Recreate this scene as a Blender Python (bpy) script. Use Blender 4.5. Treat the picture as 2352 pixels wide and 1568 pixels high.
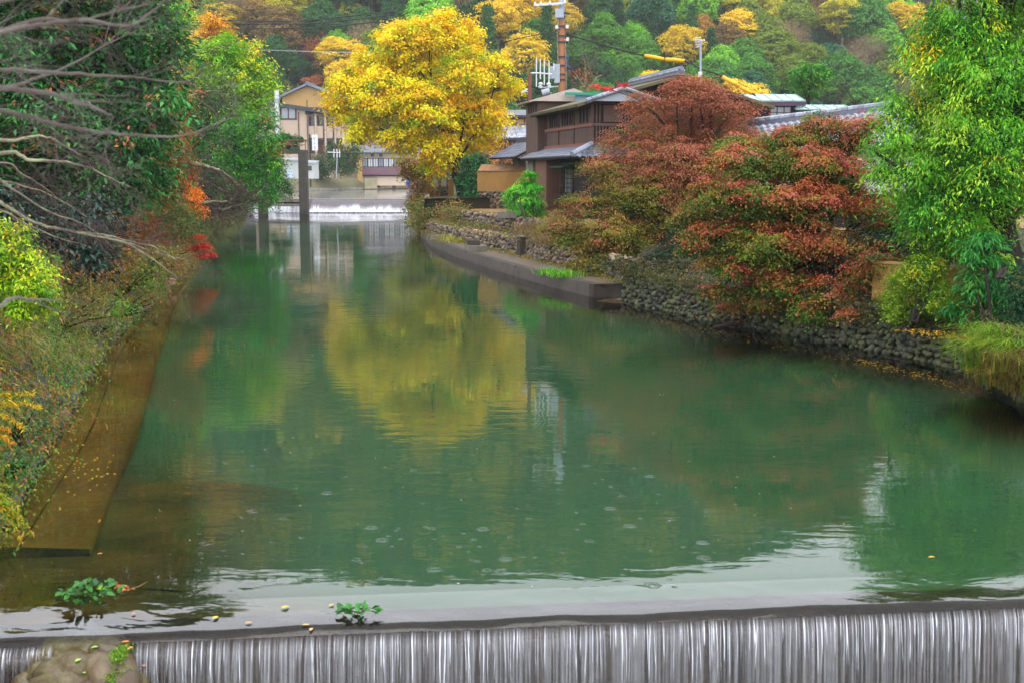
import bpy, bmesh, math, random
import numpy as np
from mathutils import Vector, Matrix
for o in list(bpy.data.objects): bpy.data.objects.remove(o)
R = math.radians
SC = bpy.context.scene
COL = SC.collection
# ---------------------------------------------------------------- camera, sky, sun, exposure
F, CX, CY, CAMH = 2800.0, 1176.0, 784.0, 4.0
HAZE = .00019
PITCH = math.atan(384/2800)
cam = bpy.data.cameras.new('camera'); camo = bpy.data.objects.new('camera', cam); COL.objects.link(camo)
cam.sensor_width = 36; cam.lens = 36*F/2352; cam.clip_start = .1; cam.clip_end = 6000
camo.location = (0, 0, CAMH); camo.rotation_euler = (math.pi/2-PITCH, 0, 0)
cam.dof.use_dof = True; cam.dof.focus_distance = 34; cam.dof.aperture_fstop = 3.2
SC.camera = camo
W = bpy.data.worlds.new('World'); SC.world = W; W.use_nodes = True
nt = W.node_tree; nt.nodes.clear()
sky = nt.nodes.new('ShaderNodeTexSky'); sky.sky_type = 'NISHITA'; sky.sun_disc = False
SUN_EL, SUN_AZ = R(72), R(170)
sky.sun_elevation = SUN_EL; sky.sun_rotation = SUN_AZ
sky.air_density = 1.0; sky.dust_density = 3.0; sky.ozone_density = 1.0
hs = nt.nodes.new('ShaderNodeHueSaturation'); hs.inputs['Saturation'].default_value = .22
bg = nt.nodes.new('ShaderNodeBackground'); bg.inputs['Strength'].default_value = .15
ow = nt.nodes.new('ShaderNodeOutputWorld')
nt.links.new(sky.outputs[0], hs.inputs['Color']); ov = nt.nodes.new('ShaderNodeMix'); ov.data_type = 'RGBA'; ov.inputs[0].default_value = .6; ov.inputs[7].default_value = (6.9, 7.0, 7.5, 1)   # even cloud cover over the clear sky
nt.links.new(hs.outputs[0], ov.inputs[6]); nt.links.new(ov.outputs[2], bg.inputs['Color']); nt.links.new(bg.outputs[0], ow.inputs[0])
sl = bpy.data.lights.new('sun', 'SUN'); sl.energy = .5; sl.angle = R(30); sl.color = (1, .96, .9)
so = bpy.data.objects.new('sun', sl); COL.objects.link(so)
so.rotation_euler = Vector((math.sin(SUN_AZ)*math.cos(SUN_EL), math.cos(SUN_AZ)*math.cos(SUN_EL), math.sin(SUN_EL))).to_track_quat('Z', 'Y').to_euler()
SC.view_settings.view_transform = 'Standard'; SC.view_settings.look = 'None'
SC.view_settings.gamma = 1; SC.view_settings.use_curve_mapping = False
SC.view_settings.exposure = 1.45
SC.render.engine = 'CYCLES'
SC.cycles.use_denoising = True
SC.cycles.max_bounces = 6; SC.cycles.diffuse_bounces = 3; SC.cycles.glossy_bounces = 3; SC.cycles.transmission_bounces = 4
SC.cycles.transparent_max_bounces = 12; SC.cycles.volume_bounces = 1
SC.cycles.caustics_reflective = False; SC.cycles.caustics_refractive = False

# ---------------------------------------------------------------- helpers
RNG = np.random.default_rng(7)
random.seed(7)
def ray(u, v):
    a = (u-CX)/F; b = (CY-v)/F
    return Vector((a, math.cos(PITCH)+b*math.sin(PITCH), -math.sin(PITCH)+b*math.cos(PITCH)))
def at(u, v, Y):
    d = ray(u, v); t = Y/d.y; return Vector((d.x*t, Y, CAMH+d.z*t))
def on(u, v, z=0.):
    d = ray(u, v); t = (z-CAMH)/d.z; return Vector((d.x*t, d.y*t, z))
def lin(h):
    h = h.lstrip('#'); c = [int(h[i:i+2], 16)/255 for i in (0, 2, 4)]
    return tuple(x/12.92 if x <= .04045 else ((x+.055)/1.055)**2.4 for x in c)
ORG = {}
def org(o): return ORG.get(o.name, Vector((0, 0, 0)))
def thing(name, label, cat, loc, group=None):
    o = bpy.data.objects.new(name, None); COL.objects.link(o); o.location = loc; o.empty_display_size = .2
    ORG[o.name] = Vector(loc); tag(o, label, cat, group); return o
def tag(o, label=None, cat=None, group=None, kind=None):
    if label: o['label'] = label
    if cat: o['category'] = cat
    if group: o['group'] = group
    if kind: o['kind'] = kind
    return o
class MB:
    """collects vertices and faces in world coordinates"""
    def __init__(s): s.v = []; s.f = []; s.m = []
    def add(s, vs, fs, mi=0):
        b = len(s.v); s.v += [tuple(p) for p in vs]; s.f += [tuple(i+b for i in f) for f in fs]; s.m += [mi]*len(fs)
    def obox(s, o, a, b, c, mi=0):
        o, a, b, c = Vector(o), Vector(a), Vector(b), Vector(c)
        if a.cross(b).dot(c) < 0: a, b = b, a
        p = [o, o+a, o+a+b, o+b, o+c, o+a+c, o+a+b+c, o+b+c]
        s.add(p, [(3, 2, 1, 0), (4, 5, 6, 7), (0, 1, 5, 4), (1, 2, 6, 5), (2, 3, 7, 6), (3, 0, 4, 7)], mi); return s
    def box(s, c, size, mi=0, rz=0):
        x, y, z = size; ca, sa = math.cos(rz), math.sin(rz)
        a = Vector((ca, sa, 0))*x; b = Vector((-sa, ca, 0))*y; d = Vector((0, 0, z))
        return s.obox(Vector(c)-a/2-b/2-d/2, a, b, d, mi)
    def tube(s, pts, rad, seg=6, mi=0, cap=True):
        pts = [Vector(p) for p in pts]; n = len(pts)
        if not hasattr(rad, '__len__'): rad = [rad]*n
        b = len(s.v); up = None
        for i, p in enumerate(pts):
            t = (pts[min(i+1, n-1)]-pts[max(i-1, 0)])
            t = t.normalized() if t.length > 1e-9 else Vector((0, 0, 1))
            if up is None: up = t.orthogonal().normalized()
            else:
                up = up-t*up.dot(t); up = up.normalized() if up.length > 1e-6 else t.orthogonal().normalized()
            w = t.cross(up)
            for k in range(seg):
                an = 2*math.pi*k/seg; q = p+(up*math.cos(an)+w*math.sin(an))*rad[i]; s.v.append(tuple(q))
        for i in range(n-1):
            for k in range(seg):
                k2 = (k+1) % seg
                s.f.append((b+i*seg+k, b+i*seg+k2, b+(i+1)*seg+k2, b+(i+1)*seg+k)); s.m.append(mi)
        if cap:
            s.f.append(tuple(b+k for k in range(seg))[::-1]); s.m.append(mi)
            s.f.append(tuple(b+(n-1)*seg+k for k in range(seg))); s.m.append(mi)
        return s
    def build(s, name, mats, parent=None, smooth=False, loc=None):
        me = bpy.data.meshes.new(name)
        o0 = org(parent) if parent else (Vector(loc) if loc is not None else Vector((0, 0, 0)))
        me.from_pydata([tuple(Vector(p)-o0) for p in s.v], [], s.f)
        if not isinstance(mats, (list, tuple)): mats = [mats]
        for m in mats: me.materials.append(m)
        if len(mats) > 1: me.polygons.foreach_set('material_index', s.m)
        if smooth: me.polygons.foreach_set('use_smooth', [True]*len(me.polygons))
        me.update()
        o = bpy.data.objects.new(name, me); COL.objects.link(o)
        if parent: o.parent = parent; ORG[o.name] = o0
        else: o.location = o0; ORG[o.name] = o0
        return o
def npmesh(name, V, quads, mats, cols=None, parent=None, smooth=False, mi=None, loc=None):
    """fast quad mesh from numpy arrays (world coordinates)"""
    me = bpy.data.meshes.new(name)
    o0 = org(parent) if parent else (Vector(loc) if loc is not None else Vector((0, 0, 0)))
    V = np.asarray(V, np.float32)-np.array(o0, np.float32)
    n = len(V); q = np.asarray(quads, np.int32); k = q.shape[1]
    me.vertices.add(n); me.vertices.foreach_set('co', V.ravel())
    me.loops.add(q.size); me.loops.foreach_set('vertex_index', q.ravel())
    me.polygons.add(len(q)); me.polygons.foreach_set('loop_start', np.arange(0, q.size, k, dtype=np.int32))
    if not isinstance(mats, (list, tuple)): mats = [mats]
    for m in mats: me.materials.append(m)
    if mi is not None: me.polygons.foreach_set('material_index', np.asarray(mi, np.int32))
    if smooth: me.polygons.foreach_set('use_smooth', np.ones(len(q), bool))
    me.update(calc_edges=True)
    if cols is not None:
        c4 = np.ones((n, 4), np.float32); c4[:, :3] = cols
        ca = me.color_attributes.new('col', 'FLOAT_COLOR', 'POINT'); ca.data.foreach_set('color', c4.ravel())
    o = bpy.data.objects.new(name, me); COL.objects.link(o)
    if parent: o.parent = parent
    else: o.location = o0
    ORG[o.name] = o0
    return o
def norm(a): return a/np.maximum(np.linalg.norm(a, axis=1, keepdims=True), 1e-9)
def leaf_arrays(C, N, D, L, wr, cols, fold=.15):
    N = norm(N); D = norm(D-N*np.sum(D*N, 1, keepdims=True)); S = np.cross(N, D)
    L = L[:, None]; h = D*L*.5; w = S*L*wr*.5; b = N*L*fold
    V = np.stack([C-h, C+w+b, C+h-b*.4, C-w+b], 1).reshape(-1, 3)
    return V, np.arange(len(V)).reshape(-1, 4), np.repeat(cols, 4, axis=0)
def cat_arrays(lst):
    V, Q, K, n = [], [], [], 0
    for v, q, k in lst:
        V.append(v); Q.append(q+n); K.append(k); n += len(v)
    return np.concatenate(V), np.concatenate(Q), np.concatenate(K)
def snoise(P, s, seed):
    r = np.random.default_rng(seed); out = np.zeros(len(P))
    for i in range(7):
        k = r.normal(size=3)*s*(.6+.25*i); out += np.sin(P@k+r.uniform(0, 6.28))/(1+.25*i)
    return out/3.2
def pick(P, pal, rng, s=.8, spread=.5, jit=.16):
    """colour per point: neighbours alike, palette order follows a smooth noise"""
    cols = np.array([lin(h) for h, w in pal]); w = np.array([w for h, w in pal], float); cw = np.cumsum(w)/w.sum()
    t = .5+.42*snoise(P, s, int(rng.integers(1e6)))+rng.normal(size=len(P))*spread*.35
    from_rank = np.clip(t, 0, .999); idx = np.minimum(np.searchsorted(cw, from_rank), len(pal)-1)
    c = cols[idx]*(1+rng.normal(size=(len(P), 1))*jit); return np.clip(c, .002, .9)

# ---------------------------------------------------------------- materials
def newmat(name):
    m = bpy.data.materials.new(name); m.use_nodes = True; t = m.node_tree; t.nodes.clear()
    out = t.nodes.new('ShaderNodeOutputMaterial'); return m, t, out
def N(t, typ, **kw):
    n = t.nodes.new(typ)
    for k, v in kw.items():
        if k.startswith('i_'):
            key = k[2:]; n.inputs[int(key) if key.isdigit() else key.replace('_', ' ')].default_value = v
        else: setattr(n, k, v)
    return n
def mat(name, c, rough=.75, var=.25, scale=2.5, bump=.15, bscale=18., metal=0., spec=.3, c2=None, stretch=(1, 1, 1), f2=.55, obj_rand=False, streak=0):
    m, t, out = newmat(name)
    c = lin(c) if isinstance(c, str) else c
    c2 = (lin(c2) if isinstance(c2, str) else c2) if c2 is not None else tuple(x*(1-var) for x in c)
    p = N(t, 'ShaderNodeBsdfPrincipled', i_Roughness=rough, i_Metallic=metal); p.inputs['Specular IOR Level'].default_value = spec
    tc = N(t, 'ShaderNodeTexCoord'); mp = N(t, 'ShaderNodeMapping'); mp.inputs['Scale'].default_value = stretch
    t.links.new(tc.outputs['Object'], mp.inputs[0])
    n1 = N(t, 'ShaderNodeTexNoise', i_Scale=scale, i_Detail=6., i_Roughness=.6); t.links.new(mp.outputs[0], n1.inputs['Vector'])
    cr = N(t, 'ShaderNodeValToRGB'); cr.color_ramp.elements[0].position = f2-.18; cr.color_ramp.elements[1].position = f2+.18
    cr.color_ramp.elements[0].color = (*c, 1); cr.color_ramp.elements[1].color = (*c2, 1)
    t.links.new(n1.outputs[0], cr.inputs[0])
    n2 = N(t, 'ShaderNodeTexNoise', i_Scale=bscale, i_Detail=5.); t.links.new(mp.outputs[0], n2.inputs['Vector'])
    mx = N(t, 'ShaderNodeMix', data_type='RGBA', blend_type='MULTIPLY'); mx.inputs[0].default_value = 1
    mr = N(t, 'ShaderNodeMapRange', i_3=1-var*.9, i_4=1+var*.7); t.links.new(n2.outputs[0], mr.inputs[0])
    t.links.new(cr.outputs[0], mx.inputs[6]); t.links.new(mr.outputs[0], mx.inputs[7]); last = mx.outputs[2]
    if obj_rand:
        oi = N(t, 'ShaderNodeObjectInfo'); r2 = N(t, 'ShaderNodeMapRange', i_3=.6, i_4=1.4); t.links.new(oi.outputs['Random'], r2.inputs[0])
        m3 = N(t, 'ShaderNodeMix', data_type='RGBA', blend_type='MULTIPLY'); m3.inputs[0].default_value = 1
        t.links.new(last, m3.inputs[6]); t.links.new(r2.outputs[0], m3.inputs[7]); last = m3.outputs[2]
    t.links.new(last, p.inputs['Base Color'])
    if bump:
        b = N(t, 'ShaderNodeBump', i_Strength=min(1., bump*3), i_Distance=.02); t.links.new(n2.outputs[0], b.inputs['Height']); t.links.new(b.outputs[0], p.inputs['Normal'])
    t.links.new(p.outputs[0], out.inputs[0]); return m
def leafmat(name, trans=.3, rough=.5, spec=.25, objcol=False):
    m, t, out = newmat(name)
    a = N(t, 'ShaderNodeAttribute', attribute_name='col'); c = a.outputs['Color']
    if objcol:
        oi = N(t, 'ShaderNodeObjectInfo'); mx = N(t, 'ShaderNodeMix', data_type='RGBA', blend_type='MULTIPLY'); mx.inputs[0].default_value = 1
        t.links.new(c, mx.inputs[6]); t.links.new(oi.outputs['Color'], mx.inputs[7]); c = mx.outputs[2]
    p = N(t, 'ShaderNodeBsdfPrincipled', i_Roughness=rough); p.inputs['Specular IOR Level'].default_value = spec
    tr = N(t, 'ShaderNodeBsdfTranslucent'); ms = N(t, 'ShaderNodeMixShader'); ms.inputs[0].default_value = trans
    t.links.new(c, p.inputs['Base Color']); t.links.new(c, tr.inputs['Color'])
    t.links.new(p.outputs[0], ms.inputs[1]); t.links.new(tr.outputs[0], ms.inputs[2]); t.links.new(ms.outputs[0], out.inputs[0])
    return m
def stonemat(name, pal, island=False, moss=.35, mosscol='5d6138', rough=.7):
    m, t, out = newmat(name)
    if island: g = N(t, 'ShaderNodeNewGeometry'); rnd = g.outputs['Random Per Island']
    else: g = N(t, 'ShaderNodeObjectInfo'); rnd = g.outputs['Random']
    cr = N(t, 'ShaderNodeValToRGB'); e = cr.color_ramp.elements
    for i, h in enumerate(pal):
        x = e[i] if i < 2 else e.new(1)
        x.position = i/max(1, len(pal)-1); x.color = (*lin(h), 1)
    t.links.new(rnd, cr.inputs[0])
    ge = N(t, 'ShaderNodeNewGeometry')
    n1 = N(t, 'ShaderNodeTexNoise', i_Scale=1.3, i_Detail=5.); t.links.new(ge.outputs['Position'], n1.inputs['Vector'])
    n2 = N(t, 'ShaderNodeTexNoise', i_Scale=22., i_Detail=6.); t.links.new(ge.outputs['Position'], n2.inputs['Vector'])
    ad = N(t, 'ShaderNodeMath', operation='MULTIPLY_ADD'); ad.inputs[1].default_value = .45; t.links.new(n2.outputs[0], ad.inputs[0]); t.links.new(n1.outputs[0], ad.inputs[2])
    mr = N(t, 'ShaderNodeMapRange', i_1=.72-.12*moss, i_2=.9, i_3=0, i_4=min(1, moss*2)); t.links.new(ad.outputs[0], mr.inputs[0])
    mx = N(t, 'ShaderNodeMix', data_type='RGBA'); t.links.new(mr.outputs[0], mx.inputs[0]); t.links.new(cr.outputs[0], mx.inputs[6]); mx.inputs[7].default_value = (*lin(mosscol), 1)
    m2 = N(t, 'ShaderNodeMix', data_type='RGBA', blend_type='MULTIPLY'); m2.inputs[0].default_value = 1
    r2 = N(t, 'ShaderNodeMapRange', i_3=.6, i_4=1.35); t.links.new(n2.outputs[0], r2.inputs[0])
    t.links.new(mx.outputs[2], m2.inputs[6]); t.links.new(r2.outputs[0], m2.inputs[7])
    p = N(t, 'ShaderNodeBsdfPrincipled', i_Roughness=rough); p.inputs['Specular IOR Level'].default_value = .35
    b = N(t, 'ShaderNodeBump', i_Strength=.5, i_Distance=.02); t.links.new(n2.outputs[0], b.inputs['Height'])
    t.links.new(m2.outputs[2], p.inputs['Base Color']); t.links.new(b.outputs[0], p.inputs['Normal']); t.links.new(p.outputs[0], out.inputs[0]); return m
M = {}
M['leaf'] = leafmat('leaf', .32, .5, .25)
M['leaf_shady'] = leafmat('dense_leaf', .24, .55, .2)
M['leaf_gloss'] = leafmat('glossy_leaf', .2, .42, .35)
M['hill_leaf'] = leafmat('hill_foliage', .25, .7, .1, objcol=True)
M['bark'] = mat('bark', '4a3f35', .9, .4, 3, .3, 25, stretch=(1, 1, .3))
M['bark_dark'] = mat('dark_bark', '2b241e', .9, .4, 3, .3, 25, stretch=(1, 1, .3))
M['lichen'] = mat('lichened_bark', '6d6258', .9, .3, 5, .3, 30, c2='a3aa80', f2=.58)
M['cherry'] = mat('cherry_bark', '4e443e', .8, .4, 6, .3, 30, c2='75706a', f2=.6)
M['twig'] = mat('twig', '4d3c38', .8, .3, 4, 0)
M['wood_dark'] = mat('dark_wood', '5e483f', .75, .25, 1.5, .1, 30, stretch=(1, 1, .15))
M['wood_brown'] = mat('brown_boards', '7a5648', .6, .25, 1.2, .1, 26, stretch=(1, 1, .12))
M['wood_black'] = mat('blackened_wood', '241c1b', .8, .3, 2, .1, 20)
M['wood_red'] = mat('reddish_trim', '8d5a4c', .7, .2, 2, .1, 20)
M['tile'] = mat('wet_grey_tile', '5b6070', .3, .25, 6, .1, 30, spec=.6, obj_rand=True)
M['tile_light'] = mat('light_grey_tile', '8a90a0', .28, .2, 6, .1, 30, spec=.6, obj_rand=True)
M['roof_moss'] = mat('mossy_brown_roof', '655a45', .85, .3, 1.6, .2, 20, c2='4b4a30')
M['metal_teal'] = mat('teal_sheet_metal', '8fb5b0', .3, .1, .8, .02, 10, metal=.3, spec=.6)
M['metal_grey'] = mat('grey_metal', '9aa3ad', .4, .15, 3, .05, 20, metal=.3)
M['metal_dark'] = mat('dark_metal', '3a3c42', .5, .2, 3, .05, 20)
M['white_paint'] = mat('white_paint', 'c9ccd0', .5, .1, 2, .03, 15)
M['cream'] = mat('cream_render', 'b9a592', .85, .1, .8, .05, 20)
M['ochre'] = mat('ochre_render', 'b8945c', .85, .12, .8, .05, 20)
M['tan'] = mat('tan_wall', '96713e', .85, .15, .8, .08, 20, c2='85602f')
M['tan_light'] = mat('light_tan_fence', 'b58f4e', .8, .15, 1, .06, 20)
M['conc'] = mat('weathered_concrete', '7a756c', .85, .25, 1.5, .2, 20, c2='5a574b')
M['conc_dark'] = mat('dark_concrete', '453d37', .85, .3, 2, .25, 16, c2='332e28')
M['conc_mid'] = mat('stained_concrete', '4b4642', .85, .35, 1.2, .2, 16, c2='37362c')
M['conc_beige'] = mat('beige_concrete', 'a89880', .85, .25, .6, .1, 10, c2='7d7a5c')
M['glass'] = mat('window_glass', '8d97a3', .12, .2, 1.5, 0, 8, spec=.8)
M['glass_dark'] = mat('dark_window', '2c2e36', .12, .2, 1.5, 0, 8, spec=.7)
M['sand'] = mat('sandy_soil', '8f7148', .95, .25, 1.5, .2, 25, c2='6c5636')
M['soil'] = mat('leaf_strewn_soil', '33291a', .95, .35, 1.2, .3, 14, c2='2a2c18')
M['mortar'] = mat('wall_core', '2e2a25', .95, .3, 2, .3, 14)
M['bank'] = mat('bank_earth', '3a3320', .95, .35, 1.5, .4, 10, c2='39401f')
M['pole_wood'] = mat('orange_brown_pole', '9c6a4c', .8, .2, 1.5, .1, 20, stretch=(1, 1, .1))
M['rust'] = mat('rusty_post', '7a4a40', .8, .25, 2, .1, 20)
M['yellow_plastic'] = mat('yellow_sleeve', 'e0a810', .45, .05, 2, 0, 8)
M['black_cable'] = mat('black_cable', '1c1c20', .6, .1, 2, 0, 8)
M['blue'] = mat('blue_plastic', '2a5aa8', .5, .1, 2, 0, 8)
M['purple_band'] = mat('plum_panel', '6f525c', .7, .15, 1, .03, 12)
M['hill_soil'] = mat('forest_floor', '2c3018', .95, .4, .12, .2, .8, c2='242a16')
# ---------------------------------------------------------------- terrain and banks
def resample(pts, n):
    P = np.array([tuple(p) for p in pts], float); d = np.r_[0, np.cumsum(np.linalg.norm(np.diff(P, axis=0), axis=1))]
    t = np.linspace(0, d[-1], n); return np.stack([np.interp(t, d, P[:, k]) for k in range(3)], 1)
def loft(name, lines, mats, n=60, parent=None, sub=1, jitter=0, smooth=True):
    L = [resample(l, n) for l in lines]; rows = [L[0]]
    for a, b in zip(L[:-1], L[1:]):
        for k in range(1, sub+1): rows.append(a+(b-a)*k/sub)
    V = np.array(rows)
    if jitter:
        J = RNG.normal(size=V.shape)*jitter; J[0] = 0; J[-1] = 0; V = V+J
    r, c = V.shape[:2]; i = np.arange(r*c).reshape(r, c)
    Q = np.stack([i[:-1, :-1], i[1:, :-1], i[1:, 1:], i[:-1, 1:]], -1).reshape(-1, 4)
    return npmesh(name, V.reshape(-1, 3), Q, mats, parent=parent, smooth=smooth)
def V3(*a): return Vector(a)
LW = [V3(-4.9, 4, 0), V3(-5.1, 9, 0), V3(-5.55, 12.6, 0), V3(-6.23, 15.1, 0), V3(-6.95, 18.2, 0), V3(-8.12, 22.7, 0), V3(-9.59, 28.7, 0), V3(-10.4, 33, 0), V3(-12.2, 43.3, 0), V3(-16.3, 62.8, 0), V3(-24.1, 103, 0), V3(-27.5, 128, 0), V3(-33, 160, 0), V3(-38, 192, 0)]
RW = [V3(8.6, 4, 0), V3(8.8, 12, 0), V3(8.9, 20.8, 0), V3(9.34, 24.3, 0), V3(8.5, 27, 0), V3(7.5, 28.9, 0), V3(6.41, 31.3, 0), V3(5.11, 33.8, 0), V3(3.4, 38.8, 0)]
QO = [V3(2.65, 39.6, 0), V3(1.2, 44, 0), V3(-.45, 50, 0), V3(-2.9, 60, 0), V3(-4.6, 69, 0), V3(-5.75, 78, 0)]
RUP = [V3(-5.75, 78, 0), V3(-6.3, 86, 0), V3(-7.2, 96, 0), V3(-10, 127, 0), V3(-11.5, 150, 0), V3(-13.5, 180, 0), V3(-15, 246, 0)]
def off(pts, dx, dy, z): return [Vector((p.x+dx, p.y+dy, z)) for p in pts]
BTOP = 2.5
# left bank: earth slope and ground behind
LB0 = [Vector((p.x+.3, p.y, -1.2)) for p in LW]
tag(loft('left_bank', [LB0, off(LW, -.35, 0, .6), off(LW, -1.5, 0, BTOP), off(LW, -3.2, 0, BTOP+.3), off(LW, -14, 0, BTOP+1.2), off(LW, -75, 0, BTOP+3)], M['bank'], 80, sub=3, jitter=.06), kind='structure')
# right bank in terraces
QI = [V3(3.9, 40.1, 0), V3(2.6, 46, 0), V3(1.3, 50.5, 0), V3(-.3, 56.5, 0), V3(-1.85, 61.5, 0), V3(-4.0, 70, 0), V3(-5.6, 78.5, 0)]   # foot of the lower retaining wall
UB = [V3(5.2, 45, 0), V3(3.6, 49.5, 0), V3(2.0, 56, 0), V3(.35, 62.0, 0), V3(-.75, 66, 0), V3(-2.2, 71, 0), V3(-4.9, 79.5, 0)]   # foot of the upper wall
def atz(pts, z): return [Vector((p.x, p.y, z)) for p in pts]
def offn(pts, d):                     # offset towards +x (inland)
    return [Vector((p.x+d*.9, p.y+d*.25, p.z)) for p in pts]
tag(loft('lower_terrace', [atz(offn(QI, .12), 1.06), atz(UB, 1.12)], M['soil'], 40, sub=3, jitter=.02), kind='structure')
tag(loft('upper_terrace', [atz(offn(UB, .12), 1.72), atz(offn(UB, 2.5), 1.8), atz(offn(UB, 12), 1.9), [V3(60, 40, 2.1), V3(60, 60, 2.2), V3(60, 80, 2.3)]], M['sand'], 40, sub=2, jitter=.015), kind='structure')
RT = atz(offn(RW, .28), .98)
tag(loft('riverside_ground', [RT, atz(offn(RW, 1.0), 1.05), atz(offn(RW, 6), 1.6), [V3(60, 0, 2), V3(60, 25, 2), V3(60, 41, 2.1)]], M['soil'], 50, sub=3, jitter=.03), kind='structure')
tag(loft('garden_ground', [[V3(3.65, 39.0, 1.0), V3(5.3, 45.2, 1.7), V3(5.6, 45.4, 1.75)], [V3(14, 36, 1.7), V3(14, 44, 1.8), V3(14, 46, 1.9)], [V3(60, 36, 2.), V3(60, 41, 2.1), V3(60, 46, 2.1)]], M['soil'], 12, sub=2), kind='structure')
tag(loft('upstream_bank', [atz(RUP, -1), [Vector((p.x+.25, p.y, BTOP-.1)) for p in RUP], [Vector((p.x+6, p.y, BTOP)) for p in RUP], [Vector((p.x+90, p.y, BTOP+1)) for p in RUP]], M['bank'], 50, sub=2, jitter=.05), kind='structure')
tag(loft('terrace_step', [[V3(-5.4, 78.15, .9), V3(30, 78.15, .9), V3(86, 78.15, .9)], [V3(-5.4, 78.25, 2.42), V3(.3, 78.25, 2.52), V3(86, 78.25, 3.55)]], M['soil'], 30), kind='structure')
tag(loft('village_ground', [[V3(-38, 191.5, 2.6), V3(-15, 246, 2.6)], [V3(-90, 225, 3), V3(40, 260, 3)], [V3(-200, 330, 3), V3(200, 330, 3)]], M['soil'], 20, sub=4), kind='structure')
# the far concrete embankment across the upstream pool
# ---------------------------------------------------------------- wooded hill and the mountain behind
def hill_z(x, y):
    az = x/max(y, 1.); cap = 1.0
    z = 2.6+max(0., y-236)*.5+max(0., y-350)*.1+6*math.sin(x*.021+1.3)*min(1, max(0, (y-240)/60))+4*math.sin(x*.05+y*.03)*min(1, max(0, (y-240)/60))
    top = 186-70*max(0, az-.08)/.2-14*max(0, -az-.05)/.1
    if az > .28: top -= 150*(az-.28)/.14
    return min(z, max(top, 4)) - 25*max(0, y-540)/60
hx = np.linspace(-520, 520, 90); hy = np.linspace(236, 640, 60)
HV = np.array([[x, y, hill_z(x, y)] for y in hy for x in hx]); gi = np.arange(90*60).reshape(60, 90)
GQ = np.stack([gi[:-1, :-1], gi[:-1, 1:], gi[1:, 1:], gi[1:, :-1]], -1).reshape(-1, 4)
tag(npmesh('wooded_hill', HV, GQ, M['hill_soil'], smooth=True), kind='structure')
M['far_wood'] = mat('far_forest', '3d4a3a', .95, .35, .012, .3, .06, c2='4a4436')
mx_ = np.linspace(-300, 1400, 70); my_ = np.linspace(1050, 1900, 24)
def mt_z(x, y): return max(0, (300-abs(x-640)*.22+28*math.sin(x*.011)+12*math.sin(x*.037+y*.01))*math.exp(-((y-1480)/330.)**2))-4
MV = np.array([[x, y, mt_z(x, y)] for y in my_ for x in mx_]); gi = np.arange(70*24).reshape(24, 70)
GQ = np.stack([gi[:-1, :-1], gi[:-1, 1:], gi[1:, 1:], gi[1:, :-1]], -1).reshape(-1, 4)
tag(npmesh('distant_mountain', MV, GQ, M['far_wood'], smooth=True), kind='structure')

# ---------------------------------------------------------------- water
def watermat(name, ior=1.68, tint=(.93, .97, .93), rough=.012, rip=.003, far=True):
    m, t, out = newmat(name)
    ge = N(t, 'ShaderNodeNewGeometry'); mp = N(t, 'ShaderNodeMapping'); mp.inputs['Scale'].default_value = (.55, 1.35, 1)
    t.links.new(ge.outputs['Position'], mp.inputs[0])
    n1 = N(t, 'ShaderNodeTexNoise', i_Scale=2.6, i_Detail=3., i_Roughness=.5, i_Distortion=.4); t.links.new(mp.outputs[0], n1.inputs['Vector'])
    n2 = N(t, 'ShaderNodeTexNoise', i_Scale=.25, i_Detail=2.); t.links.new(ge.outputs['Position'], n2.inputs['Vector'])
    mr = N(t, 'ShaderNodeMapRange', i_1=.35, i_2=.65, i_3=.3, i_4=1.9); t.links.new(n2.outputs[0], mr.inputs[0])
    mu = N(t, 'ShaderNodeMath', operation='MULTIPLY'); t.links.new(n1.outputs[0], mu.inputs[0]); t.links.new(mr.outputs[0], mu.inputs[1])
    b = N(t, 'ShaderNodeBump', i_Strength=1., i_Distance=rip); t.links.new(mu.outputs[0], b.inputs['Height'])
    fr = N(t, 'ShaderNodeFresnel', i_IOR=ior); t.links.new(b.outputs[0], fr.inputs['Normal'])
    tr = N(t, 'ShaderNodeBsdfTransparent'); tr.inputs[0].default_value = (*tint, 1)
    gl = N(t, 'ShaderNodeBsdfGlossy', i_Roughness=rough); t.links.new(b.outputs[0], gl.inputs['Normal'])
    ms = N(t, 'ShaderNodeMixShader'); t.links.new(fr.outputs[0], ms.inputs[0]); t.links.new(tr.outputs[0], ms.inputs[1]); t.links.new(gl.outputs[0], ms.inputs[2])
    t.links.new(ms.outputs[0], out.inputs[0]); return m
M['water'] = watermat('river_water')
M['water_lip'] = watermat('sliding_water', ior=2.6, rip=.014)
M['water_thin'] = watermat('thin_water', ior=1.33, rip=.004)
def crest_y(x): return 11.28+.11*x
def lip_y(x): return 10.74+.107*x
prof = [(9, 0), (5, 0), (2.5, 0), (1.4, 0), (.9, 0), (.7, -.003), (.6, -.009), (.5, -.024), (.4, -.037), (.3, -.046), (.2, -.055), (.1, -.067), (.04, -.088), (0, -.125)]
xs = np.linspace(-9.5, 10.5, 260)
WV = []
for j, (d, z) in enumerate(prof):
    for x in xs:
        ly = lip_y(x); w = 0
        if z < -.02: w = 1.5*.005*math.sin(x*2.3+d*5+1.5*math.sin(x*.9))+.004*math.sin(x*5.3-d*9)+.0022*math.sin(x*13+d*17)
        WV.append((x, ly+d, z+w*(1 if d > .03 else .3)))
WV = np.array(WV); gi = np.arange(len(WV)).reshape(len(prof), len(xs))
GQ = np.stack([gi[:-1, :-1], gi[1:, :-1], gi[1:, 1:], gi[:-1, 1:]], -1).reshape(-1, 4)
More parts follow.
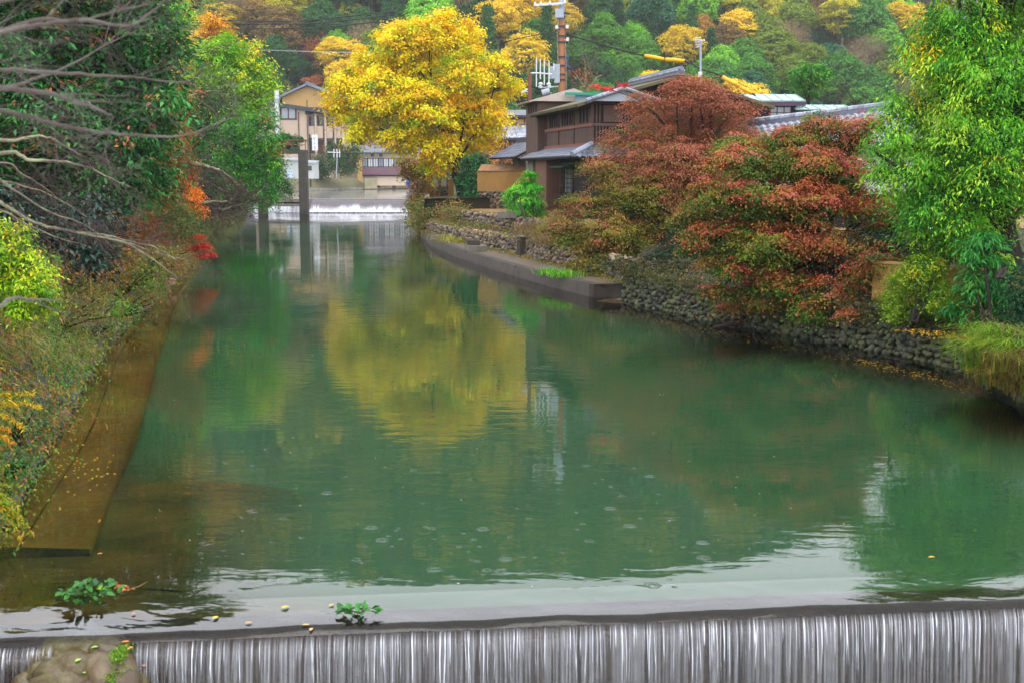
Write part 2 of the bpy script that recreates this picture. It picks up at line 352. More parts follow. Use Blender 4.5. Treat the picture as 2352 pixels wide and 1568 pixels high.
tag(npmesh('sliding_water', WV, GQ, [M['water'], M['water_lip'], M['water_thin']], smooth=True, mi=(np.repeat(np.arange(len(prof)-1), len(xs)-1) >= 5).astype(int)+(np.repeat(np.arange(len(prof)-1), len(xs)-1) >= 11)), kind='structure')
tag(npmesh('river_water', [(-45, 9+lip_y(-45), 0), (20, 9+lip_y(20), 0), (20, 131, 0), (-45, 131, 0)], [(0, 1, 2, 3)], M['water']), kind='structure')
tag(npmesh('upstream_water', [(-60, 129.7, 1.4), (5, 129.7, 1.4), (5, 262, 1.4), (-60, 262, 1.4)], [(0, 1, 2, 3)], M['water']), kind='structure')
tag(npmesh('lower_pool', [(-20, -6, -1.75), (20, -6, -1.75), (20, 12, -1.75), (-20, 12, -1.75)], [(0, 1, 2, 3)], M['water']), kind='structure')
# river bed: brown gravel, green water murk painted in with depth, shallow near the banks
m, t, out = newmat('murk_tinted_bed')
ge = N(t, 'ShaderNodeNewGeometry'); sx = N(t, 'ShaderNodeSeparateXYZ'); t.links.new(ge.outputs['Position'], sx.inputs[0])
nz = N(t, 'ShaderNodeTexNoise', i_Scale=1.1, i_Detail=6.); t.links.new(ge.outputs['Position'], nz.inputs['Vector'])
cb = N(t, 'ShaderNodeValToRGB'); cb.color_ramp.elements[0].color = (*lin('5a4620'), 1); cb.color_ramp.elements[1].color = (*lin('3a2d16'), 1); cb.color_ramp.elements[0].position = .35; cb.color_ramp.elements[1].position = .65
t.links.new(nz.outputs[0], cb.inputs[0])
cg = N(t, 'ShaderNodeValToRGB'); cg.color_ramp.elements[0].color = (*lin('365a3e'), 1); cg.color_ramp.elements[1].color = (*lin('426c4c'), 1)
n3 = N(t, 'ShaderNodeTexNoise', i_Scale=.12, i_Detail=3.); t.links.new(ge.outputs['Position'], n3.inputs['Vector']); t.links.new(n3.outputs[0], cg.inputs[0])
mr = N(t, 'ShaderNodeMapRange', i_1=-.24, i_2=-.55, i_3=0., i_4=1.); t.links.new(sx.outputs[2], mr.inputs[0])
mx = N(t, 'ShaderNodeMix', data_type='RGBA'); t.links.new(mr.outputs[0], mx.inputs[0]); t.links.new(cb.outputs[0], mx.inputs[6]); t.links.new(cg.outputs[0], mx.inputs[7])
p = N(t, 'ShaderNodeBsdfPrincipled', i_Roughness=.9); p.inputs['Specular IOR Level'].default_value = 0
t.links.new(mx.outputs[2], p.inputs['Base Color']); t.links.new(p.outputs[0], out.inputs[0]); M['bed'] = m
LWs = [Vector((p.x-.3, p.y, 0)) for p in [V3(-5.6, 12.3, 0)]+LW[2:] if p.y <= 130]
RALL = [V3(10.5, 12, 0)]+[p for p in RW if p.y > 20]+[V3(3, 39.5, 0)]+QO[1:]+RUP[1:4]
def bedline(f, z): 
    a = resample(LWs, 70); b = resample([p+Vector((.4, 0, 0)) for p in RALL], 70)
    out = []
    for k in range(70): 
        q = a[k]*(1-f)+b[k]*f; nr = min(1, max(0, (20-q[1])/4)) if f < .2 else 0; out.append(Vector((q[0], q[1], z*(1-nr)-.285*nr)))
    return out
tag(loft('river_bed', [bedline(0, -.5), bedline(.14, -.5), bedline(.25, -.8), bedline(.5, -.95), bedline(.85, -.8), bedline(.955, -.4), bedline(1.0, -.06)], M['bed'], 70, sub=2, smooth=True), kind='structure')
# nearer the weir the bed rises to the concrete apron
tag(loft('weir_approach', [[Vector((x, lip_y(x)+6.5, -.83 if x > -3 else -.29)) for x in (-6, -4, -1, 0, 10.5)], [Vector((x, lip_y(x)+2.6, -.7 if x > -3 else -.28)) for x in (-6, -4, -1, 0, 10.5)], [Vector((x, lip_y(x)+1.3, -.42 if x > -3 else -.27)) for x in (-6, -4, -1, 0, 10.5)], [Vector((x, lip_y(x)+.62, -.2)) for x in (-6, -4, -1, 0, 10.5)]], M['bed'], 30, sub=3), kind='structure')
# submerged concrete ledge along the left bank
M['ledge'] = mat('algae_brown_concrete', '7c5c12', .9, .5, 1.6, .1, 12, c2='54400e', stretch=(1, .4, 1))
LE = [V3(-4.78, 13.35, -.2), V3(-6.15, 19.4, -.2), V3(-8.3, 28, -.2), V3(-11.7, 42.2, -.2), V3(-15.8, 60, -.2), V3(-20, 80, -.2)]
LI = [V3(-6.6, 13.2, -.1), V3(-7.8, 19.4, -.1), V3(-10.3, 28, -.1), V3(-13, 42.2, -.1), V3(-16.8, 60, -.1), V3(-21, 80, -.1)]
led = thing('submerged_ledge', 'brown concrete ledge under the clear shallow water along the left bank', 'ledge', LE[0])
mid = [a*.42+b*.58 for a, b in zip(LI, LE)]
loft('inner_slab', [LI, [Vector((p.x-.012, p.y, p.z)) for p in mid]], M['ledge'], 40, parent=led)
loft('outer_slab', [[Vector((p.x+.012, p.y, p.z)) for p in mid], LE, atz(LE, -1)], M['ledge'], 40, parent=led, smooth=False)
mb = MB(); mb.add([Vector((-6.9, 13.2, -.09)), LE[0], Vector((LE[0].x, LE[0].y, -1)), Vector((-6.9, 13.2, -1))], [(0, 1, 2, 3)]); mb.build('end_face', M['conc_mid'], led)

# ---------------------------------------------------------------- near weir
wr = thing('near_weir', 'long low concrete weir across the river at the bottom of the view', 'weir', (0, 10.7, -.3))
mb = MB(); X0, X1 = -6.2, 10.4
def wp(x, d, z): return Vector((x, lip_y(x)+d, z))
pr = [(.66, -.3), (.62, -.14), (.55, -.16), (.45, -.19), (.0, -.225), (-.035, -.25), (-.05, -.34), (-.06, -2.2)]
nx = 40; vs = []; fs = []
for (d, z) in pr:
    for i in range(nx): vs.append(wp(X0+(X1-X0)*i/(nx-1), d, z))
for j in range(len(pr)-1):
    for i in range(nx-1): fs.append((j*nx+i, (j+1)*nx+i, (j+1)*nx+i+1, j*nx+i+1))
M['weir'] = mat('wet_brown_weir_concrete', '372c24', .45, .5, 2.5, .5, 14, c2='1c1613', spec=.5, stretch=(1, 1, .6))
mb.add(vs, fs); mb.build('weir_body', M['weir'], wr, smooth=True)
# falling water: a rippled sheet, white where it breaks up
m, t, out = newmat('falling_water')
a = N(t, 'ShaderNodeAttribute', attribute_name='col')
p = N(t, 'ShaderNodeBsdfPrincipled', i_Roughness=.25); p.inputs['Base Color'].default_value = (.82, .85, .93, 1)
tr = N(t, 'ShaderNodeBsdfTransparent'); gl = N(t, 'ShaderNodeBsdfGlossy', i_Roughness=.1)
fr = N(t, 'ShaderNodeFresnel', i_IOR=1.25); m0 = N(t, 'ShaderNodeMixShader'); t.links.new(fr.outputs[0], m0.inputs[0]); t.links.new(tr.outputs[0], m0.inputs[1]); t.links.new(gl.outputs[0], m0.inputs[2])
m1 = N(t, 'ShaderNodeMixShader'); t.links.new(a.outputs['Fac'], m1.inputs[0]); t.links.new(m0.outputs[0], m1.inputs[1]); t.links.new(p.outputs[0], m1.inputs[2]); t.links.new(m1.outputs[0], out.inputs[0]); M['fall'] = m
def waterfall(name, x0, x1, fy, ztop, zbot, n, rows, seed, curl=.05, gap=.35, foam_top=0., wob=.012):
    r = np.random.default_rng(seed); x = np.linspace(x0, x1, n); s = np.linspace(0, 1, rows)
    dx = (x1-x0)/n
    def n1(sc):                       # 1-d value noise
        k = int((x1-x0)*sc)+4; v = r.random(k); return np.interp((x-x0)*sc, np.arange(k), v)
    base = .5*n1(11)+.5*n1(30); fine = n1(90); broad = n1(.8)
    nth = int((x1-x0)*36); tx_ = x0+(x1-x0)*(np.arange(nth)+r.uniform(-.1, 1.1, nth))/nth; tw_ = r.uniform(.0016, .0046, nth); ta_ = r.uniform(.12, 1.0, nth)**1.3*(.55+.6*np.interp(tx_, x, n1(2.5))); tl_ = r.uniform(.35, 1.3, nth)
    V = np.zeros((rows, n, 3)); K = np.zeros((rows, n)); drift = r.normal(size=nth)*.012; ph = r.uniform(0, 6.28, nth)
    for j, q in enumerate(s):
        z = ztop+(zbot-ztop)*q; f2 = n1(50); f3 = n1(18)
        th = np.zeros(n)
        for k in range(nth):
            c = tx_[k]+drift[k]*q*3+.004*math.sin(ph[k]+q*14); i0 = int((c-x0)/dx); w_ = int(3*tw_[k]/dx)+2; a_, b_ = max(0, i0-w_), min(n, i0+w_+1)
            if a_ < b_: th[a_:b_] += ta_[k]*np.exp(-((x[a_:b_]-c)/tw_[k])**2)*max(0., 1-(q*4/tl_[k])**4*.7)
        V[j, :, 0] = x; V[j, :, 2] = z
        V[j, :, 1] = np.array([fy(a) for a in x])-curl*math.sqrt(q)-.016*(base-.5)*min(1, q*5)-.012*np.minimum(th, 1.2)*min(1, q*10)
        sheet = np.clip((fine-.4)*.22+.08-.16*q, 0, .2)*(.7+.4*f3)
        a = (sheet+th*(.6+.95*f2)*(1-.15*q))*min(1, q*16+.12+foam_top)
        K[j] = np.clip(a, 0, 1)
    gi = np.arange(rows*n).reshape(rows, n)
    Q = np.stack([gi[:-1, :-1], gi[1:, :-1], gi[1:, 1:], gi[:-1, 1:]], -1).reshape(-1, 4)
    return tag(npmesh(name, V.reshape(-1, 3), Q, M['fall'], cols=np.repeat(K.reshape(-1, 1), 3, 1), smooth=True), kind='stuff')
waterfall('falling_water', -3.35, 10.3, lambda x: lip_y(x)-.012, -.122, -1.75, 5000, 22, 3, gap=.45, curl=.19)
waterfall('falling_water', -5.6, -4.05, lambda x: lip_y(x)-.012, -.122, -.62, 700, 12, 5, gap=.5, curl=.13)
# foaming pool behind the boulders at the lower left
M['foam'] = mat('foam', 'd5d8e2', .6, .2, 4, .5, 14)
V = []; n = 26
for j in range(n):
    for i in range(n):
        x = -5.7+1.7*i/(n-1); y = 9.3+1.0*j/(n-1); V.append((x, y, -.62+.05*math.sin(x*17+y*5)+.05*math.sin(y*23-x*7)+RNG.normal()*.012))
gi = np.arange(n*n).reshape(n, n); Q = np.stack([gi[:-1, :-1], gi[:-1, 1:], gi[1:, 1:], gi[1:, :-1]], -1).reshape(-1, 4)
tag(npmesh('white_foam', V, Q, M['foam'], smooth=True), kind='stuff')
# rain rings on the pool: raised ripples of the water itself
mb = MB()
for k in range(110):
    u = random.uniform(420, 1750); v = random.uniform(1050, 1345) if k > 6 else random.uniform(880, 1050); q = on(u, v, .001); r = random.choice((.012, .016, .02, .02, .03, .045, .07))
    for rr in ((r, .55*r) if r > .05 else (r,)):
        n = 20; vs = []
        for i in range(n):
            a = 2*math.pi*i/n
            for (dr, h) in ((-.009, 0), (0, .0028), (.009, 0)): vs.append((q.x+(rr+dr)*math.cos(a), q.y+(rr+dr)*math.sin(a), .001+h))
        fs = []
        for i in range(n):
            j = (i+1) % n
            for e in (0, 1): fs.append((i*3+e, i*3+e+1, j*3+e+1, j*3+e))
        mb.add(vs, fs)
M['ring'] = watermat('ring_water', ior=1.75, rip=.0)
tag(mb.build('rain_rings', M['ring'], smooth=True), kind='stuff')

# ---------------------------------------------------------------- stones
PEB = []
for k in range(8):
    bm = bmesh.new(); bmesh.ops.create_uvsphere(bm, u_segments=7, v_segments=5, radius=.5); rr = random.Random(k)
    for v in bm.verts:
        c = v.co; e = 2.6+rr.random()
        s = (abs(c.x*2)**e+abs(c.y*2)**e+abs(c.z*2)**e)**(-1/e)
        v.co = c*s*(1+rr.uniform(-.2, .2))
    me = bpy.data.meshes.new('stone'); bm.to_mesh(me); bm.free(); me.polygons.foreach_set('use_smooth', [k % 3 == 0]*len(me.polygons)); PEB.append(me)
PEBV = [np.array([tuple(v.co) for v in m.vertices]) for m in PEB]
PEBF = [[tuple(p.vertices) for p in m.polygons] for m in PEB]
def stone_meshes(matl, key):
    out = []
    for m in PEB:
        c = m.copy(); c.materials.clear(); c.materials.append(matl); out.append(c)
    return out
PALS = {'river': ['24211e', '4c4c40', '32322d', '64664f', '3d362c', '545644', '201f1d', '465038'],
        'dry': ['5a4c40', '8a7860', '403a38', '745f48', '3c3a3e', '9a8a70', '5e5a5a', '7c5c3c'],
        'blue': ['3c3c44', '4e4d54', '2f3036', '5a5654', '403f3f'],
        'brown': ['7c6c52', '8c7a5c', '6a5c48', '94866a', '5d5346']}
STM = {}
for k, mo in (('river', .42), ('dry', .12), ('blue', .25), ('brown', .35)):
    STM[k] = (stone_meshes(stonemat(k+'_stone', PALS[k], False, mo), k), stonemat(k+'_stones', PALS[k], True, mo))
def stone_wall(name, label, base, heights, batter, cell, pal, seed, limit=300, core_mat='mortar', inward=None, proud=.5, group=None, parent=None, zvary=.0, rowscale=.85, keep=None):
    r = random.Random(seed); B = resample(base, 400); d = np.r_[0, np.cumsum(np.linalg.norm(np.diff(B, axis=0), axis=1))]; Ltot = d[-1]
    root = parent or thing(name, label, 'wall', base[0], group)
    def hp(s):
        f = np.interp(s, d, np.arange(len(d))); i = int(min(f, len(d)-2)); p = Vector(B[i])+(Vector(B[i+1])-Vector(B[i]))*(f-i)
        tdir = (Vector(B[i+1])-Vector(B[i])).normalized(); nrm = Vector((-tdir.y, tdir.x, 0))
        if inward is not None and nrm.dot(Vector(inward)) < 0: nrm = -nrm
        return p, tdir, nrm, float(np.interp(s/Ltot, [h[0] for h in heights], [h[1] for h in heights]))
    rows = []
    n = 40; f0 = []; f1 = []; f2 = []
    for i in range(n):
        p, td, nr, h = hp(Ltot*i/(n-1)); f0.append(p+nr*.1-Vector((0, 0, .4))); f1.append(p+nr*(.1+batter*h)+Vector((0, 0, h-.05))); f2.append(p+nr*(.9+batter*h)+Vector((0, 0, h-.05)))
    loft('wall_core', [f0, f1, f2], M[core_mat], n, parent=root, smooth=False)
    st = []
    hmax = max(h[1] for h in heights); nr_ = int(hmax/(cell*rowscale))+1
    for j in range(nr_):
        s = r.uniform(0, cell)
        while s < Ltot:
            w = cell*r.choice((.6, .75, .9, 1.1, 1.35))*r.uniform(.85, 1.15); p, td, nr, h = hp(min(s+w/2, Ltot)); hc = (j+.5)*cell*rowscale+r.uniform(-.32, .32)*cell
            s += w*.97
            if hc > h+cell*.1: continue
            c = p+nr*(batter*hc+.06)+Vector((0, 0, hc))
            sz = (w*r.uniform(.98, 1.12), cell*r.uniform(.8, 1.2), cell*rowscale*r.choice((.7, .9, 1.05, 1.25, 1.45)))
            X = td.copy(); Y = nr; Z = (Vector((0, 0, 1))+nr*batter).normalized()
            tw = r.uniform(-.9, .9); X2 = X*math.cos(tw)+Z*math.sin(tw); Z2 = Z*math.cos(tw)-X*math.sin(tw)
            Mx = Matrix((X2*sz[0], Y*sz[1], Z2*sz[2])).transposed().to_4x4(); Mx.translation = c+nr*r.uniform(-.05, .06)
            if keep and not keep(c): continue
            st.append((Vector(c).length, r.randrange(8), Mx))
    st.sort(key=lambda a: a[0]); o0 = org(root); ms, mass = STM[pal]
    for k, (dd, vi, Mx) in enumerate(st[:limit]):
        o = bpy.data.objects.new('stone', ms[vi]); COL.objects.link(o); o.parent = root
        Mm = Mx.copy(); Mm.translation = Mx.translation-o0; o.matrix_basis = Mm
    if len(st) > limit:
        mb = MB()
        for dd, vi, Mx in st[limit:]:
            mb.add([Mx@Vector(v) for v in PEBV[vi]], PEBF[vi])
        tag(mb.build('stone_infill', mass, root, smooth=True), kind='stuff')
    return root
IN = (1, .3, 0)
stone_wall('riverside_wall', 'mossy cobble wall along the water below the red maples', [Vector((p.x, p.y, -.15)) for p in RW[2:]], [(0, 1.05), (.15, 1.15), (.6, 1.12), (1, 1.15)], .22, .15, 'river', 11, inward=IN)
stone_wall('retaining_wall', 'grey cobble retaining wall rising from the concrete quay', [Vector((p.x, p.y, .42)) for p in QI], [(0, .75), (.6, .7), (1, .6)], .12, .2, 'dry', 12, inward=IN)
stone_wall('retaining_wall', 'upper brown cobble retaining wall below the sandy terrace', [Vector((p.x, p.y, 1.08)) for p in UB], [(0, .7), (.7, .72), (1, .7)], .12, .21, 'dry', 13, inward=IN)
stone_wall('bank_wall', 'overgrown rough stone wall below the little shed', [V3(-5.7, 78.2, -.1), V3(-6.25, 86, -.1), V3(-7.1, 95, -.1)], [(0, 1.7), (.25, 2.5), (1, 2.5)], .1, .34, 'dry', 14, inward=IN)
stone_wall('stone_embankment', 'sloping blue grey stone embankment under the plants of the left bank', [Vector((p.x, p.y, -.12)) for p in LW[2:9]], [(0, 1.9), (1, 1.9)], .55, .3, 'blue', 15, inward=(-1, .2, 0))
# ---------------------------------------------------------------- quay
qy = thing('concrete_quay', 'low concrete quay with a curved edge running along the water', 'quay', QO[0])
qo = resample(QO, 60); qi2 = resample([Vector((p.x+.34, p.y+.1, p.z)) for p in QO], 60); inn = resample(QI[:1]+QI[1:], 60)
loft('quay_edge', [atz([Vector(p) for p in qo], -.8), atz([Vector(p) for p in qo], .43), atz([Vector(p) for p in qi2], .43), atz([Vector(p) for p in qi2], .3)], M['conc_dark'], 60, parent=qy, smooth=False)
M['quay_top'] = mat('quay_paving', '554c42', .85, .3, .7, .15, 12, c2='54452c')
loft('quay_paving', [atz([Vector(p) for p in qi2], .40), atz([Vector(p) for p in inn], .42)], M['quay_top'], 60, parent=qy)
mb = MB(); a, b = Vector((2.65, 39.6, -.8)), Vector((4.0, 40.2, -.8)); mb.obox(a+Vector((.0, -.0, 0)), b-a, Vector((-.12, .3, 0)), Vector((0, 0, 1.236))); mb.build('end_wall', M['conc_dark'], qy)
mb = MB()
for s in range(8):
    p = Vector(qo[6+s*7]); mb.box((p.x+.16, p.y, .4), (.36, .03, .07), rz=.4)
mb.build('joint', M['conc_mid'], qy)
mb = MB(); p = at(1084, 556, 57.2)+V3(.25, .1, 0)
st = thing('stone_steps', 'two small grey stone steps standing on the quay', 'steps', (p.x, p.y, .42))
MB().box((p.x-.05, p.y, .55), (.85, .8, .26), rz=.3).build('lower_step', M['conc'], st)
MB().box((p.x-.2, p.y+.15, .80), (.5, .55, .24), rz=.3).build('upper_step', M['conc_dark'], st)
p = at(1178, 560, 53.6)+V3(.5, .1, 0)
pi_ = thing('stone_pillar', 'squat dark concrete pillar in the cobble retaining wall', 'pillar', (p.x, p.y, .42))
MB().box((p.x, p.y, .83), (.55, .5, .85), rz=.3).build('shaft', M['conc_dark'], pi_); MB().box((p.x, p.y, 1.29), (.68, .62, .07), rz=.3).build('cap', M['conc'], pi_)
p = at(1020, 531, 68)
mb = MB(); mb.box((p.x, p.y, .53), (1.6, .25, .2), rz=.5); tag(mb.build('concrete_kerb', M['conc'], loc=(p.x, p.y, .43)), 'short concrete kerb lying across the far end of the quay', 'kerb')
p = at(1165, 493, 63)
tr = thing('stone_trough', 'low square stone planter on the sandy terrace', 'planter', (p.x, p.y, 1.75))
MB().box((p.x, p.y-.4, 1.92), (1.0, .14, .3)).box((p.x, p.y+.4, 1.92), (1.0, .14, .3)).box((p.x-.43, p.y, 1.92), (.14, .66, .3)).box((p.x+.43, p.y, 1.92), (.14, .66, .3)).build('kerb_ring', M['conc'], tr)
# ---------------------------------------------------------------- buildings
class Fr:
    def __init__(s, o, e1): s.o = Vector(o); s.a = Vector(e1).normalized(); s.b = Vector((s.a.y, -s.a.x, 0)); s.c = Vector((0, 0, 1))
    def p(s, a, b, z): return Vector((s.o.x, s.o.y, 0))+s.a*a+s.b*b+s.c*z
    def box(s, mb, a0, a1, b0, b1, z0, z1, mi=0): mb.obox(s.p(a0, b0, z0), s.a*(a1-a0), s.b*(b1-b0), s.c*(z1-z0), mi); return mb
def part(fr, name, mats, parent, *boxes, mi=0):
    mb = MB()
    for bx in boxes: fr.box(mb, *bx)
    return mb.build(name, mats, parent)
def slab(mb, p00, p10, p11, p01, th, mi=0):
    n = (p10-p00).cross(p01-p00).normalized()
    if n.z < 0: n = -n
    t = [p00, p10, p11, p01]; b = [q-n*th for q in t]
    fs = [(0, 1, 2, 3), (7, 6, 5, 4), (0, 4, 5, 1), (1, 5, 6, 2), (2, 6, 7, 3), (3, 7, 4, 0)]
    mb.add(t+b, fs, mi)
PAN = {}
def pantile(matl):
    if matl.name in PAN: return PAN[matl.name]
    vs = []; fs = []; n = 6
    for j in (0, 1):
        for i in range(n+1):
            x = i/n-.5; z = .12*math.cos(2*math.pi*x)+(.05 if j == 0 else 0); vs.append((x, j-.5, z))
    for i in range(n): fs.append((i, i+1, n+2+i, n+1+i))
    k = len(vs)
    for i in range(n+1): vs.append((vs[i][0], -.5, vs[i][2]-.12))
    for i in range(n): fs.append((k+i, k+i+1, i+1, i))
    me = bpy.data.meshes.new('tile'); me.from_pydata(vs, [], fs); me.materials.append(matl); me.polygons.foreach_set('use_smooth', [True]*len(me.polygons)); PAN[matl.name] = me; return me
def tile_roof(roof, root, p00, p10, p11, p01, matl, w=.28, hgt=.3, lift=.03, limit=300, name='tile'):
    """pantiles laid one by one on the slope p00-p10 (eave) to p01-p11 (top)"""
    me = pantile(matl); o0 = org(root); nu = max(1, int((p10-p00).length/w)); nv = max(1, int((p01-p00).length/hgt)); k = 0
    for j in range(nv):
        for i in range(nu):
            if k >= limit: return
            f = lambda a, b: (p00*(1-a)+p10*a)*(1-b)+(p01*(1-a)+p11*a)*b
            c = f((i+.5)/nu, (j+.5)/nv); X = f((i+1)/nu, (j+.5)/nv)-f(i/nu, (j+.5)/nv); Y = f((i+.5)/nu, (j+1)/nv)-f((i+.5)/nu, j/nv)
            n = X.cross(Y).normalized()
            if n.z < 0: n = -n
            Mx = Matrix((X*1.03, Y*1.12, n*.28)).transposed().to_4x4(); Mx.translation = c+n*(lift+.02)-o0
            o = bpy.data.objects.new(name, me); COL.objects.link(o); o.parent = roof; o.matrix_basis = Mx; k += 1
def window(fr, root, side, a0, a1, z0, z1, b, frame='wood_black', glass='glass', nv=2, nh=1, t=.05, out=-1, name='window', sill=False):
    """window in the plane b (side 'a': runs along fr.a) or plane a (side 'b'); out is the outward sign"""
    def bx(mb, u0, u1, w0, w1, d0, d1):
        d0, d1 = sorted((d0*out, d1*out))
        if side == 'a': fr.box(mb, u0, u1, b+d0, b+d1, w0, w1)
        else: fr.box(mb, b+d0, b+d1, u0, u1, w0, w1)
    mb = MB(); bx(mb, a0-t, a0, z0-t, z1+t, .003, .07); bx(mb, a1, a1+t, z0-t, z1+t, .003, .07); bx(mb, a0, a1, z1, z1+t, .003, .07); bx(mb, a0, a1, z0-t, z0, .003, .07)
    for i in range(1, nv):
        x = a0+(a1-a0)*i/nv; bx(mb, x-t*.35, x+t*.35, z0, z1, .012, .055)
    for i in range(1, nh):
        z = z0+(z1-z0)*i/nh; bx(mb, a0, a1, z-t*.3, z+t*.3, .014, .05)
    w = mb.build(name, M[frame], root)
    mb = MB(); bx(mb, a0, a1, z0, z1, .004, .01); mb.build('pane', M[glass], w)
    if sill: mb = MB(); bx(mb, a0-.1, a1+.1, z0-t-.06, z0-t, .003, .14); mb.build('sill', M[frame], w)
    return w
# ---- dark timber house on the right bank.  a = along the river wall (away from the camera), b = inland
HO = V3(3.87, 60, 0); hf = Fr(HO, (-.207, .978, 0)); 
hs_ = thing('timber_house', 'dark brown two storey timber house with grey tiled eaves above the river', 'house', (4.5, 62, 1.8))
part(hf, 'lower_wall', M['wood_black'], hs_, (0.3, 12, 0, 8, 1.0, 5.35))
part(hf, 'upper_wall', M['wood_dark'], hs_, (0, 9.6, 0.02, 8, 5.35, 7.42))
part(hf, 'tower_wall', M['wood_dark'], hs_, (9.62, 12.6, -.45, 5, 4.6, 8.05))
# boards and rails on the river face of the upper storey
part(hf, 'middle_rail', M['wood_red'], hs_, (0, 9.6, -.06, .018, 6.30, 6.44))
part(hf, 'bottom_rail', M['wood_red'], hs_, (0, 9.6, -.07, .018, 5.36, 5.52))
part(hf, 'front_middle_rail', M['wood_dark'], hs_, (-.08, -.002, .03, 7.9, 6.30, 6.44))
part(hf, 'front_bottom_rail', M['wood_dark'], hs_, (-.08, -.002, .03, 7.9, 5.36, 5.52))
for a in (0.02, 3.3, 6.5, 9.4): part(hf, 'post', M['wood_dark'], hs_, (a, a+.16, -.045, .019, 5.53, 7.4))
for (a0, n, st) in ((.8, 3, .62), (3.6, 5, .52), (6.9, 4, .5)):
    for k in range(n):
        a = a0+k*st; part(hf, 'window_slot', M['wood_black'], hs_, (a, a+.19, -.028, .02, 6.52+.0*k, 7.2))
for k in range(4): part(hf, 'tower_slot', M['wood_black'], hs_, (9.9+k*.6, 10.1+k*.6, -.478, -.449, 7.3, 7.85))
# vertical lattice on the wall that faces downstream
for k in range(46):
    b = .2+k*.16
    part(hf, 'lattice_bar', M['wood_dark'], hs_, (-.06, -.003, b, b+.06, 5.53, 6.29))
    if not (2 <= k <= 8 or 14 <= k <= 20): part(hf, 'lattice_bar', M['wood_dark'], hs_, (-.06, -.003, b, b+.06, 6.45, 7.38))
part(hf, 'front_backing', M['wood_black'], hs_, (-.0015, .0, .1, 7.9, 5.53, 7.38))
for b0 in (.58, 2.5): part(hf, 'shutter', M['wood_dark'], hs_, (-.05, -.004, b0, b0+.95, 6.5, 7.3))
# main roof, mossy brown, rising inland to a tiled ridge
mb = MB(); e0 = 7.42
P = hf.p
slab(mb, P(-.7, -.9, e0-.1), P(10.2, -.9, e0-.1), P(7.2, 4.2, 8.75), P(-.7, 4.2, 8.75), .14)
slab(mb, P(-.7, 9.2, e0-.1), P(10.2, 9.2, e0-.1), P(7.2, 4.25, 8.75), P(-.7, 4.25, 8.75), .14); slab(mb, P(10.22, -.9, e0-.1), P(10.22, 9.2, e0-.1), P(7.22, 4.26, 8.75), P(7.22, 4.19, 8.75), .1)
rf = mb.build('main_roof', M['roof_moss'], hs_)
for k in range(18):
    a = -.5+k*.6; mb = MB(); mb.obox(P(a, -.85, e0-.31), hf.a*.08, P(a, 0.0, e0+.0)-P(a, -.85, e0-.3), Vector((0, 0, .09))); mb.build('rafter', M['wood_black'], rf)
mb = MB(); fr_ = [P(-.75, 4.2, 9.3), P(10.2, 4.2, 9.3)]
hf.box(mb, -.8, 7.2, 4.02, 4.42, 8.74, 8.88); hf.box(mb, -.85, 7.2, 4.08, 4.36, 8.88, 9.0)
mb.tube([P(-.9, 4.22, 9.04), P(7.25, 4.22, 9.04)], .12, 8); mb.build('ridge', M['tile'], rf)
for k in range(25):
    a = -.7+k*.32; mb = MB(); mb.tube([P(a, 4.0, 8.95), P(a, 4.44, 8.95)], .06, 6); mb.build('ridge_tile', M['tile_light'], rf)
mb = MB()
mb.add([P(.1, -.0, 7.43), P(.1, 8.4, 7.43), P(.1, 4.2, 8.62)], [(0, 1, 2)]); mb.build('gable', M['wood_black'], hs_)
# small tiled gable over the downstream wall
mb = MB()
slab(mb, P(-1.1, -.55, 7.42), P(.5, -.55, 7.42), P(.5, 1.25, 8.0), P(-1.1, 1.25, 8.0), .1)
slab(mb, P(-1.1, 3.1, 7.42), P(.5, 3.1, 7.42), P(.5, 1.27, 8.0), P(-1.1, 1.27, 8.0), .1)
gr = mb.build('front_gable_roof', M['tile'], hs_)
mb = MB(); mb.add([P(-.95, -.3, 7.44), P(-.95, 2.9, 7.44), P(-.95, 1.26, 7.93)], [(0, 1, 2)]); mb.build('gable_board', M['metal_grey'], gr)
for sgn in (0, 1):
    for k in range(7):
        f0 = k/7; q0 = P(-1.18, -.6, 7.46).lerp(P(-1.18, 1.2, 8.04), f0) if not sgn else P(-1.18, 3.15, 7.46).lerp(P(-1.18, 1.32, 8.04), f0)
        q1 = P(-1.18, -.6, 7.46).lerp(P(-1.18, 1.2, 8.04), f0+.13) if not sgn else P(-1.18, 3.15, 7.46).lerp(P(-1.18, 1.32, 8.04), f0+.13)
        mb = MB(); mb.tube([q0, q1], .09, 7); mb.build('verge_tile', M['tile_light'], gr)
# pent roof between the storeys, laid with single tiles
mb = MB(); A, B, C, D = P(-1.0, -1.25, 4.82), P(10.9, -1.15, 4.82), P(10.9, -.02, 5.32), P(.0, -.02, 5.34)
slab(mb, A, B, C, D, .1); E2, F2 = P(-1.0, 5, 4.82), P(-.01, 5, 5.34)
slab(mb, A, E2, F2, D+hf.b*.01, .1)
pr_ = mb.build('pent_roof', M['wood_black'], hs_)
tile_roof(pr_, hs_, A, B, C, D, M['tile'], w=.3, hgt=.3, limit=200)
tile_roof(pr_, hs_, E2, A, D, F2, M['tile'], w=.3, hgt=.3, limit=90)
for k in range(6):
    q0, q1 = A.lerp(D, k/6), A.lerp(D, (k+1.15)/6); mb = MB(); mb.tube([q0+V3(0, 0, .12), q1+V3(0, 0, .12)], .13, 8); mb.build('hip_tile', M['tile_light'], pr_)
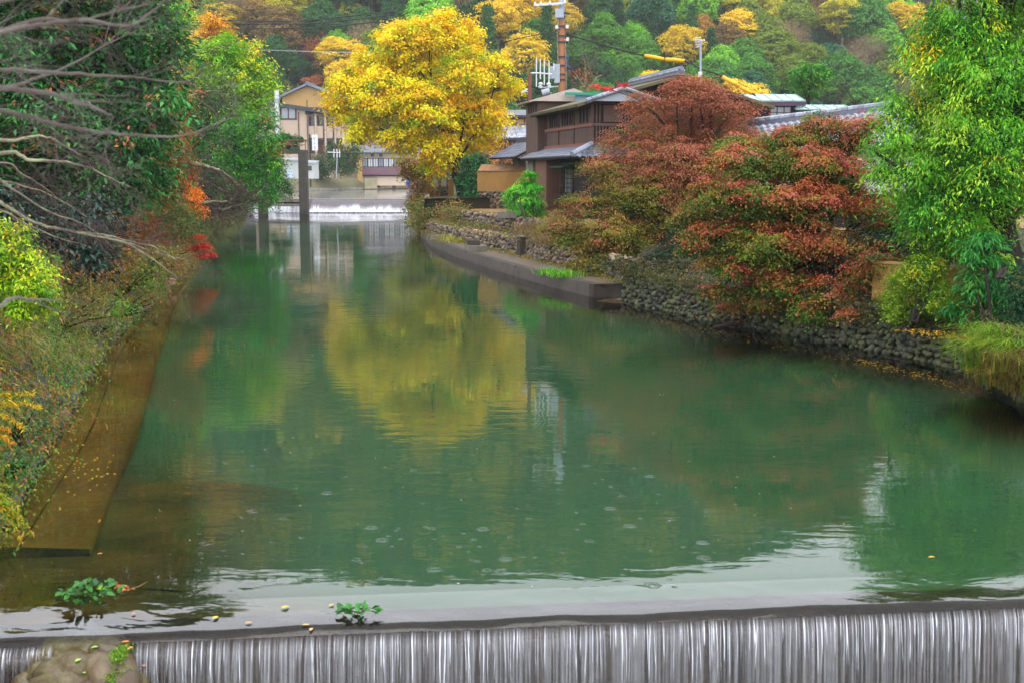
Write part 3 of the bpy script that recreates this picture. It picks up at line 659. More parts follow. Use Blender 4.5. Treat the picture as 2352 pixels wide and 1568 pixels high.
# bay clad in brown boards hanging over the bank
a0, a1, bo = 6.1, 8.6, -.78
part(hf, 'bay_wall', M['wood_brown'], hs_, (a0, a1, bo, -.001, 1.63, 4.80))
for k in range(9):
    b = bo+.04+k*.083; part(hf, 'bay_slat', M['wood_brown'], hs_, (a0-.05, a0-.002, b, b+.04, 1.66, 4.7))
for k in range(7): part(hf, 'bay_board', M['wood_brown'], hs_, (a0+.03+k*.36, a0+.36+k*.36, bo-.02, bo-.001, 1.65, 4.78))
part(hf, 'far_bay', M['conc'], hs_, (9.4, 11.3, -.75, -.001, 4.2, 4.80))
part(hf, 'lower_post', M['wood_dark'], hs_, (5.9, 6.08, -.06, -.002, 1.2, 5.2))
w = window(hf, hs_, 'a', 3.4, 5.0, 3.05, 4.25, 0, frame='wood_black', glass='white_paint', nv=6, nh=5, t=.05, out=-1, name='lattice_window', sill=True)
mb = MB(); slab(mb, P(2.9, -.75, 4.38), P(5.6, -.75, 4.38), P(5.6, -.003, 4.6), P(2.9, -.003, 4.6), .05); mb.build('green_awning', mat('green_awning', '4d6b5c', .5, .15, 2, .02, 10), hs_)
part(hf, 'balcony_shelf', M['wood_black'], hs_, (3.2, 5.5, -.5, -.002, 2.55, 2.62), (3.2, 5.5, -.5, -.45, 2.62, 2.95))
# tower roof of pale sheet metal with a teal edge
mb = MB(); slab(mb, P(9.3, -1.0, 8.02), P(13.2, -1.0, 8.02), P(13.0, 1.6, 8.75), P(9.5, 1.6, 8.75), .08); slab(mb, P(9.3, -1.0, 8.02), P(9.5, 1.6, 8.75), P(9.3, 3.5, 8.02), P(9.25, 2.4, 8.02), .06); mb.build('tower_roof', mat('pale_sheet_roof', '9b8f86', .4, .15, 1, .03, 10, metal=.2), hs_)
part(hf, 'teal_gutter', mat('teal_gutter', '2f8f7c', .4, .1, 2), hs_, (9.0, 9.2, 1.0, 4.8, 8.36, 8.5))
part(hf, 'blue_sheet', mat('pale_blue_sheet', '7fa3b8', .4, .1, 1.5), hs_, (9.21, 9.28, 1.6, 4.6, 7.75, 8.35))
# ---- small tiled gate roof upstream of the house
gt = thing('gate_house', 'small wooden gate with a low tiled roof beside the timber house', 'gate', at(1215, 390, 76))
gf = Fr(at(1222, 390, 76), (-.3, .95, 0))
part(gf, 'wall', M['conc'], gt, (0, 4, 0, 3, 2.2, 5.0))
mb = MB(); A, B, C, D = gf.p(-.8, -1.4, 5.0), gf.p(4.6, -1.4, 5.0), gf.p(4.6, .6, 6.0), gf.p(-.8, .6, 6.0)
slab(mb, A, B, C, D, .1); A2, B2 = gf.p(-.8, 2.6, 5.0), gf.p(4.6, 2.6, 5.0); slab(mb, A2, B2, C+gf.b*.01, D+gf.b*.01, .1); g2 = mb.build('roof', M['wood_black'], gt)
tile_roof(g2, gt, A, B, C, D, M['tile'], .3, .32, limit=140)
mb = MB(); gf.box(mb, -.9, 4.7, .42, .8, 5.98, 6.2); mb.tube([gf.p(-1, .61, 6.24), gf.p(4.7, .61, 6.24)], .12, 8); mb.build('ridge', M['tile'], g2)
# ---- tan wall with a bark topped coping on a stone foot
p0, p1 = at(1098, 440, 79), at(1216, 440, 76)
tw = thing('tan_wall', 'plain tan plaster wall on a cobble footing beside the timber house', 'wall', (p0.x, p0.y, 1.8))
d = (p1-p0); d.z = 0; tf = Fr(p0, d); L = d.length
zt = at(1098, 393, 79).z; zb = p0.z
part(tf, 'plaster', M['tan'], tw, (-.05, L, 0.0, -.5, zb, zt))
n_ = 7
for k in range(n_): part(tf, 'panel', M['tan'], tw, (-.05+k*(L+.05)/n_+.006, -.05+(k+1)*(L+.05)/n_-.006, .001, .02, zb+.01, zt-.02))
M['bark_roof'] = mat('bark_coping', '8c6a48', .9, .3, 3, .3, 20, c2='6c4f3a')
mb = MB(); slab(mb, tf.p(.05, .08, zt), tf.p(L, .08, zt), tf.p(L, .08, zt)+V3(0, 1.0, .42), tf.p(.35, .08, zt)+V3(0, 1.0, .42), .08); mb.build('coping', M['bark_roof'], tw)
mb = MB(); slab(mb, tf.p(1.4, -2.5, zt+.5), tf.p(L, -2.5, zt+.5), tf.p(L, -3.6, zt+.85), tf.p(1.6, -3.6, zt+.85), .1); tag(mb.build('lean_to_roof', M['wood_black'], loc=tf.p(2, 3, zt)), 'low dark lean-to roof seen above the tan wall', 'roof')
stone_wall('footing', '', [tf.p(.15, .05, zb-1.15), tf.p(L, .05, zb-1.15)], [(0, 1.12), (1, 1.12)], .0, .24, 'dry', 21, inward=(0, 1, 0), parent=tw)
# ---- little white shed with a Y brace, on a stone base
q0 = at(991, 429, 90); s_ = 90/2800
sh = thing('garden_shed', 'little white walled shed with a dark Y brace on a stone base', 'shed', (q0.x+.5, 90, 2.5))
sf = Fr((q0.x, 90, 0), (1, .05, 0)); z0, z1 = at(1008, 429, 90).z, at(1008, 400, 90).z
wd = 1.2
part(sf, 'wall', M['white_paint'], sh, (0, wd, 0, -1.6, z0, z1))
mb = MB(); mb.add([sf.p(0, .0, z1), sf.p(wd, 0, z1), sf.p(wd/2, 0, z1+.45)], [(0, 1, 2)]); mb.build('gable', M['white_paint'], sh)
def bar(p, q, w, m_, nm, root):
    mb = MB(); p, q = Vector(p), Vector(q); d = (q-p); n = Vector((0, -1, 0)); s2 = d.cross(n).normalized()*w; mb.obox(p-s2/2, d, s2, n*.05); return mb.build(nm, m_, root)
fy = 90-.02
bar(sf.p(.04, .01, z0), sf.p(.04, .01, z1), .1, M['rust'], 'post', sh); bar(sf.p(wd-.04, .01, z0), sf.p(wd-.04, .01, z1), .1, M['rust'], 'post', sh)
c_ = sf.p(wd/2, .01, z0+.35)
bar(c_, sf.p(.25, .01, z1), .09, M['rust'], 'brace', sh); bar(c_, sf.p(wd-.25, .01, z1), .09, M['rust'], 'brace', sh); bar(sf.p(wd/2, .012, z0), c_+V3(0, 0, .05), .2, M['rust'], 'king_post', sh)
mb = MB(); slab(mb, sf.p(-.25, .35, z1-.1), sf.p(-.25, -1.7, z1-.1), sf.p(wd/2, -1.7, z1+.55), sf.p(wd/2, .35, z1+.55), .06); slab(mb, sf.p(wd+.25, .35, z1-.1), sf.p(wd+.25, -1.7, z1-.1), sf.p(wd/2+.01, -1.7, z1+.55), sf.p(wd/2+.01, .35, z1+.55), .06); mb.build('roof', M['wood_black'], sh)
part(sf, 'footing', M['mortar'], sh, (-.1, wd+.1, -.0, -1.5, 1.6, z0))
stone_wall('stone_base', '', [sf.p(-.12, .1, 2.0), sf.p(wd+.12, .1, 2.0)], [(0, z0-2.0), (1, z0-2.0)], 0, .26, 'dry', 22, inward=(0, 1, 0), parent=sh)
part(Fr((q0.x+1.26, 89.5, 0), (1, 0, 0)), 'tan_post', M['tan'], sh, (0, .4, 0, -.3, 2.0, at(1035, 411, 89.5).z))
# ---- inn with teal sheet roofs and a long tiled wall behind the red maples
inn_ = thing('roadside_inn', 'low inn with pale teal sheet metal roofs and lattice walls behind the maples', 'inn', (15, 74, 2))
Yi = 74.
def ap(u, v, Y=Yi): return at(u, v, Y)
jf = Fr(ap(1690, 240), (1, .06, 0))
zt1, zb1 = ap(1700, 213).z, ap(1700, 232).z
W1 = (1845-1690)*Yi/2800
mb = MB(); slab(mb, jf.p(-.1, .5, zb1), jf.p(W1, .5, zb1), jf.p(W1, -1.6, zt1), jf.p(.15, -1.6, zt1), .07); r1 = mb.build('upper_roof', M['metal_teal'], inn_)
for k in range(7):
    x = .1+k*(W1-.2)/6; mb = MB(); mb.tube([jf.p(x, .5, zb1+.02), jf.p(x+.02, -1.6, zt1+.02)], .03, 5); mb.build('standing_seam', M['metal_teal'], r1)
part(jf, 'upper_fascia', mat('plum_fascia', '4b3850', .6, .2, 2), inn_, (-.1, W1, .42, .48, zb1-.32, zb1-.08))
part(jf, 'upper_wall', M['wood_black'], inn_, (.2, W1-.4, 0, -2, 3, zb1-.09))
for k in range(38):
    x = .5+k*.09*1.0
    part(jf, 'lattice_bar', M['wood_dark'], inn_, (x*1.05, x*1.05+.045, .003, .06, 6.2, zb1-.15))
zl = ap(1700, 238).z
mb = MB(); slab(mb, jf.p(-1.2, 1.6, zl-.32), jf.p(1.9, 1.6, zl-.32), jf.p(1.7, .3, zl), jf.p(-1.2, .3, zl), .07); mb.build('lower_roof', M['metal_teal'], inn_)
part(jf, 'lower_wall', M['wood_black'], inn_, (-1, 1.8, .08, 1.2, 3, zl-.36))
for k in range(3):
    for j in range(2): part(jf, 'window_grid', M['glass'], inn_, (2.1+k*.42, 2.46+k*.42, .07, .09, zl-.52-j*.34, zl-.22-j*.34))
j2 = Fr(ap(1822, 252), (1, .05, 0)); z2, z2b = ap(1830, 238).z, ap(1830, 252).z; W2 = (1955-1822)*Yi/2800
mb = MB(); slab(mb, j2.p(0, .6, z2b), j2.p(W2, .6, z2b), j2.p(W2, -1.4, z2), j2.p(.1, -1.4, z2), .07); r2_ = mb.build('side_roof', M['metal_teal'], inn_)
for k in range(6):
    x = .1+k*(W2-.2)/5; mb = MB(); mb.tube([j2.p(x, .6, z2b+.02), j2.p(x+.02, -1.4, z2+.02)], .03, 5); mb.build('standing_seam', M['metal_teal'], r2_)
part(j2, 'side_wall', mat('slate_blue_wall', '38435e', .6, .2, 1.5), inn_, (.1, W2-.05, .3, -1.2, 3, z2b-.05))
# tiled roofed range lower down
t0, t1 = at(1712, 292, 64), at(2075, 248, 60)
tr_ = thing('tiled_range', 'long low building with a wet grey tile roof and pale ridge behind the maples', 'building', (t0.x+3, 62, 2))
dn = Vector((0, -3.4, -1.7)); mb = MB(); slab(mb, t0+dn, t1+dn, t1, t0, .12); rr = mb.build('roof', M['wood_black'], tr_)
tile_roof(rr, tr_, t0+dn, t1+dn, t1, t0, M['tile_light'], .36, .42, limit=300)
mb = MB(); slab(mb, t0+Vector((0, 3.4, -1.7)), t1+Vector((0, 3.4, -1.7)), t1+V3(0, .01, 0), t0+V3(0, .01, 0), .12); mb.build('rear_roof', M['tile'], tr_)
mb = MB(); dd = t1-t0; mb.obox(t0+V3(0, -.15, -.02), dd, V3(0, .3, 0), V3(0, 0, .22)); mb.build('ridge_base', M['tile'], rr)
n_ = 30
for k in range(n_): mb = MB(); mb.tube([t0.lerp(t1, k/n_)+V3(0, 0, .26), t0.lerp(t1, (k+.94)/n_)+V3(0, 0, .27)], .14, 7); mb.build('ridge_tile', M['tile_light'], rr)
mb = MB(); mb.obox(V3(t0.x+.2, t0.y-2.6, 1.5), V3(dd.x-.4, dd.y, 0), V3(0, 4, 0), V3(0, 0, t0.z-1.5-1.4)); mb.build('wall', M['white_paint'], tr_)
# ---- tan garden fence under the right tree
f0, f1 = at(2000, 716, 28.6), at(2360, 705, 25.2)
gf_ = thing('garden_fence', 'light tan panel fence standing behind the round clipped shrub', 'fence', (f0.x+2, 27, 1.2))
ff = Fr(f0, (f1.x-f0.x, f1.y-f0.y, 0)); Lf = (Vector((f1.x-f0.x, f1.y-f0.y, 0))).length
for k in range(7):
    a0 = k*Lf/7; part(ff, 'panel', M['tan_light'], gf_, (a0+.006, a0+Lf/7-.006, 0, -.08, 1.12, 1.55)); part(ff, 'panel', M['tan_light'], gf_, (a0+.006, a0+Lf/7-.006, -.008, -.08, 1.565, 1.93))
part(ff, 'cap', M['tan_light'], gf_, (0, Lf, .03, -.12, 1.935, 1.99)); 
for k in range(5): part(ff, 'post', M['tan_light'], gf_, (k*Lf/4-.05, k*Lf/4+.05, -.081, -.18, .9, 1.9))
# louvred gate behind the maple, and a dark board standing in for shade
lv = thing('louvre_panel', 'small brown louvred screen half hidden behind the green tree', 'screen', at(2086, 500, 29))
lf = Fr(at(2068, 520, 29.5), (1, 0, 0)); zz = at(2086, 510, 29.5).z
for k in range(9): part(lf, 'louvre', M['wood_red'], lv, (0, .5, 0, .05, zz-.35+k*.09, zz-.30+k*.09))
part(lf, 'frame', M['wood_black'], lv, (-.06, -.003, 0, .07, 1.4, zz+.55), (.503, .56, 0, .07, 1.4, zz+.55))
g5 = at(1700, 560, 40); mb = MB(); mb.box((11.5, 48.5, 2.4), (10, .2, 1.6)); tag(mb.build('shade_board', M['wood_black'], loc=(11.5, 48.5, 1.6)), 'dark board standing in for the shade behind the red maples', 'fence')  # blackened board added to darken the gap under the maples
# ---- far village
cr = thing('cream_inn', 'three storey cream inn with a slanting dark roof edge at the far end', 'inn', at(690, 400, 226))
Yc = 226.; cf = Fr(at(597, 400, Yc), (1, 0, 0)); S = Yc/2800
def cx_(u): return (u-597)*S
def cz(v): return at(690, v, Yc).z
part(cf, 'front_wall', M['cream'], cr, (0, cx_(703), 0, -10, 2, cz(262)))
mb = MB(); mb.add([cf.p(0, 0.0, cz(262)), cf.p(cx_(703), 0, cz(262)), cf.p(cx_(703), 0, cz(250)), cf.p(0, 0, cz(232)), cf.p(0, -10, cz(262)), cf.p(cx_(703), -10, cz(262)), cf.p(cx_(703), -10, cz(250)), cf.p(0, -10, cz(232))], [(0, 1, 2, 3), (7, 6, 5, 4), (0, 3, 7, 4), (1, 5, 6, 2)]); mb.build('upper_gable', M['cream'], cr)
mb = MB(); slab(mb, cf.p(-.8, .7, cz(228)), cf.p(-.8, -10.5, cz(228)), cf.p(cx_(790), -10.5, cz(259)), cf.p(cx_(790), .7, cz(259)), .7); mb.build('roof', M['metal_dark'], cr)
part(cf, 'balcony_wall', M['cream'], cr, (cx_(703), cx_(790), -1.6, -10, 2, cz(262)))
for (u, w_) in ((703, 6), (724, 4), (746, 4), (768, 4), (786, 4)): part(cf, 'pier', M['cream'], cr, (cx_(u)+.003, cx_(u+w_), -.02, -1.597, 2, cz(264)))
for i, u in enumerate((709, 728, 750, 772)):
    part(cf, 'balcony_front', M['cream'], cr, (cx_(u)+.003, cx_(u+14), -.2, -.5, cz(318), cz(290)))
    part(cf, 'balcony_shade', M['glass_dark'], cr, (cx_(u)+.01, cx_(u+14), -1.5, -1.59, cz(289), cz(268)))
    part(cf, 'hood', M['metal_dark'], cr, (cx_(u)+.003, cx_(u+13), -.1, -1.2, cz(324), cz(319)))
    part(cf, 'opening', M['wood_brown'], cr, (cx_(u)+.01, cx_(u+12), -1.5, -1.59, cz(352), cz(326)))
window(cf, cr, 'a', cx_(650), cx_(680), cz(272), cz(249), 0, 'wood_dark', 'glass', 2, 1, .32, 1)
window(cf, cr, 'a', cx_(606), cx_(632), cz(276), cz(254), 0, 'cream', 'glass', 2, 1, .2, 1)
window(cf, cr, 'a', cx_(648), cx_(681), cz(334), cz(318), 0, 'wood_dark', 'glass', 2, 1, .25, 1)
mb = MB(); mb.tube([cf.p(cx_(641), .5, cz(330)), cf.p(cx_(641), .5, cz(209))], .42, 8); mb.build('flue_pipe', M['white_paint'], cr)
mb = MB(); mb.tube([cf.p(cx_(641), .5, cz(238)), cf.p(cx_(641), .5, cz(228))], .5, 8); mb.build('flue_collar', M['metal_grey'], cr)
for u in (688, 708): mb = MB(); mb.tube([cf.p(cx_(u), .15, cz(370)), cf.p(cx_(u), .15, cz(258 if u < 700 else 230))], .1, 6); mb.build('downpipe', M['wood_dark'], cr)
yh = thing('ochre_house', 'ochre gabled house with a blue grey roof behind the cream inn', 'house', at(715, 260, 238))
Yo = 238.; of = Fr(at(645, 300, Yo), (1, 0, 0)); S2 = Yo/2800
def oz(v): return at(715, v, Yo).z
def ox(u): return (u-645)*S2
mb = MB(); pts = [(650, 300), (790, 300), (790, 228), (708, 198), (650, 222)]
mb.add([of.p(ox(u), 0, oz(v)) for u, v in pts]+[of.p(ox(u), -9, oz(v)) for u, v in pts], [(0, 1, 2, 3, 4), (9, 8, 7, 6, 5), (1, 6, 7, 2), (0, 4, 9, 5)]); mb.build('wall', M['ochre'], yh)
M['roof_blue'] = mat('blue_grey_roof', '75808f', .4, .15, .8, .05, 6)
mb = MB(); slab(mb, of.p(ox(643), 1, oz(222)), of.p(ox(643), -9.5, oz(222)), of.p(ox(708), -9.5, oz(192)), of.p(ox(708), 1, oz(192)), .35); slab(mb, of.p(ox(800), 1, oz(230)), of.p(ox(800), -9.5, oz(221)), of.p(ox(709), -9.5, oz(190)), of.p(ox(709), 1, oz(192)), .35); rb = mb.build('roof', M['roof_blue'], yh)
mb = MB(); 
mb = MB(); mb.tube([of.p(ox(708), 1.1, oz(191)), of.p(ox(708), -9.6, oz(189))], .25, 6); mb.build('ridge', M['roof_blue'], rb)
part(of, 'band', M['wood_dark'], yh, (ox(655), ox(795), .003, .1, oz(252), oz(247)))
bl = thing('blue_roofed_house', 'house with a pale blue grey roof at the foot of the wooded hill', 'house', at(610, 230, 244)); b_f = Fr(at(580, 240, 244), (1, 0, 0))
part(b_f, 'wall', M['cream'], bl, (0, 6, 0, -6, 3, at(600, 222, 244).z))
mb = MB(); slab(mb, b_f.p(-.5, .8, at(600, 226, 244).z), b_f.p(6, .8, at(600, 226, 244).z), b_f.p(4.5, -4, at(600, 209, 244).z), b_f.p(.6, -4, at(600, 209, 244).z), .25); mb.build('roof', M['roof_blue'], bl)
# riverside tea house with the plum band
th = thing('tea_house', 'low riverside house with a band of white lattice windows over a plum panel', 'house', at(880, 400, 212))
Yt = 212.; tf2 = Fr(at(822, 405, Yt), (1, .18, 0)); S3 = Yt/2800
def tx(u): return (u-822)*S3*1.02
def tz(v): return at(880, v, Yt).z
part(tf2, 'wall', M['ochre'], th, (0, tx(832), 0, -6, 2, tz(357)))
part(tf2, 'main_wall', M['cream'], th, (tx(832), tx(960), -.3, -6, 2, tz(345)))
part(tf2, 'plum_panel', M['purple_band'], th, (tx(832), tx(955), .1, -.297, tz(402), tz(385)))
part(tf2, 'beam', M['wood_black'], th, (tx(832), tx(955), .05, -.297, tz(405.5), tz(402.2)))
for k in range(10):
    u = 833+k*11.6; window(tf2, th, 'a', tx(u+1.2), tx(u+10.6), tz(383), tz(365), -.3, 'wood_black', 'white_paint' if k % 3 else 'glass', 2, 1, .09, 1)
mb = MB(); slab(mb, tf2.p(-.4, 1, tz(350)), tf2.p(tx(965), 1, tz(350)), tf2.p(tx(965), -3.5, tz(333)), tf2.p(-.4, -3.5, tz(333)), .2); r3 = mb.build('roof', M['tile'], th)
mb = MB(); slab(mb, tf2.p(tx(840), -3.6, tz(332)), tf2.p(tx(965), -3.6, tz(332)), tf2.p(tx(965), -6, tz(318)), tf2.p(tx(840), -6, tz(318)), .2); mb.build('upper_roof', M['purple_band'], th)
for u in (855, 874): mb = MB(); mb.box(tf2.p(tx(u), .05, tz(357)), (.5, .7, .5)); mb.build('vent', M['metal_dark'], th)
ws = thing('white_shed', 'small white site shed with pale blue doors beside the sluice gate', 'shed', at(680, 400, 178))
Yw = 178.; wf = Fr(at(655, 410, Yw), (1, 0, 0)); S4 = Yw/2800
def wz(v): return at(680, v, Yw).z
for (u0, u1, vt) in ((655, 686, 366), (694, 722, 372)):
    part(wf, 'wall', mat('dull_white', 'a8aaa8', .6, .12, 1) if u0 == 655 else bpy.data.materials['dull_white'], ws, ((u0-655)*S4, (u1-655)*S4, 0, -4, wz(411), wz(vt)))
    mb = MB(); x0, x1 = (u0-657)*S4, (u1-653)*S4; slab(mb, wf.p(x0, .3, wz(vt+1)), wf.p(x1, .3, wz(vt+3)), wf.p(x1, -4.2, wz(vt-3)), wf.p(x0, -4.2, wz(vt-5)), .1); mb.build('roof', M['metal_grey'], ws)
part(wf, 'door', mat('pale_blue_door', 'a9bac9', .5, .08, 2), ws, (.15, 1.1, .003, .05, wz(410), wz(390)))
part(wf, 'window', M['glass_dark'], ws, ((700-655)*S4, (716-655)*S4, .003, .05, wz(392), wz(382)))
# embankment of the far pool with concrete buttresses
fe = thing('far_embankment', 'grassy stone embankment with beige concrete bays across the far pool', 'embankment', (-25, 215, 1.4))
EB = [V3(-42, 186, 1.2), V3(-33, 198, 1.2), V3(-24.5, 212, 1.2), V3(-14, 232, 1.2), V3(-9, 248, 1.2)]
M['emb'] = mat('grassy_stonework', '5f5c44', .95, .4, .5, .4, 3, c2='6b6750')
loft('slope', [EB, [Vector((p.x-.2, p.y+.3, 1.75)) for p in EB], [Vector((p.x-1.5, p.y+1.5, 3.3)) for p in EB], [Vector((p.x-5, p.y+5, 3.4)) for p in EB]], M['emb'], 40, parent=fe, sub=2, jitter=.03, smooth=False)
loft('kerb', [[Vector((p.x+.5, p.y-.4, 1.25)) for p in EB], [Vector((p.x+.5, p.y-.4, 1.7)) for p in EB], [Vector((p.x-.15, p.y+.2, 1.72)) for p in EB]], M['conc'], 30, parent=fe, smooth=False)
for (u0, u1) in ((838, 868), (874, 903), (909, 938)):
    a_, b_ = on(u0, 436, 1.5), on(u1, 434.6, 1.5); a_ = at(u0, 434, 209+(u0-838)*.12); b_ = at(u1, 434, 209+(u1-838)*.12)
    mb = MB(); v_ = b_-a_; v_.z = 0; mb.obox(Vector((a_.x, a_.y, 1.5)), v_*.93, Vector((-.2, .9, 0)), Vector((0, -0, at(u0, 411, a_.y).z-1.5))); mb.build('concrete_bay', M['conc_beige'], fe)
mb = MB(); a_, b_ = at(715, 412, 203), at(822, 412, 221); v_ = b_-a_; v_.z = 0; mb.obox(Vector((a_.x, a_.y, 3.1)), v_, Vector((0, .3, 0)), Vector((0, 0, at(760, 386, 212).z-3.1))); tag(mb.build('garden_wall', M['cream'], loc=a_), 'low ochre garden wall on top of the far embankment', 'wall')
# grey tiled roof of a house upstream of the pole
hh = thing('grey_tiled_house', 'house with two tiers of grey tile seen between the yellow tree and the pole', 'house', at(1190, 300, 118))
Yg = 118.; kf = Fr(at(1140, 320, Yg), (1, 0, 0)); S5 = Yg/2800
def kz(v): return at(1190, v, Yg).z
mb = MB(); slab(mb, kf.p(-1, 1, kz(318)), kf.p(5, 1, kz(318)), kf.p(5, -3.5, kz(285)), kf.p(-1, -3.5, kz(285)), .2); q_ = mb.build('lower_roof', M['tile'], hh)
tile_roof(q_, hh, kf.p(-1, 1, kz(318)), kf.p(5, 1, kz(318)), kf.p(5, -3.5, kz(285)), kf.p(-1, -3.5, kz(285)), M['tile_light'], .5, .5, limit=110)
part(kf, 'upper_wall', M['wood_red'], hh, (-.5, 4.5, -3.6, -8, 3, kz(262)))
for k in range(6): part(kf, 'window', mat('warm_window', 'c9a070', .3, .2, 3) if k == 0 else bpy.data.materials['warm_window'], hh, (-.2+k*.75, .4+k*.75, -3.55, -3.597, kz(282), kz(271)))
mb = MB(); slab(mb, kf.p(-1, -2.6, kz(262)), kf.p(4.2, -2.6, kz(262)), kf.p(3.6, -5.5, kz(246)), kf.p(-1, -5.5, kz(246)), .2); mb.build('upper_roof', M['tile'], hh)
part(kf, 'lower_wall', M['wood_dark'], hh, (-.8, 4.8, .5, -3.5, 2.4, kz(320)))
# ---------------------------------------------------------------- far weir, sluice gate, railing
fw = thing('far_weir', 'low white foaming weir across the upper river', 'weir', (-18, 128, 0))
mb = MB(); xs_ = np.linspace(-29, -9.3, 30); pr2 = [(131, 1.3), (129.9, 1.385), (129.7, 1.37), (129.3, 1.1), (128.6, .55), (127.6, -.5)]
vs = [(x, y, z) for (y, z) in pr2 for x in xs_]; fs = [(j*30+i, (j+1)*30+i, (j+1)*30+i+1, j*30+i+1) for j in range(5) for i in range(29)]
mb.add(vs, fs); mb.build('weir_body', mat('plum_weir_concrete', '41343a', .4, .25, 1, .2, 6, spec=.5), fw, smooth=True)
r_ = np.random.default_rng(9); n, rows = 260, 9
V = np.zeros((rows, n, 3)); K = np.zeros((rows, n)); x = np.linspace(-21.0, -9.2, n); bb = np.interp(np.arange(n)/9, np.arange(40), r_.random(40)); fn = r_.random(n)
for j in range(rows):
    q = j/(rows-1); V[j, :, 0] = x; V[j, :, 1] = 129.5-2.6*q-.1*fn*q; V[j, :, 2] = 1.3-1.3*q**1.15+.04+.08*r_.random(n)*(q > .3)
    K[j] = np.clip((q-.38-.25*(bb-.4)-.2*fn)*3.2, 0, 1)*(.38+.35*r_.random(n))
gi = np.arange(rows*n).reshape(rows, n); Q = np.stack([gi[:-1, :-1], gi[1:, :-1], gi[1:, 1:], gi[:-1, 1:]], -1).reshape(-1, 4)
tag(npmesh('weir_foam', V.reshape(-1, 3), Q, M['fall'], cols=np.repeat(np.clip(K, 0, 1).reshape(-1, 1), 3, 1), smooth=True), kind='stuff')
x = np.linspace(-26.8, -21.6, n)
for j in range(rows):
    q = j/(rows-1); V[j, :, 0] = x; V[j, :, 1] = 127.4-.5*q-.1*fn*q; V[j, :, 2] = .62-.62*q+.05*r_.random(n); K[j] = np.clip((.45-.5*(bb-.5)+.2*fn), 0, 1)
tag(npmesh('weir_foam', V.reshape(-1, 3), Q, M['fall'], cols=np.repeat(np.clip(K, 0, 1).reshape(-1, 1), 3, 1), smooth=True), kind='stuff')
sg = thing('sluice_gate', 'tall dark concrete sluice gate post with a beam standing in the river', 'sluice gate', (-21, 124, 0))
zt = at(697, 345, 124).z; zb_ = at(697, 354, 124).z
mb = MB(); mb.box((-21.05, 124.2, (zt-1)/2), (.82, 1.1, zt+1)); mb.build('post', M['conc_mid'], sg)
mb = MB(); mb.box((-23.0, 124.2, (zt+zb_)/2+.003), (3.05, 1.0, zt-zb_)); mb.build('beam', M['conc_mid'], sg)
mb = MB(); mb.box((-25.2, 124.2, (zt-1)/2), (.8, 1.1, zt+1)); mb.build('post', M['conc_mid'], sg)
for x in (-20.75, -22.1, -23.4): mb = MB(); mb.tube([(x, 123.9, zt), (x, 123.9, zt+.95)], .05, 6); mb.build('rail_post', M['rust'], sg)
mb = MB(); mb.tube([(-25, 123.9, zt+.95), (-20.75, 123.9, zt+.95)], .05, 6); mb.tube([(-25, 123.9, zt+.5), (-20.75, 123.9, zt+.5)], .04, 6); mb.build('handrail', M['rust'], sg)
mb = MB(); mb.tube([(-22.9, 124.3, zt), (-22.9, 124.3, zt+.55)], .14, 8); mb.box((-22.9, 124.3, zt+.65), (1.3, .3, .16)); mb.build('gate_winch', mat('red_oxide', '8a4436', .6, .2, 2), sg)
fb = thing('footbridge', 'narrow footbridge with a pale wooden railing over the side weir', 'footbridge', (-24, 127.8, 1))
mb = MB(); mb.box((-24.2, 128.0, 1.02), (5.4, 1.0, .16)); mb.build('deck', M['wood_black'], fb)
M['wood_pale'] = mat('pale_timber', '99805c', .8, .2, 2)
for k in range(5): mb = MB(); mb.box((-26.4+k*1.12, 127.5, 1.62), (.14, .12, 1.05)); mb.build('post', M['wood_pale'], fb)
mb = MB(); mb.box((-24.1, 127.42, 1.3), (4.9, .08, .14)); mb.build('lower_rail', M['wood_pale'], fb)
mb = MB(); mb.box((-24.1, 127.42, 2.14), (4.9, .1, .08)); mb.build('top_rail', M['wood_pale'], fb)
# ---------------------------------------------------------------- sign, poles, wires
sn = thing('shop_sign', 'tall white hanging sign with faint grey writing on a dark post', 'sign', at(722, 380, 190))
Ys = 190.; kf2 = Fr(at(717, 345, Ys), (1, 0, 0)); S6 = Ys/2800
def sz(v): return at(720, v, Ys).z
part(kf2, 'board', M['white_paint'], sn, (0, 13*S6, 0, -.15, sz(346), sz(310)))
ink = mat('grey_ink', '8f99a5', .6, .1, 2)
def stroke(pts, w=.09):
    mb = MB()
    for (u0, v0), (u1, v1) in zip(pts[:-1], pts[1:]):
        p, q = kf2.p((u0-717)*S6, .006, sz(v0)), kf2.p((u1-717)*S6, .006, sz(v1)); d = q-p; s2 = d.cross(V3(0, -1, 0)).normalized()*w; mb.obox(p-s2/2, d, s2, V3(0, -.012, 0))
    mb.build('character', ink, sn)
stroke([(719.5, 316), (722.5, 321), (725.5, 316)]); stroke([(723, 321), (722.5, 325)]); stroke([(721, 329), (724, 329.5), (722.6, 332), (721.3, 331)]); stroke([(720.5, 338), (724.5, 337.5), (722, 342), (725.5, 342)]); stroke([(725.3, 342.5), (726.6, 343.5)])
mb = MB(); mb.box((kf2.p(-5*S6, -.2, 0).x, Ys, (sz(309)+2)/2), (.2, .2, sz(309)-2)); mb.build('post', M['wood_black'], sn)
for v in (318, 326, 340): part(kf2, 'bracket', M['wood_black'], sn, (-4.3*S6, -.004, -.05, -.13, sz(v+1), sz(v-1)))
Yp = 74.; up = thing('utility_pole', 'tall orange brown utility pole rising behind the timber house', 'utility pole', (at(1291, 220, Yp).x, Yp, 2))
def pz(v, Y=Yp): return at(1290, v, Y).z
def pxx(u, v=150, Y=Yp): return at(u, v, Y).x
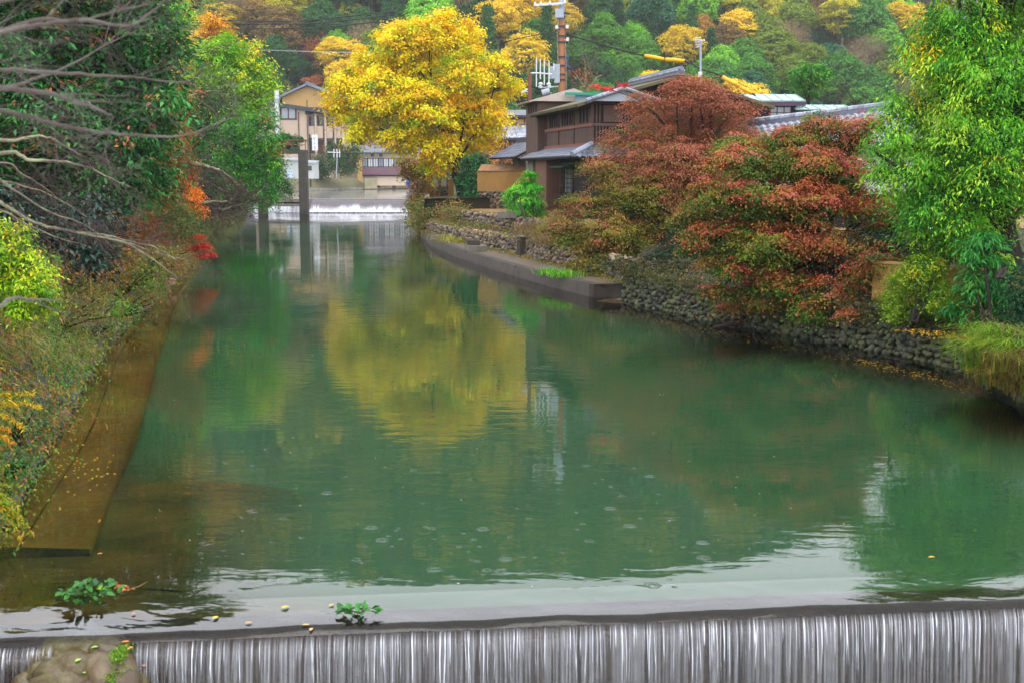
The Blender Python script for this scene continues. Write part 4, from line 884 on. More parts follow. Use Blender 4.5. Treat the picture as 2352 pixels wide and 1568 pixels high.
mb = MB(); mb.tube([(pxx(1291), Yp, 2), (pxx(1291), Yp, 8), (pxx(1290), Yp, pz(60)), (pxx(1289), Yp, pz(-30))], [.26, .24, .19, .17], 12); mb.build('shaft', M['pole_wood'], up, smooth=True)
mb = MB(); mb.tube([(pxx(1289.5), Yp, pz(48)), (pxx(1289.5), Yp, pz(-32))], [.2, .18], 12); mb.build('upper_sleeve', M['metal_grey'], up, smooth=True)
mb = MB(); mb.obox((pxx(1225), Yp-.35, pz(17)), (pxx(1298)-pxx(1225), .1, .14), (0, .12, 0), (0, 0, .13)); mb.build('crossarm', M['white_paint'], up)
for u in (1228, 1241, 1262, 1296): mb = MB(); z = pz(17-(u-1225)*.08); mb.tube([(pxx(u), Yp-.3, z+.05), (pxx(u), Yp-.3, z+.24)], [.08, .05], 7); mb.build('insulator', M['white_paint'], up)
for v in (40, 62, 84, 98, 132, 152, 172, 184): mb = MB(); r0 = .2+.0002*v; mb.tube([(pxx(1290), Yp, pz(v)-.05), (pxx(1290), Yp, pz(v)+.05)], r0+.035, 12); mb.build('band', M['metal_dark'], up)
mb = MB(); mb.box((pxx(1284), Yp-.25, pz(33)), (.5, .3, .5)); mb.build('switch_box', M['metal_grey'], up)
mb = MB(); mb.tube([(pxx(1268), Yp-.2, pz(34)), (pxx(1276), Yp-.2, pz(31)), (pxx(1300), Yp-.2, pz(31)), (pxx(1308), Yp-.2, pz(34))], .05, 6); mb.build('bracket', M['metal_dark'], up)
mb = MB(); mb.tube([(pxx(1270), Yp-.1, pz(182)), (pxx(1270), Yp-.1, pz(156))], [.22, .24], 12); mb.tube([(pxx(1270), Yp-.1, pz(156)), (pxx(1270), Yp-.1, pz(154))], [.25, .12], 12); mb.build('transformer', M['metal_grey'], up, smooth=False)
mb = MB(); mb.box((pxx(1279.5), Yp, pz(170)), (.32, .5, 1.1)); mb.build('transformer_box', M['metal_grey'], up)
mb = MB(); mb.tube([(pxx(1279), Yp-.1, pz(30)), (pxx(1280), Yp-.15, pz(100)), (pxx(1282), Yp-.15, pz(160))], .035, 5); mb.tube([(pxx(1298), Yp-.2, pz(95)), (pxx(1300), Yp-.2, pz(160)), (pxx(1301), Yp-.2, pz(215))], .03, 5); mb.build('conduit', M['lichen'], up)
for (u, v) in ((1302, 63), (1303, 92), (1278, 64)): mb = MB(); mb.box((pxx(u), Yp-.2, pz(v)), (.16, .16, .2)); mb.tube([(pxx(u), Yp-.2, pz(v)), (pxx(1291), Yp, pz(v+1))], .04, 5); mb.build('clamp', M['white_paint'], up)
mb = MB(); mb.tube([(pxx(1299), Yp-.1, pz(125)), (pxx(1305), Yp-.1, pz(132)), (pxx(1301), Yp-.1, pz(150)), (pxx(1308), Yp-.1, pz(156))], .035, 5); mb.build('blue_cord', M['blue'], up)
an = thing('antenna_array', 'white antenna of five upright rods on a horizontal arm beside the pole', 'antenna', (pxx(1217), 72, 6))
Ya = 72.
for (u, v0, v1) in ((1232, 132, 200), (1241, 137, 182), (1250, 138, 196), (1261, 142, 193), (1272, 146, 162)): mb = MB(); mb.tube([at(u, v1, Ya), at(u, v0, Ya)], .035, 6); mb.build('rod', M['white_paint'], an)
mb = MB(); mb.tube([at(1217, 169, Ya), at(1232, 168, Ya), at(1268, 171, Ya)], .04, 6); mb.build('arm', M['white_paint'], an)
mb = MB(); mb.tube([at(1217, 350, Ya), at(1217, 168, Ya)], .11, 8); mb.build('mast', M['rust'], an)
mb = MB(); mb.obox(at(1198, 215, Ya), at(1212, 207, Ya)-at(1198, 215, Ya), V3(0, .25, 0), V3(0, 0, .1)); mb.tube([at(1207, 211, Ya), at(1217, 212, Ya)], .03, 5); mb.build('lamp_arm', M['white_paint'], an)
sp = thing('horn_speakers', 'cluster of white insulators and a grey drum below the antenna rods', 'insulator cluster', at(1254, 210, Ya))
for (u, v) in ((1241, 199), (1242, 192), (1262, 199), (1260, 193)): mb = MB(); q = at(u, v, Ya); mb.tube([q-V3(0, 0, .1), q, q+V3(0, 0, .07)], [.1, .14, .03], 8); mb.build('insulator', M['white_paint'], sp)
q = at(1254, 211, Ya); mb = MB(); mb.tube([q-V3(.22, 0, .1), q+V3(.22, 0, .05)], .2, 10); mb.tube([q+V3(-.2, 0, 0), at(1245, 202, Ya), at(1282, 199, Ya)], .04, 5); mb.build('drum', M['metal_grey'], sp)
mb = MB(); mb.tube([at(1265, 212, Ya), at(1266, 232, Ya)], .04, 5); mb.build('stay', M['metal_grey'], sp)
tv = thing('tv_antenna', 'slim white television antenna on a mast above the red maple', 'antenna', at(1609, 180, 68))
mb = MB(); mb.tube([at(1609, 330, 68), at(1609, 93, 68)], .055, 7); mb.build('mast', M['metal_grey'], tv)
mb = MB(); mb.tube([at(1600, 98, 68), at(1618, 93, 67)], .04, 5); mb.build('boom', M['white_paint'], tv)
for k, (v, w_) in enumerate(((87, 7), (92, 9), (97, 8), (103, 6), (108, 6))): mb = MB(); mb.tube([at(1604-w_, v+1, 68), at(1604+w_*.9, v, 68)], .025, 5); mb.build('element', M['white_paint'], tv)
mb = MB(); q = at(1608, 172, 68); mb.box(q, (.2, .2, .3)); mb.build('clamp', M['white_paint'], tv)
def cable(name, label, pts, r, matl, sub=10, group=None):
    P_ = [Vector(p) for p in pts]; out = []
    n = len(P_)
    for i in range(n-1):
        p0, p1, p2, p3 = P_[max(i-1, 0)], P_[i], P_[i+1], P_[min(i+2, n-1)]
        for k in range(sub):
            t_ = k/sub; out.append(.5*((2*p1)+(p2-p0)*t_+(2*p0-5*p1+4*p2-p3)*t_*t_+(3*p1-p0-3*p2+p3)*t_**3))
    out.append(P_[-1]); mb = MB(); mb.tube(out, r, 5); return tag(mb.build(name, matl, loc=out[0]), label, 'cable', group)
c1 = cable('power_cable', 'black cable with yellow sleeves sagging from the pole over the timber roof', [at(1303, 80, 74), at(1400, 108, 72.5), at(1482, 129, 71.5), at(1572, 141, 70), at(1612, 160, 68.5), at(1640, 168, 67.5), at(1662, 179, 67), at(1712, 206, 66), at(1735, 220, 65.5)], .045, M['black_cable'])
def sleeve(u0, v0, Y0, u1, v1, Y1):
    mb = MB(); a, b = at(u0, v0, Y0), at(u1, v1, Y1); mb.tube([a, (a+b)/2+V3(0, 0, .02), b], .11, 8); o0 = org(c1)
    o = mb.build('yellow_sleeve', M['yellow_plastic'], c1, smooth=True)
sleeve(1482, 129, 71.5, 1524, 137, 70.7); sleeve(1529, 137.5, 70.6, 1572, 141, 70); sleeve(1660, 178, 67, 1698, 199, 66.3); sleeve(1700, 200.5, 66.2, 1727, 215, 65.6)
cable('stay_wire', 'thin slanting stay wire running down to the timber roof', [at(1318, 50, 74), at(1340, 110, 72), at(1369, 195, 69), at(1452, 325, 61)], .012, M['metal_dark'])
cable('wire', 'short dark wire reaching the pole from the yellow tree side', [at(1165, 95, 84), at(1225, 82, 79), at(1280, 72, 74.2)], .028, M['black_cable'])
for k, (va, vb, vc, vd) in enumerate(((48, 49, 46, 34), (50, 56, 53, 43), (53, 66, 63, 54))):
    cable('overhead_wire', ('topmost', 'middle', 'lowest')[k]+' of the three dark overhead wires crossing before the hill', [at(380+k*14, va, 150), at(520, vb-1, 151), at(660, vc+3, 152), at(760, vd+8, 153), at(905, vd-8, 154)], .07, M['black_cable'], group='overhead wires before the hill')
cable('thin_wire', 'thin pale wire with a white bead strung low before the hill', [at(470, 112, 140), at(620, 116, 140), at(800, 121, 141), at(1000, 118, 142)], .025, M['metal_grey'])
tag(MB().tube([at(533, 113, 139.8)+V3(-.2, 0, 0), at(533, 113, 139.8), at(533, 113, 139.8)+V3(.2, 0, 0)], [.1, .22, .1], 8).build('wire_bead', M['white_paint'], loc=at(533, 113, 139.8)), 'white round marker bead hanging on the thin wire', 'marker')
cable('lower_wire', 'pair of thin wires stretched low across the far pool', [at(560, 352, 118), at(720, 352, 118), at(960, 354, 119)], .018, M['black_cable'])
fa = thing('small_antenna', 'small pale antenna standing before the bush by the far pool', 'antenna', at(770, 354, 150))
for u in (767, 774, 780): mb = MB(); mb.tube([at(u, 362, 150), at(u, 343, 150)], .06, 5); mb.build('rod', M['white_paint'], fa)
mb = MB(); mb.tube([at(752, 350, 150), at(782, 351, 150)], .05, 5); mb.build('arm', M['white_paint'], fa)
mb = MB(); mb.tube([at(775, 350, 150), at(772, 410, 160)], .06, 5); mb.build('mast', M['metal_grey'], fa)
q = at(1000*2352/2508, 448*2352/2508, 200); bb_ = thing('blue_tarpaulin', 'small blue tarpaulin bundle at the edge of the far pool', 'tarpaulin', q)
bm = bmesh.new(); bmesh.ops.create_icosphere(bm, subdivisions=2, radius=1)
mb = MB(); rr = random.Random(3); mb.add([(q.x+v.co.x*.42*(1+rr.uniform(-.2, .2)), q.y+v.co.y*.4, q.z+v.co.z*.72*(1+rr.uniform(-.15, .15))) for v in bm.verts], [tuple(v.index for v in f.verts) for f in bm.faces]); bm.free(); mb.build('sheet', M['blue'], bb_, smooth=True)
MB().box((q.x+1.0, q.y+1, q.z+.4), (.9, .3, 2.2)).build('pink_panel', mat('salmon_panel', 'b5806c', .8, .15, 2), bb_)
# ---------------------------------------------------------------- vegetation
def sphere_pts(n, rng, up=.15):
    d = rng.normal(size=(n, 3)); d = norm(d); d[:, 2] = d[:, 2]*(1-up*.3)+up*.5; return norm(d)
def foliage(lobes, pal, leaf, seed, clump=.4, dens=9., per=26, flat=.35, droop=.2, wr=.45, s=.8, spread=.6, jit=.16, shell=(.62, 1.05), up=.25, hang=False, zmin=None, zpal=None, lat=.6, cjit=.10):
    """lobes: rows (x,y,z,rx,ry,rz). Leaves gathered in clumps scattered near the skin of every lobe."""
    rng = np.random.default_rng(seed); A = []
    Lb = np.array(lobes, float)
    for (x, y, z, rx, ry, rz) in Lb:
        area = 4*math.pi*((rx*ry)**1.6/3+(rx*rz)**1.6/3+(ry*rz)**1.6/3)**(1/1.6); m = max(5, int(area*dens))
        d = sphere_pts(m, rng, up); rad = rng.uniform(shell[0], shell[1], (m, 1)); c = d*rad*np.array([[rx, ry, rz]])+np.array([[x, y, z]])
        ins = np.zeros(m, bool)
        for (x2, y2, z2, a2, b2, c2) in Lb:
            if (x2, y2, z2) == (x, y, z): continue
            ins |= (((c-np.array([[x2, y2, z2]]))/np.array([[a2, b2, c2]]))**2).sum(1) < .42
        A.append(np.c_[c, d][~ins])
    A = np.concatenate(A); 
    if zmin is not None: A = A[A[:, 2] > zmin]
    C0, D0 = A[:, :3], A[:, 3:]; m = len(C0)
    cr = clump*rng.uniform(.6, 1.35, m); cc = pick(C0, pal, rng, s, spread, cjit)
    if zpal is not None:
        f, pal2, sd = zpal; w = f(C0, D0, rng); c2 = pick(C0, pal2, rng, s, spread, .10); k = rng.random(m) < w; cc[k] = c2[k]
    k = np.repeat(np.arange(m), per); n = len(k)
    o = rng.normal(size=(n, 3))*.55; o[:, 2] *= flat
    rr = np.linalg.norm(o[:, :2], axis=1); o[:, 2] -= droop*rr**2
    C = C0[k]+o*cr[k][:, None]
    if hang:
        D = np.c_[o[:, 0]*.9+D0[k][:, 0]*.3, o[:, 1]*.9+D0[k][:, 1]*.3, np.full(n, -.8)]+rng.normal(size=(n, 3))*.3; Nn = np.c_[D0[k][:, :2]*.7+rng.normal(size=(n, 2))*.5, rng.normal(size=n)*.3+.75]
    else:
        D = np.c_[o[:, :2]+D0[k][:, :2]*.4, -.35*np.ones(n)-droop*rr]+rng.normal(size=(n, 3))*.35
        Nn = np.c_[D0[k]*lat]+np.array([[0, 0, .8]])+rng.normal(size=(n, 3))*.45
    L = leaf*rng.uniform(.65, 1.3, n); cols = np.clip(cc[k]*1.14*(1+rng.normal(size=(n, 1))*jit), .003, .9)
    return leaf_arrays(C, Nn, D, L, wr, cols), C0
def limbs(base, lobes, r0, seed, C0=None, twigs=0, crook=.12, fork=.35):
    rnd = random.Random(seed); mb = MB(); base = Vector(base); L = [Vector(l[:3]) for l in lobes]; cen = sum(L, Vector())/len(L)
    top = base.lerp(cen, .85); pts = []
    for i in range(7):
        t_ = i/6; p = base.lerp(top, t_); pts.append(p+Vector((rnd.uniform(-1, 1), rnd.uniform(-1, 1), 0))*crook*(1 if i else 0)*(top-base).length*.15)
    mb.tube(pts, [r0*(1.25 if i == 0 else 1-.11*i) for i in range(7)], 9)
    for l in L:
        i = rnd.randint(2, 5); s_ = pts[i]; e = l; md = s_.lerp(e, .5)+Vector((rnd.uniform(-.2, .2), rnd.uniform(-.2, .2), .12))*(e-s_).length
        q = [s_.lerp(md, t_).lerp(md.lerp(e, t_), t_) for t_ in (0, .2, .4, .6, .8, 1)]; rr = r0*fork*(1-.08*i)
        mb.tube(q, [rr*(1-.15*k) for k in range(6)], 6)
        if C0 is not None and twigs:
            near = np.argsort(((C0-np.array(l))**2).sum(1))[:max(1, twigs)]
            for j in near:
                c = Vector(C0[j]); b = q[rnd.randint(2, 5)]; mb.tube([b, b.lerp(c, .5)+Vector((0, 0, .04*(c-b).length)), c], [rr*.35, rr*.22, rr*.1], 4)
    return mb
def pxl(lst, Y0, sy=.8, seed=1, sz=.85, depth=.5, sx=1.0):
    """lobes read off the photograph: (u, v, radius px[, depth offset in m])"""
    rnd = random.Random(seed); out = []
    for q in lst:
        u, v, r = q[:3]; dy = q[3] if len(q) > 3 else rnd.uniform(-depth, depth)*r*Y0/2800*2
        Y = Y0+dy; p = at(u, v, Y); R_ = r*Y/2800; out.append((p.x, p.y, p.z, R_*sx, R_*sy, R_*sz))
    return out
def tree(name, label, cat, base, lobes, pal, leaf, seed, r0=.2, matl='leaf', bark='bark_dark', twigs=3, group=None, crown='crown', fork=.35, **kw):
    root = thing(name, label, cat, base, group); (V, Q, K), C0 = foliage(lobes, pal, leaf, seed, **kw)
    npmesh(crown, V, Q, M[matl], K, parent=root); limbs(base, lobes, r0, seed, C0, twigs, fork=fork).build('trunk', M[bark], root, smooth=True); return root
def bush(name, label, base, lobes, pal, leaf, seed, cat='shrub', matl='leaf', group=None, **kw):
    root = thing(name, label, cat, base, group); (V, Q, K), C0 = foliage(lobes, pal, leaf, seed, **kw)
    npmesh('foliage', V, Q, M[matl], K, parent=root)
    rnd = random.Random(seed); mb = MB(); b = Vector(base)
    for k in range(7):
        c = Vector(C0[rnd.randrange(len(C0))]); mb.tube([b+Vector((rnd.uniform(-.1, .1), rnd.uniform(-.1, .1), 0)), b.lerp(c, .6)+Vector((0, 0, .05)), c], [.03, .02, .008], 4)
    mb.build('stem', M['bark_dark'], root); return root
# ---- the yellow tree
YEL = [('f6cc0e', 3), ('f0b80a', 2.2), ('f8d61a', 2.8), ('d2c814', 1.3), ('98b016', 1.0), ('76981c', .6), ('e0a010', .5)]
yl = pxl([(990, 75, 52), (1050, 85, 55), (915, 100, 55), (860, 150, 55), (960, 150, 70), (1070, 165, 62, -2), (1150, 140, 24), (800, 190, 42), (880, 225, 70, -2.5), (975, 250, 78, -3), (1080, 250, 62, -1), (1150, 205, 42), (1120, 275, 45), (790, 255, 40), (835, 300, 42, -2), (920, 315, 48, -2.5), (1000, 335, 50, -2.5), (1060, 345, 40), (1000, 385, 30, -2), (1105, 315, 40), (760, 215, 18), (1180, 195, 18), (1018, 35, 22)], 86, seed=3)
tree('golden_tree', 'big round golden yellow tree on the right bank', 'tree', (at(1068, 440, 85).x, 85, 2.3), yl, YEL, .19, 31, .42, dens=2.6, per=60, clump=.62, flat=.5, droop=.25, wr=.62, s=.55, spread=.7, shell=(.45, 1.06), twigs=5, fork=.3)
# ---- red maples
RED = [('ac5c34', 2.2), ('9e5a36', 2), ('a86a38', 2), ('88762e', 1.8), ('aa6450', 1.4), ('9c5444', 1.4), ('b44c42', .5)]
GRN = [('446218', 2), ('5e701c', 1.8), ('345418', 2), ('767026', .9), ('8c662a', .5)]
OLV = [('727222', 2), ('7e7a28', 1.4), ('566c1e', 2), ('8e722e', .9), ('a07434', .5)]
RBR = [('965840', 2), ('a0603e', 2), ('845240', 1.8), ('a8624c', 1.4), ('7a602e', 1.8)]
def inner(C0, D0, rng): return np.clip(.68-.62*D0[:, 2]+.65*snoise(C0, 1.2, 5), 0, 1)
ma = pxl([(1600, 220, 70), (1560, 205, 45), (1630, 210, 55), (1480, 240, 50), (1690, 250, 50), (1700, 330, 60), (1530, 275, 85), (1655, 290, 80), (1450, 330, 75), (1560, 360, 110, -1), (1395, 395, 65), (1660, 420, 100, -.6), (1480, 440, 95, -1.4), (1345, 470, 55, -1), (1560, 490, 95, -1.2), (1400, 530, 85, -1.8), (1300, 520, 38, -1.5), (1490, 570, 75, -1.5), (1410, 605, 55, -2), (1640, 520, 70), (1590, 195, 40), (1560, 590, 60, -.6), (1350, 570, 45, -1.6), (1480, 500, 90, .8), (1560, 420, 100, 1), (1440, 430, 80, .8), (1400, 560, 70, .2), (1450, 600, 70, -.8), (1520, 610, 55, -1), (1300, 545, 30, -1.6), (1600, 330, 80, 1), (1340, 610, 36, -2), (1285, 505, 40, -1.2), (1268, 527, 28, -1.5), (1365, 615, 45, -2), (1425, 632, 42, -2.2), (1500, 640, 40, -2), (1440, 380, 70, .5), (1330, 540, 50, -.5)], 45.5, seed=4, sz=.62)
tree('red_maple', 'broad russet maple in front of the timber house, olive at its lower left', 'tree', (8.0, 46.2, 1.7), ma, RBR, .072, 41, .26, matl='leaf_shady', dens=9.5, per=62, clump=.4, flat=.24, droop=.35, wr=.55, s=.9, spread=.8, shell=(.35, 1.08), up=.5, jit=.09,
     zpal=(lambda C, D, r: np.clip(np.clip(.3-.35*D[:, 2]-.28*(C[:, 0]-5.2)-.16*(C[:, 2]-4.2), 0, 1)+.5*(snoise(C, 1.0, 17)-.25), .04, 1), OLV, 3))
mbm = pxl([(1885, 305, 62), (1800, 335, 75), (1975, 320, 52), (1700, 375, 85), (1850, 370, 85, -.8), (1950, 395, 75, -.5), (1640, 440, 70), (1740, 455, 100, -1), (1860, 460, 95, -1.4), (1985, 480, 65, -.8), (1660, 540, 80, -.8), (1770, 560, 95, -1.6), (1890, 560, 85, -1.6), (1690, 620, 55, -1.2), (1800, 640, 60, -1.6), (1900, 650, 50, -2), (1975, 590, 50, -1.5), (1590, 490, 42), (1630, 600, 36, -.8), (1950, 660, 40, -2.6), (2020, 520, 36), (1840, 690, 45, -2), (1740, 650, 50, -1), (1880, 700, 38, -2.6), (1930, 690, 40, -3), (1700, 480, 80, .8), (1800, 500, 90, .8), (1900, 450, 80, .8), (1830, 590, 80, .5), (1720, 600, 70, .3), (1600, 540, 40, -.5), (1960, 560, 55, .2), (2000, 570, 46, -2), (1985, 625, 46, -3), (1960, 722, 32, -3.8), (1650, 670, 46, -1.2), (1760, 695, 46, -1.3), (1855, 715, 44, -2.8), (2025, 600, 50, -3.2), (2045, 520, 46), (2055, 450, 40), (1890, 285, 62), (1985, 285, 50), (1700, 330, 60), (1580, 500, 45), (1610, 560, 50, -.5), (1760, 380, 70, .6), (1850, 400, 80, .8), (1920, 345, 60, .6), (1810, 320, 60), (1950, 440, 70, .8), (1680, 700, 36, -.2), (1800, 660, 50, -1.8), (1900, 690, 40, -3)], 31.8, seed=6, sz=.55)
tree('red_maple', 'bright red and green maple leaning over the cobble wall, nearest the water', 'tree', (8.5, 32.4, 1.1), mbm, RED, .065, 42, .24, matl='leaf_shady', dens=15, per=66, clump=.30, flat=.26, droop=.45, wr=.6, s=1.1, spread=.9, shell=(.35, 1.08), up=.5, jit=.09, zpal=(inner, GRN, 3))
(V, Q, K), _ = foliage(pxl([(1400, 205, 12), (1375, 198, 8), (1430, 196, 8)], 52, seed=3, sz=.4), [('c8323c', 1), ('b04038', 1)], .1, 5, clump=.25, dens=20, per=20, flat=.3)
rs = thing('red_maple_spray', 'thin bright red maple spray reaching over the mossy roof', 'branch', at(1460, 220, 52)); npmesh('foliage', V, Q, M['leaf'], K, parent=rs)
MB().tube([at(1520, 260, 51), at(1450, 222, 52), at(1400, 206, 52), at(1350, 200, 52)], [.03, .02, .015, .006], 5).build('twig', M['bark_dark'], rs)
# ---- the tall green tree at the right edge
GT = [('2f6a1c', 2.2), ('468a1e', 2.8), ('5c9e20', 3), ('78b028', 2.2), ('96ba30', 1.0)]
rt = pxl([(2225, 55, 100), (2335, 30, 115), (2160, 150, 80), (2270, 170, 115, -1), (2400, 170, 120, -1), (2115, 250, 75), (2215, 290, 100, -1.2), (2335, 320, 100, -1.5), (2075, 330, 50), (2140, 395, 75, -1), (2250, 410, 85, -1.5), (2370, 430, 90, -1), (2050, 420, 32, -.8), (2150, 480, 60, -1.3), (2215, 520, 50, -1.4), (2040, 355, 28), (2110, 510, 34, -1), (2450, 320, 110), (2470, 60, 120), (2200, 130, 110, 1.2), (2300, 260, 130, 1.3), (2150, 330, 100, 1.2), (2250, 400, 110, .9), (2380, 400, 120, .9), (2050, 380, 40, .2), (2080, 460, 45, -.3), (2020, 395, 26, -.6), (2300, 535, 50, .2), (2000, 345, 22, -.8), (2130, 525, 50, -.4), (2200, 555, 46, -.5), (2260, 495, 60, -.2), (2100, 460, 55, .5), (2170, 440, 70, .6), (2030, 300, 34), (2060, 240, 40), (2120, 110, 60), (2150, 60, 60),
          (2215, -80, 95), (2330, -110, 120), (2450, -100, 120), (2180, -200, 80), (2290, -240, 110), (2400, -250, 120), (2240, -340, 80), (2350, -390, 100), (2450, -360, 110), (2300, -480, 70), (2400, -510, 80)], 27, seed=8, sz=.75)
tree('green_tree', 'tall bright green tree with long drooping leaves and some yellow sprays', 'tree', (at(2320, 600, 27).x, 27, 1.3), rt, GT, .12, 51, .62, matl='leaf_shady', dens=13, per=42, clump=.33, flat=.5, droop=.7, wr=.25, s=1.3, spread=1.0, cjit=.22, jit=.12, zpal=(lambda C, D, r: np.clip((snoise(C, 1.3, 12)-.62)*2.2, 0, .7)+.015, [('d4c01c', 2), ('b8bc24', 2), ('dcb41c', 1)], 3), hang=True, shell=(.4, 1.06), twigs=3, fork=.14)
# ---- hedge and plants on the right bank
SH = [('7a9a1a', 2), ('8e9e1e', 1.6), ('4c7a1c', 2), ('35681e', 1.6), ('b89a20', .4)]
b0 = on(2110, 745, .95)
bush('round_shrub', 'rounded yellow green clipped shrub in front of the tan fence', (b0.x, b0.y+.4, .95), pxl([(2110, 665, 68), (2075, 690, 48), (2150, 690, 50), (2120, 625, 45), (2065, 720, 30)], 25.8, seed=2), SH, .06, 61, dens=60, per=34, clump=.17, flat=.7, wr=.5, s=2.2, shell=(.6, 1.05))
bush('shrub', 'olive green shrub growing just above the rounded clipped shrub', at(2150, 600, 27), pxl([(2150, 580, 48), (2110, 600, 36), (2190, 590, 40)], 26.8, seed=3), [('5a7a1e', 2), ('3f621c', 2), ('7a8a24', 1)], .055, 62, dens=26, per=24, clump=.17, flat=.7, s=2)
bush('dark_shrub', 'dark blue green shrub in the shade left of the clipped shrub', at(2020, 600, 30), pxl([(2020, 575, 40), (2060, 570, 35), (1980, 560, 36)], 30, seed=4), [('1f3a2c', 2), ('2c4a34', 1.5), ('3c5a48', .8)], .07, 63, dens=20, per=22, clump=.2, flat=.7, s=2)
BB = [('2f7a2c', 2), ('3c8a34', 2), ('256a2c', 1.6), ('5a9a3c', 1)]
bush('dwarf_bamboo', 'hanging blue green dwarf bamboo beside the tan fence', on(2265, 740, 1.1), pxl([(2255, 570, 42), (2265, 630, 50), (2270, 690, 48), (2240, 660, 36), (2300, 700, 42), (2262, 735, 30)], 24.6, seed=5), BB, .2, 64, cat='bamboo', dens=22, per=24, clump=.25, hang=True, wr=.16, s=1.2)
bush('dwarf_bamboo', 'small tuft of blue green dwarf bamboo hanging at the left of the larger one', on(2195, 735, 1.0), pxl([(2195, 715, 26), (2215, 730, 18)], 24.8, seed=5), BB, .16, 65, cat='bamboo', dens=30, per=26, clump=.2, hang=True, wr=.16, s=1.2)
bush('dark_shrub', 'dark leafy shrub at the right edge behind the grass', on(2345, 720, 1.2), pxl([(2335, 690, 36), (2350, 650, 40), (2350, 740, 30)], 24, seed=7), [('1f4a30', 2), ('2c5a38', 1.5), ('4a7a44', .6)], .09, 66, dens=22, per=22, clump=.2, flat=.7)
bush('leafy_shoot', 'bright yellow green leafy shoot against the dark trunk', on(2300, 640, 2), pxl([(2300, 600, 22), (2285, 625, 16)], 25.2, seed=7), [('7aa01e', 2), ('a0b020', 1)], .12, 67, dens=30, per=18, clump=.15, flat=.6)
def blades(name, label, roots, pal, seed, L=.8, w=.018, lean=(0, -.3), cat='grass', n=600, spread=.3, kind=None, curl=.9, group=None, seg=4, matl='leaf'):
    """arching grass blades rooted in a patch"""
    rng = np.random.default_rng(seed); R0 = np.array([tuple(r) for r in roots]); k = rng.integers(0, len(R0), n)
    P0 = R0[k]+rng.normal(size=(n, 3))*np.array([[spread, spread, spread*.12]]); an = rng.uniform(0, 6.28, n)
    dirh = np.c_[np.cos(an)*.55+lean[0], np.sin(an)*.55+lean[1]]; ln = L*rng.uniform(.5, 1.2, n); side = np.c_[-dirh[:, 1], dirh[:, 0]]; side = side/np.maximum(np.linalg.norm(side, axis=1, keepdims=True), 1e-6)
    rows = []
    for j in range(seg+1):
        q = j/seg; h = (q-curl*.75*q*q)*ln; o = (q**1.6)*ln*.8; c = P0+np.c_[dirh*o[:, None], h]; ww = w*(1-q*.85)
        rows.append(c-np.c_[side*ww, np.zeros(n)]); rows.append(c+np.c_[side*ww, np.zeros(n)])
    V = np.stack(rows, 1).reshape(-1, 3); b = (np.arange(n)*(2*(seg+1)))[:, None]
    Q = np.concatenate([b+np.array([[2*j, 2*j+1, 2*j+3, 2*j+2]]) for j in range(seg)], 0)
    c = pick(P0, pal, rng, 1.5, .8, .18); K = np.repeat(c, 2*(seg+1), axis=0)
    o = npmesh(name, V, Q, M[matl], K, loc=R0[0]); return tag(o, label, cat if kind is None else None, group, kind)
GRS = [('7fa826', 2), ('6a9424', 2), ('98a036', 1.2), ('a08a3c', .6), ('5a8420', 1.6)]
blades('grass_clump', 'arching bright green grass clump on the right bank at the edge of the water', [on(2300, 800, .8), on(2330, 830, .7), on(2280, 830, .6), on(2270, 850, .3)], GRS, 71, L=1.15, w=.012, lean=(-.45, -.35), n=1500, spread=.22)
blades('grass_clump', 'dry reddish brown grass clump hanging to the water at the right edge', [on(2345, 850, .7), on(2335, 880, .4), on(2360, 900, .3), on(2300, 880, .25)], [('7a5c2c', 2), ('8a7432', 2), ('6a7a2c', 2), ('9a8430', 1), ('5c4a28', 1.4)], 72, L=.9, w=.009, lean=(-.35, -.4), n=1300, spread=.25)
bush('bamboo', 'bright green bamboo clump beside the tan wall and the timber bay', on(1215, 520, 1.6), pxl([(1215, 410, 20), (1215, 440, 32), (1205, 470, 38), (1195, 440, 24), (1180, 455, 22), (1220, 490, 32), (1215, 515, 24), (1228, 470, 24)], 63.5, seed=9, depth=.3), [('4ea41c', 2.4), ('3c9420', 2), ('70b424', 1.5), ('90c02c', .6)], .2, 68, cat='bamboo', dens=9, per=30, clump=.32, hang=True, wr=.25, s=1.1)
bush('evergreen_shrub', 'tall rounded dark green evergreen shrub beside the white shed', (at(1075, 460, 82).x, 82, 2.3), pxl([(1085, 378, 28), (1092, 402, 28), (1080, 418, 26), (1090, 442, 28), (1082, 465, 22), (1103, 378, 20)], 82, seed=10, depth=.3), [('2c6a34', 2), ('1f5230', 2), ('3c7a40', 1.2), ('5a8f4c', .4)], .2, 69, dens=5, per=34, clump=.42, flat=.7, s=.7)
bush('autumn_shrub', 'reddish green autumn shrub overhanging the water by the far weir', (at(975, 480, 88).x, 88, 1.6), pxl([(970, 440, 30), (985, 465, 28), (965, 480, 24), (985, 500, 26), (1010, 480, 24), (955, 460, 18)], 87, seed=11, depth=.3), [('8a6a34', 2), ('a86a3c', 1.4), ('6a7a2c', 1.4), ('9a4a38', .8), ('a8a02c', .6)], .2, 70, dens=5, per=30, clump=.45, flat=.7, s=.7)
bush('autumn_shrub', 'olive and orange bush drooping under the golden tree', (at(960, 430, 95).x, 95, 2.3), pxl([(950, 385, 26), (975, 400, 26), (940, 400, 20), (990, 420, 22), (930, 380, 18)], 95, seed=12, depth=.3), [('7a6a24', 2), ('9a6a2c', 1.4), ('5a6a24', 1.4)], .22, 73, dens=4.5, per=30, clump=.45, flat=.7, s=.7)
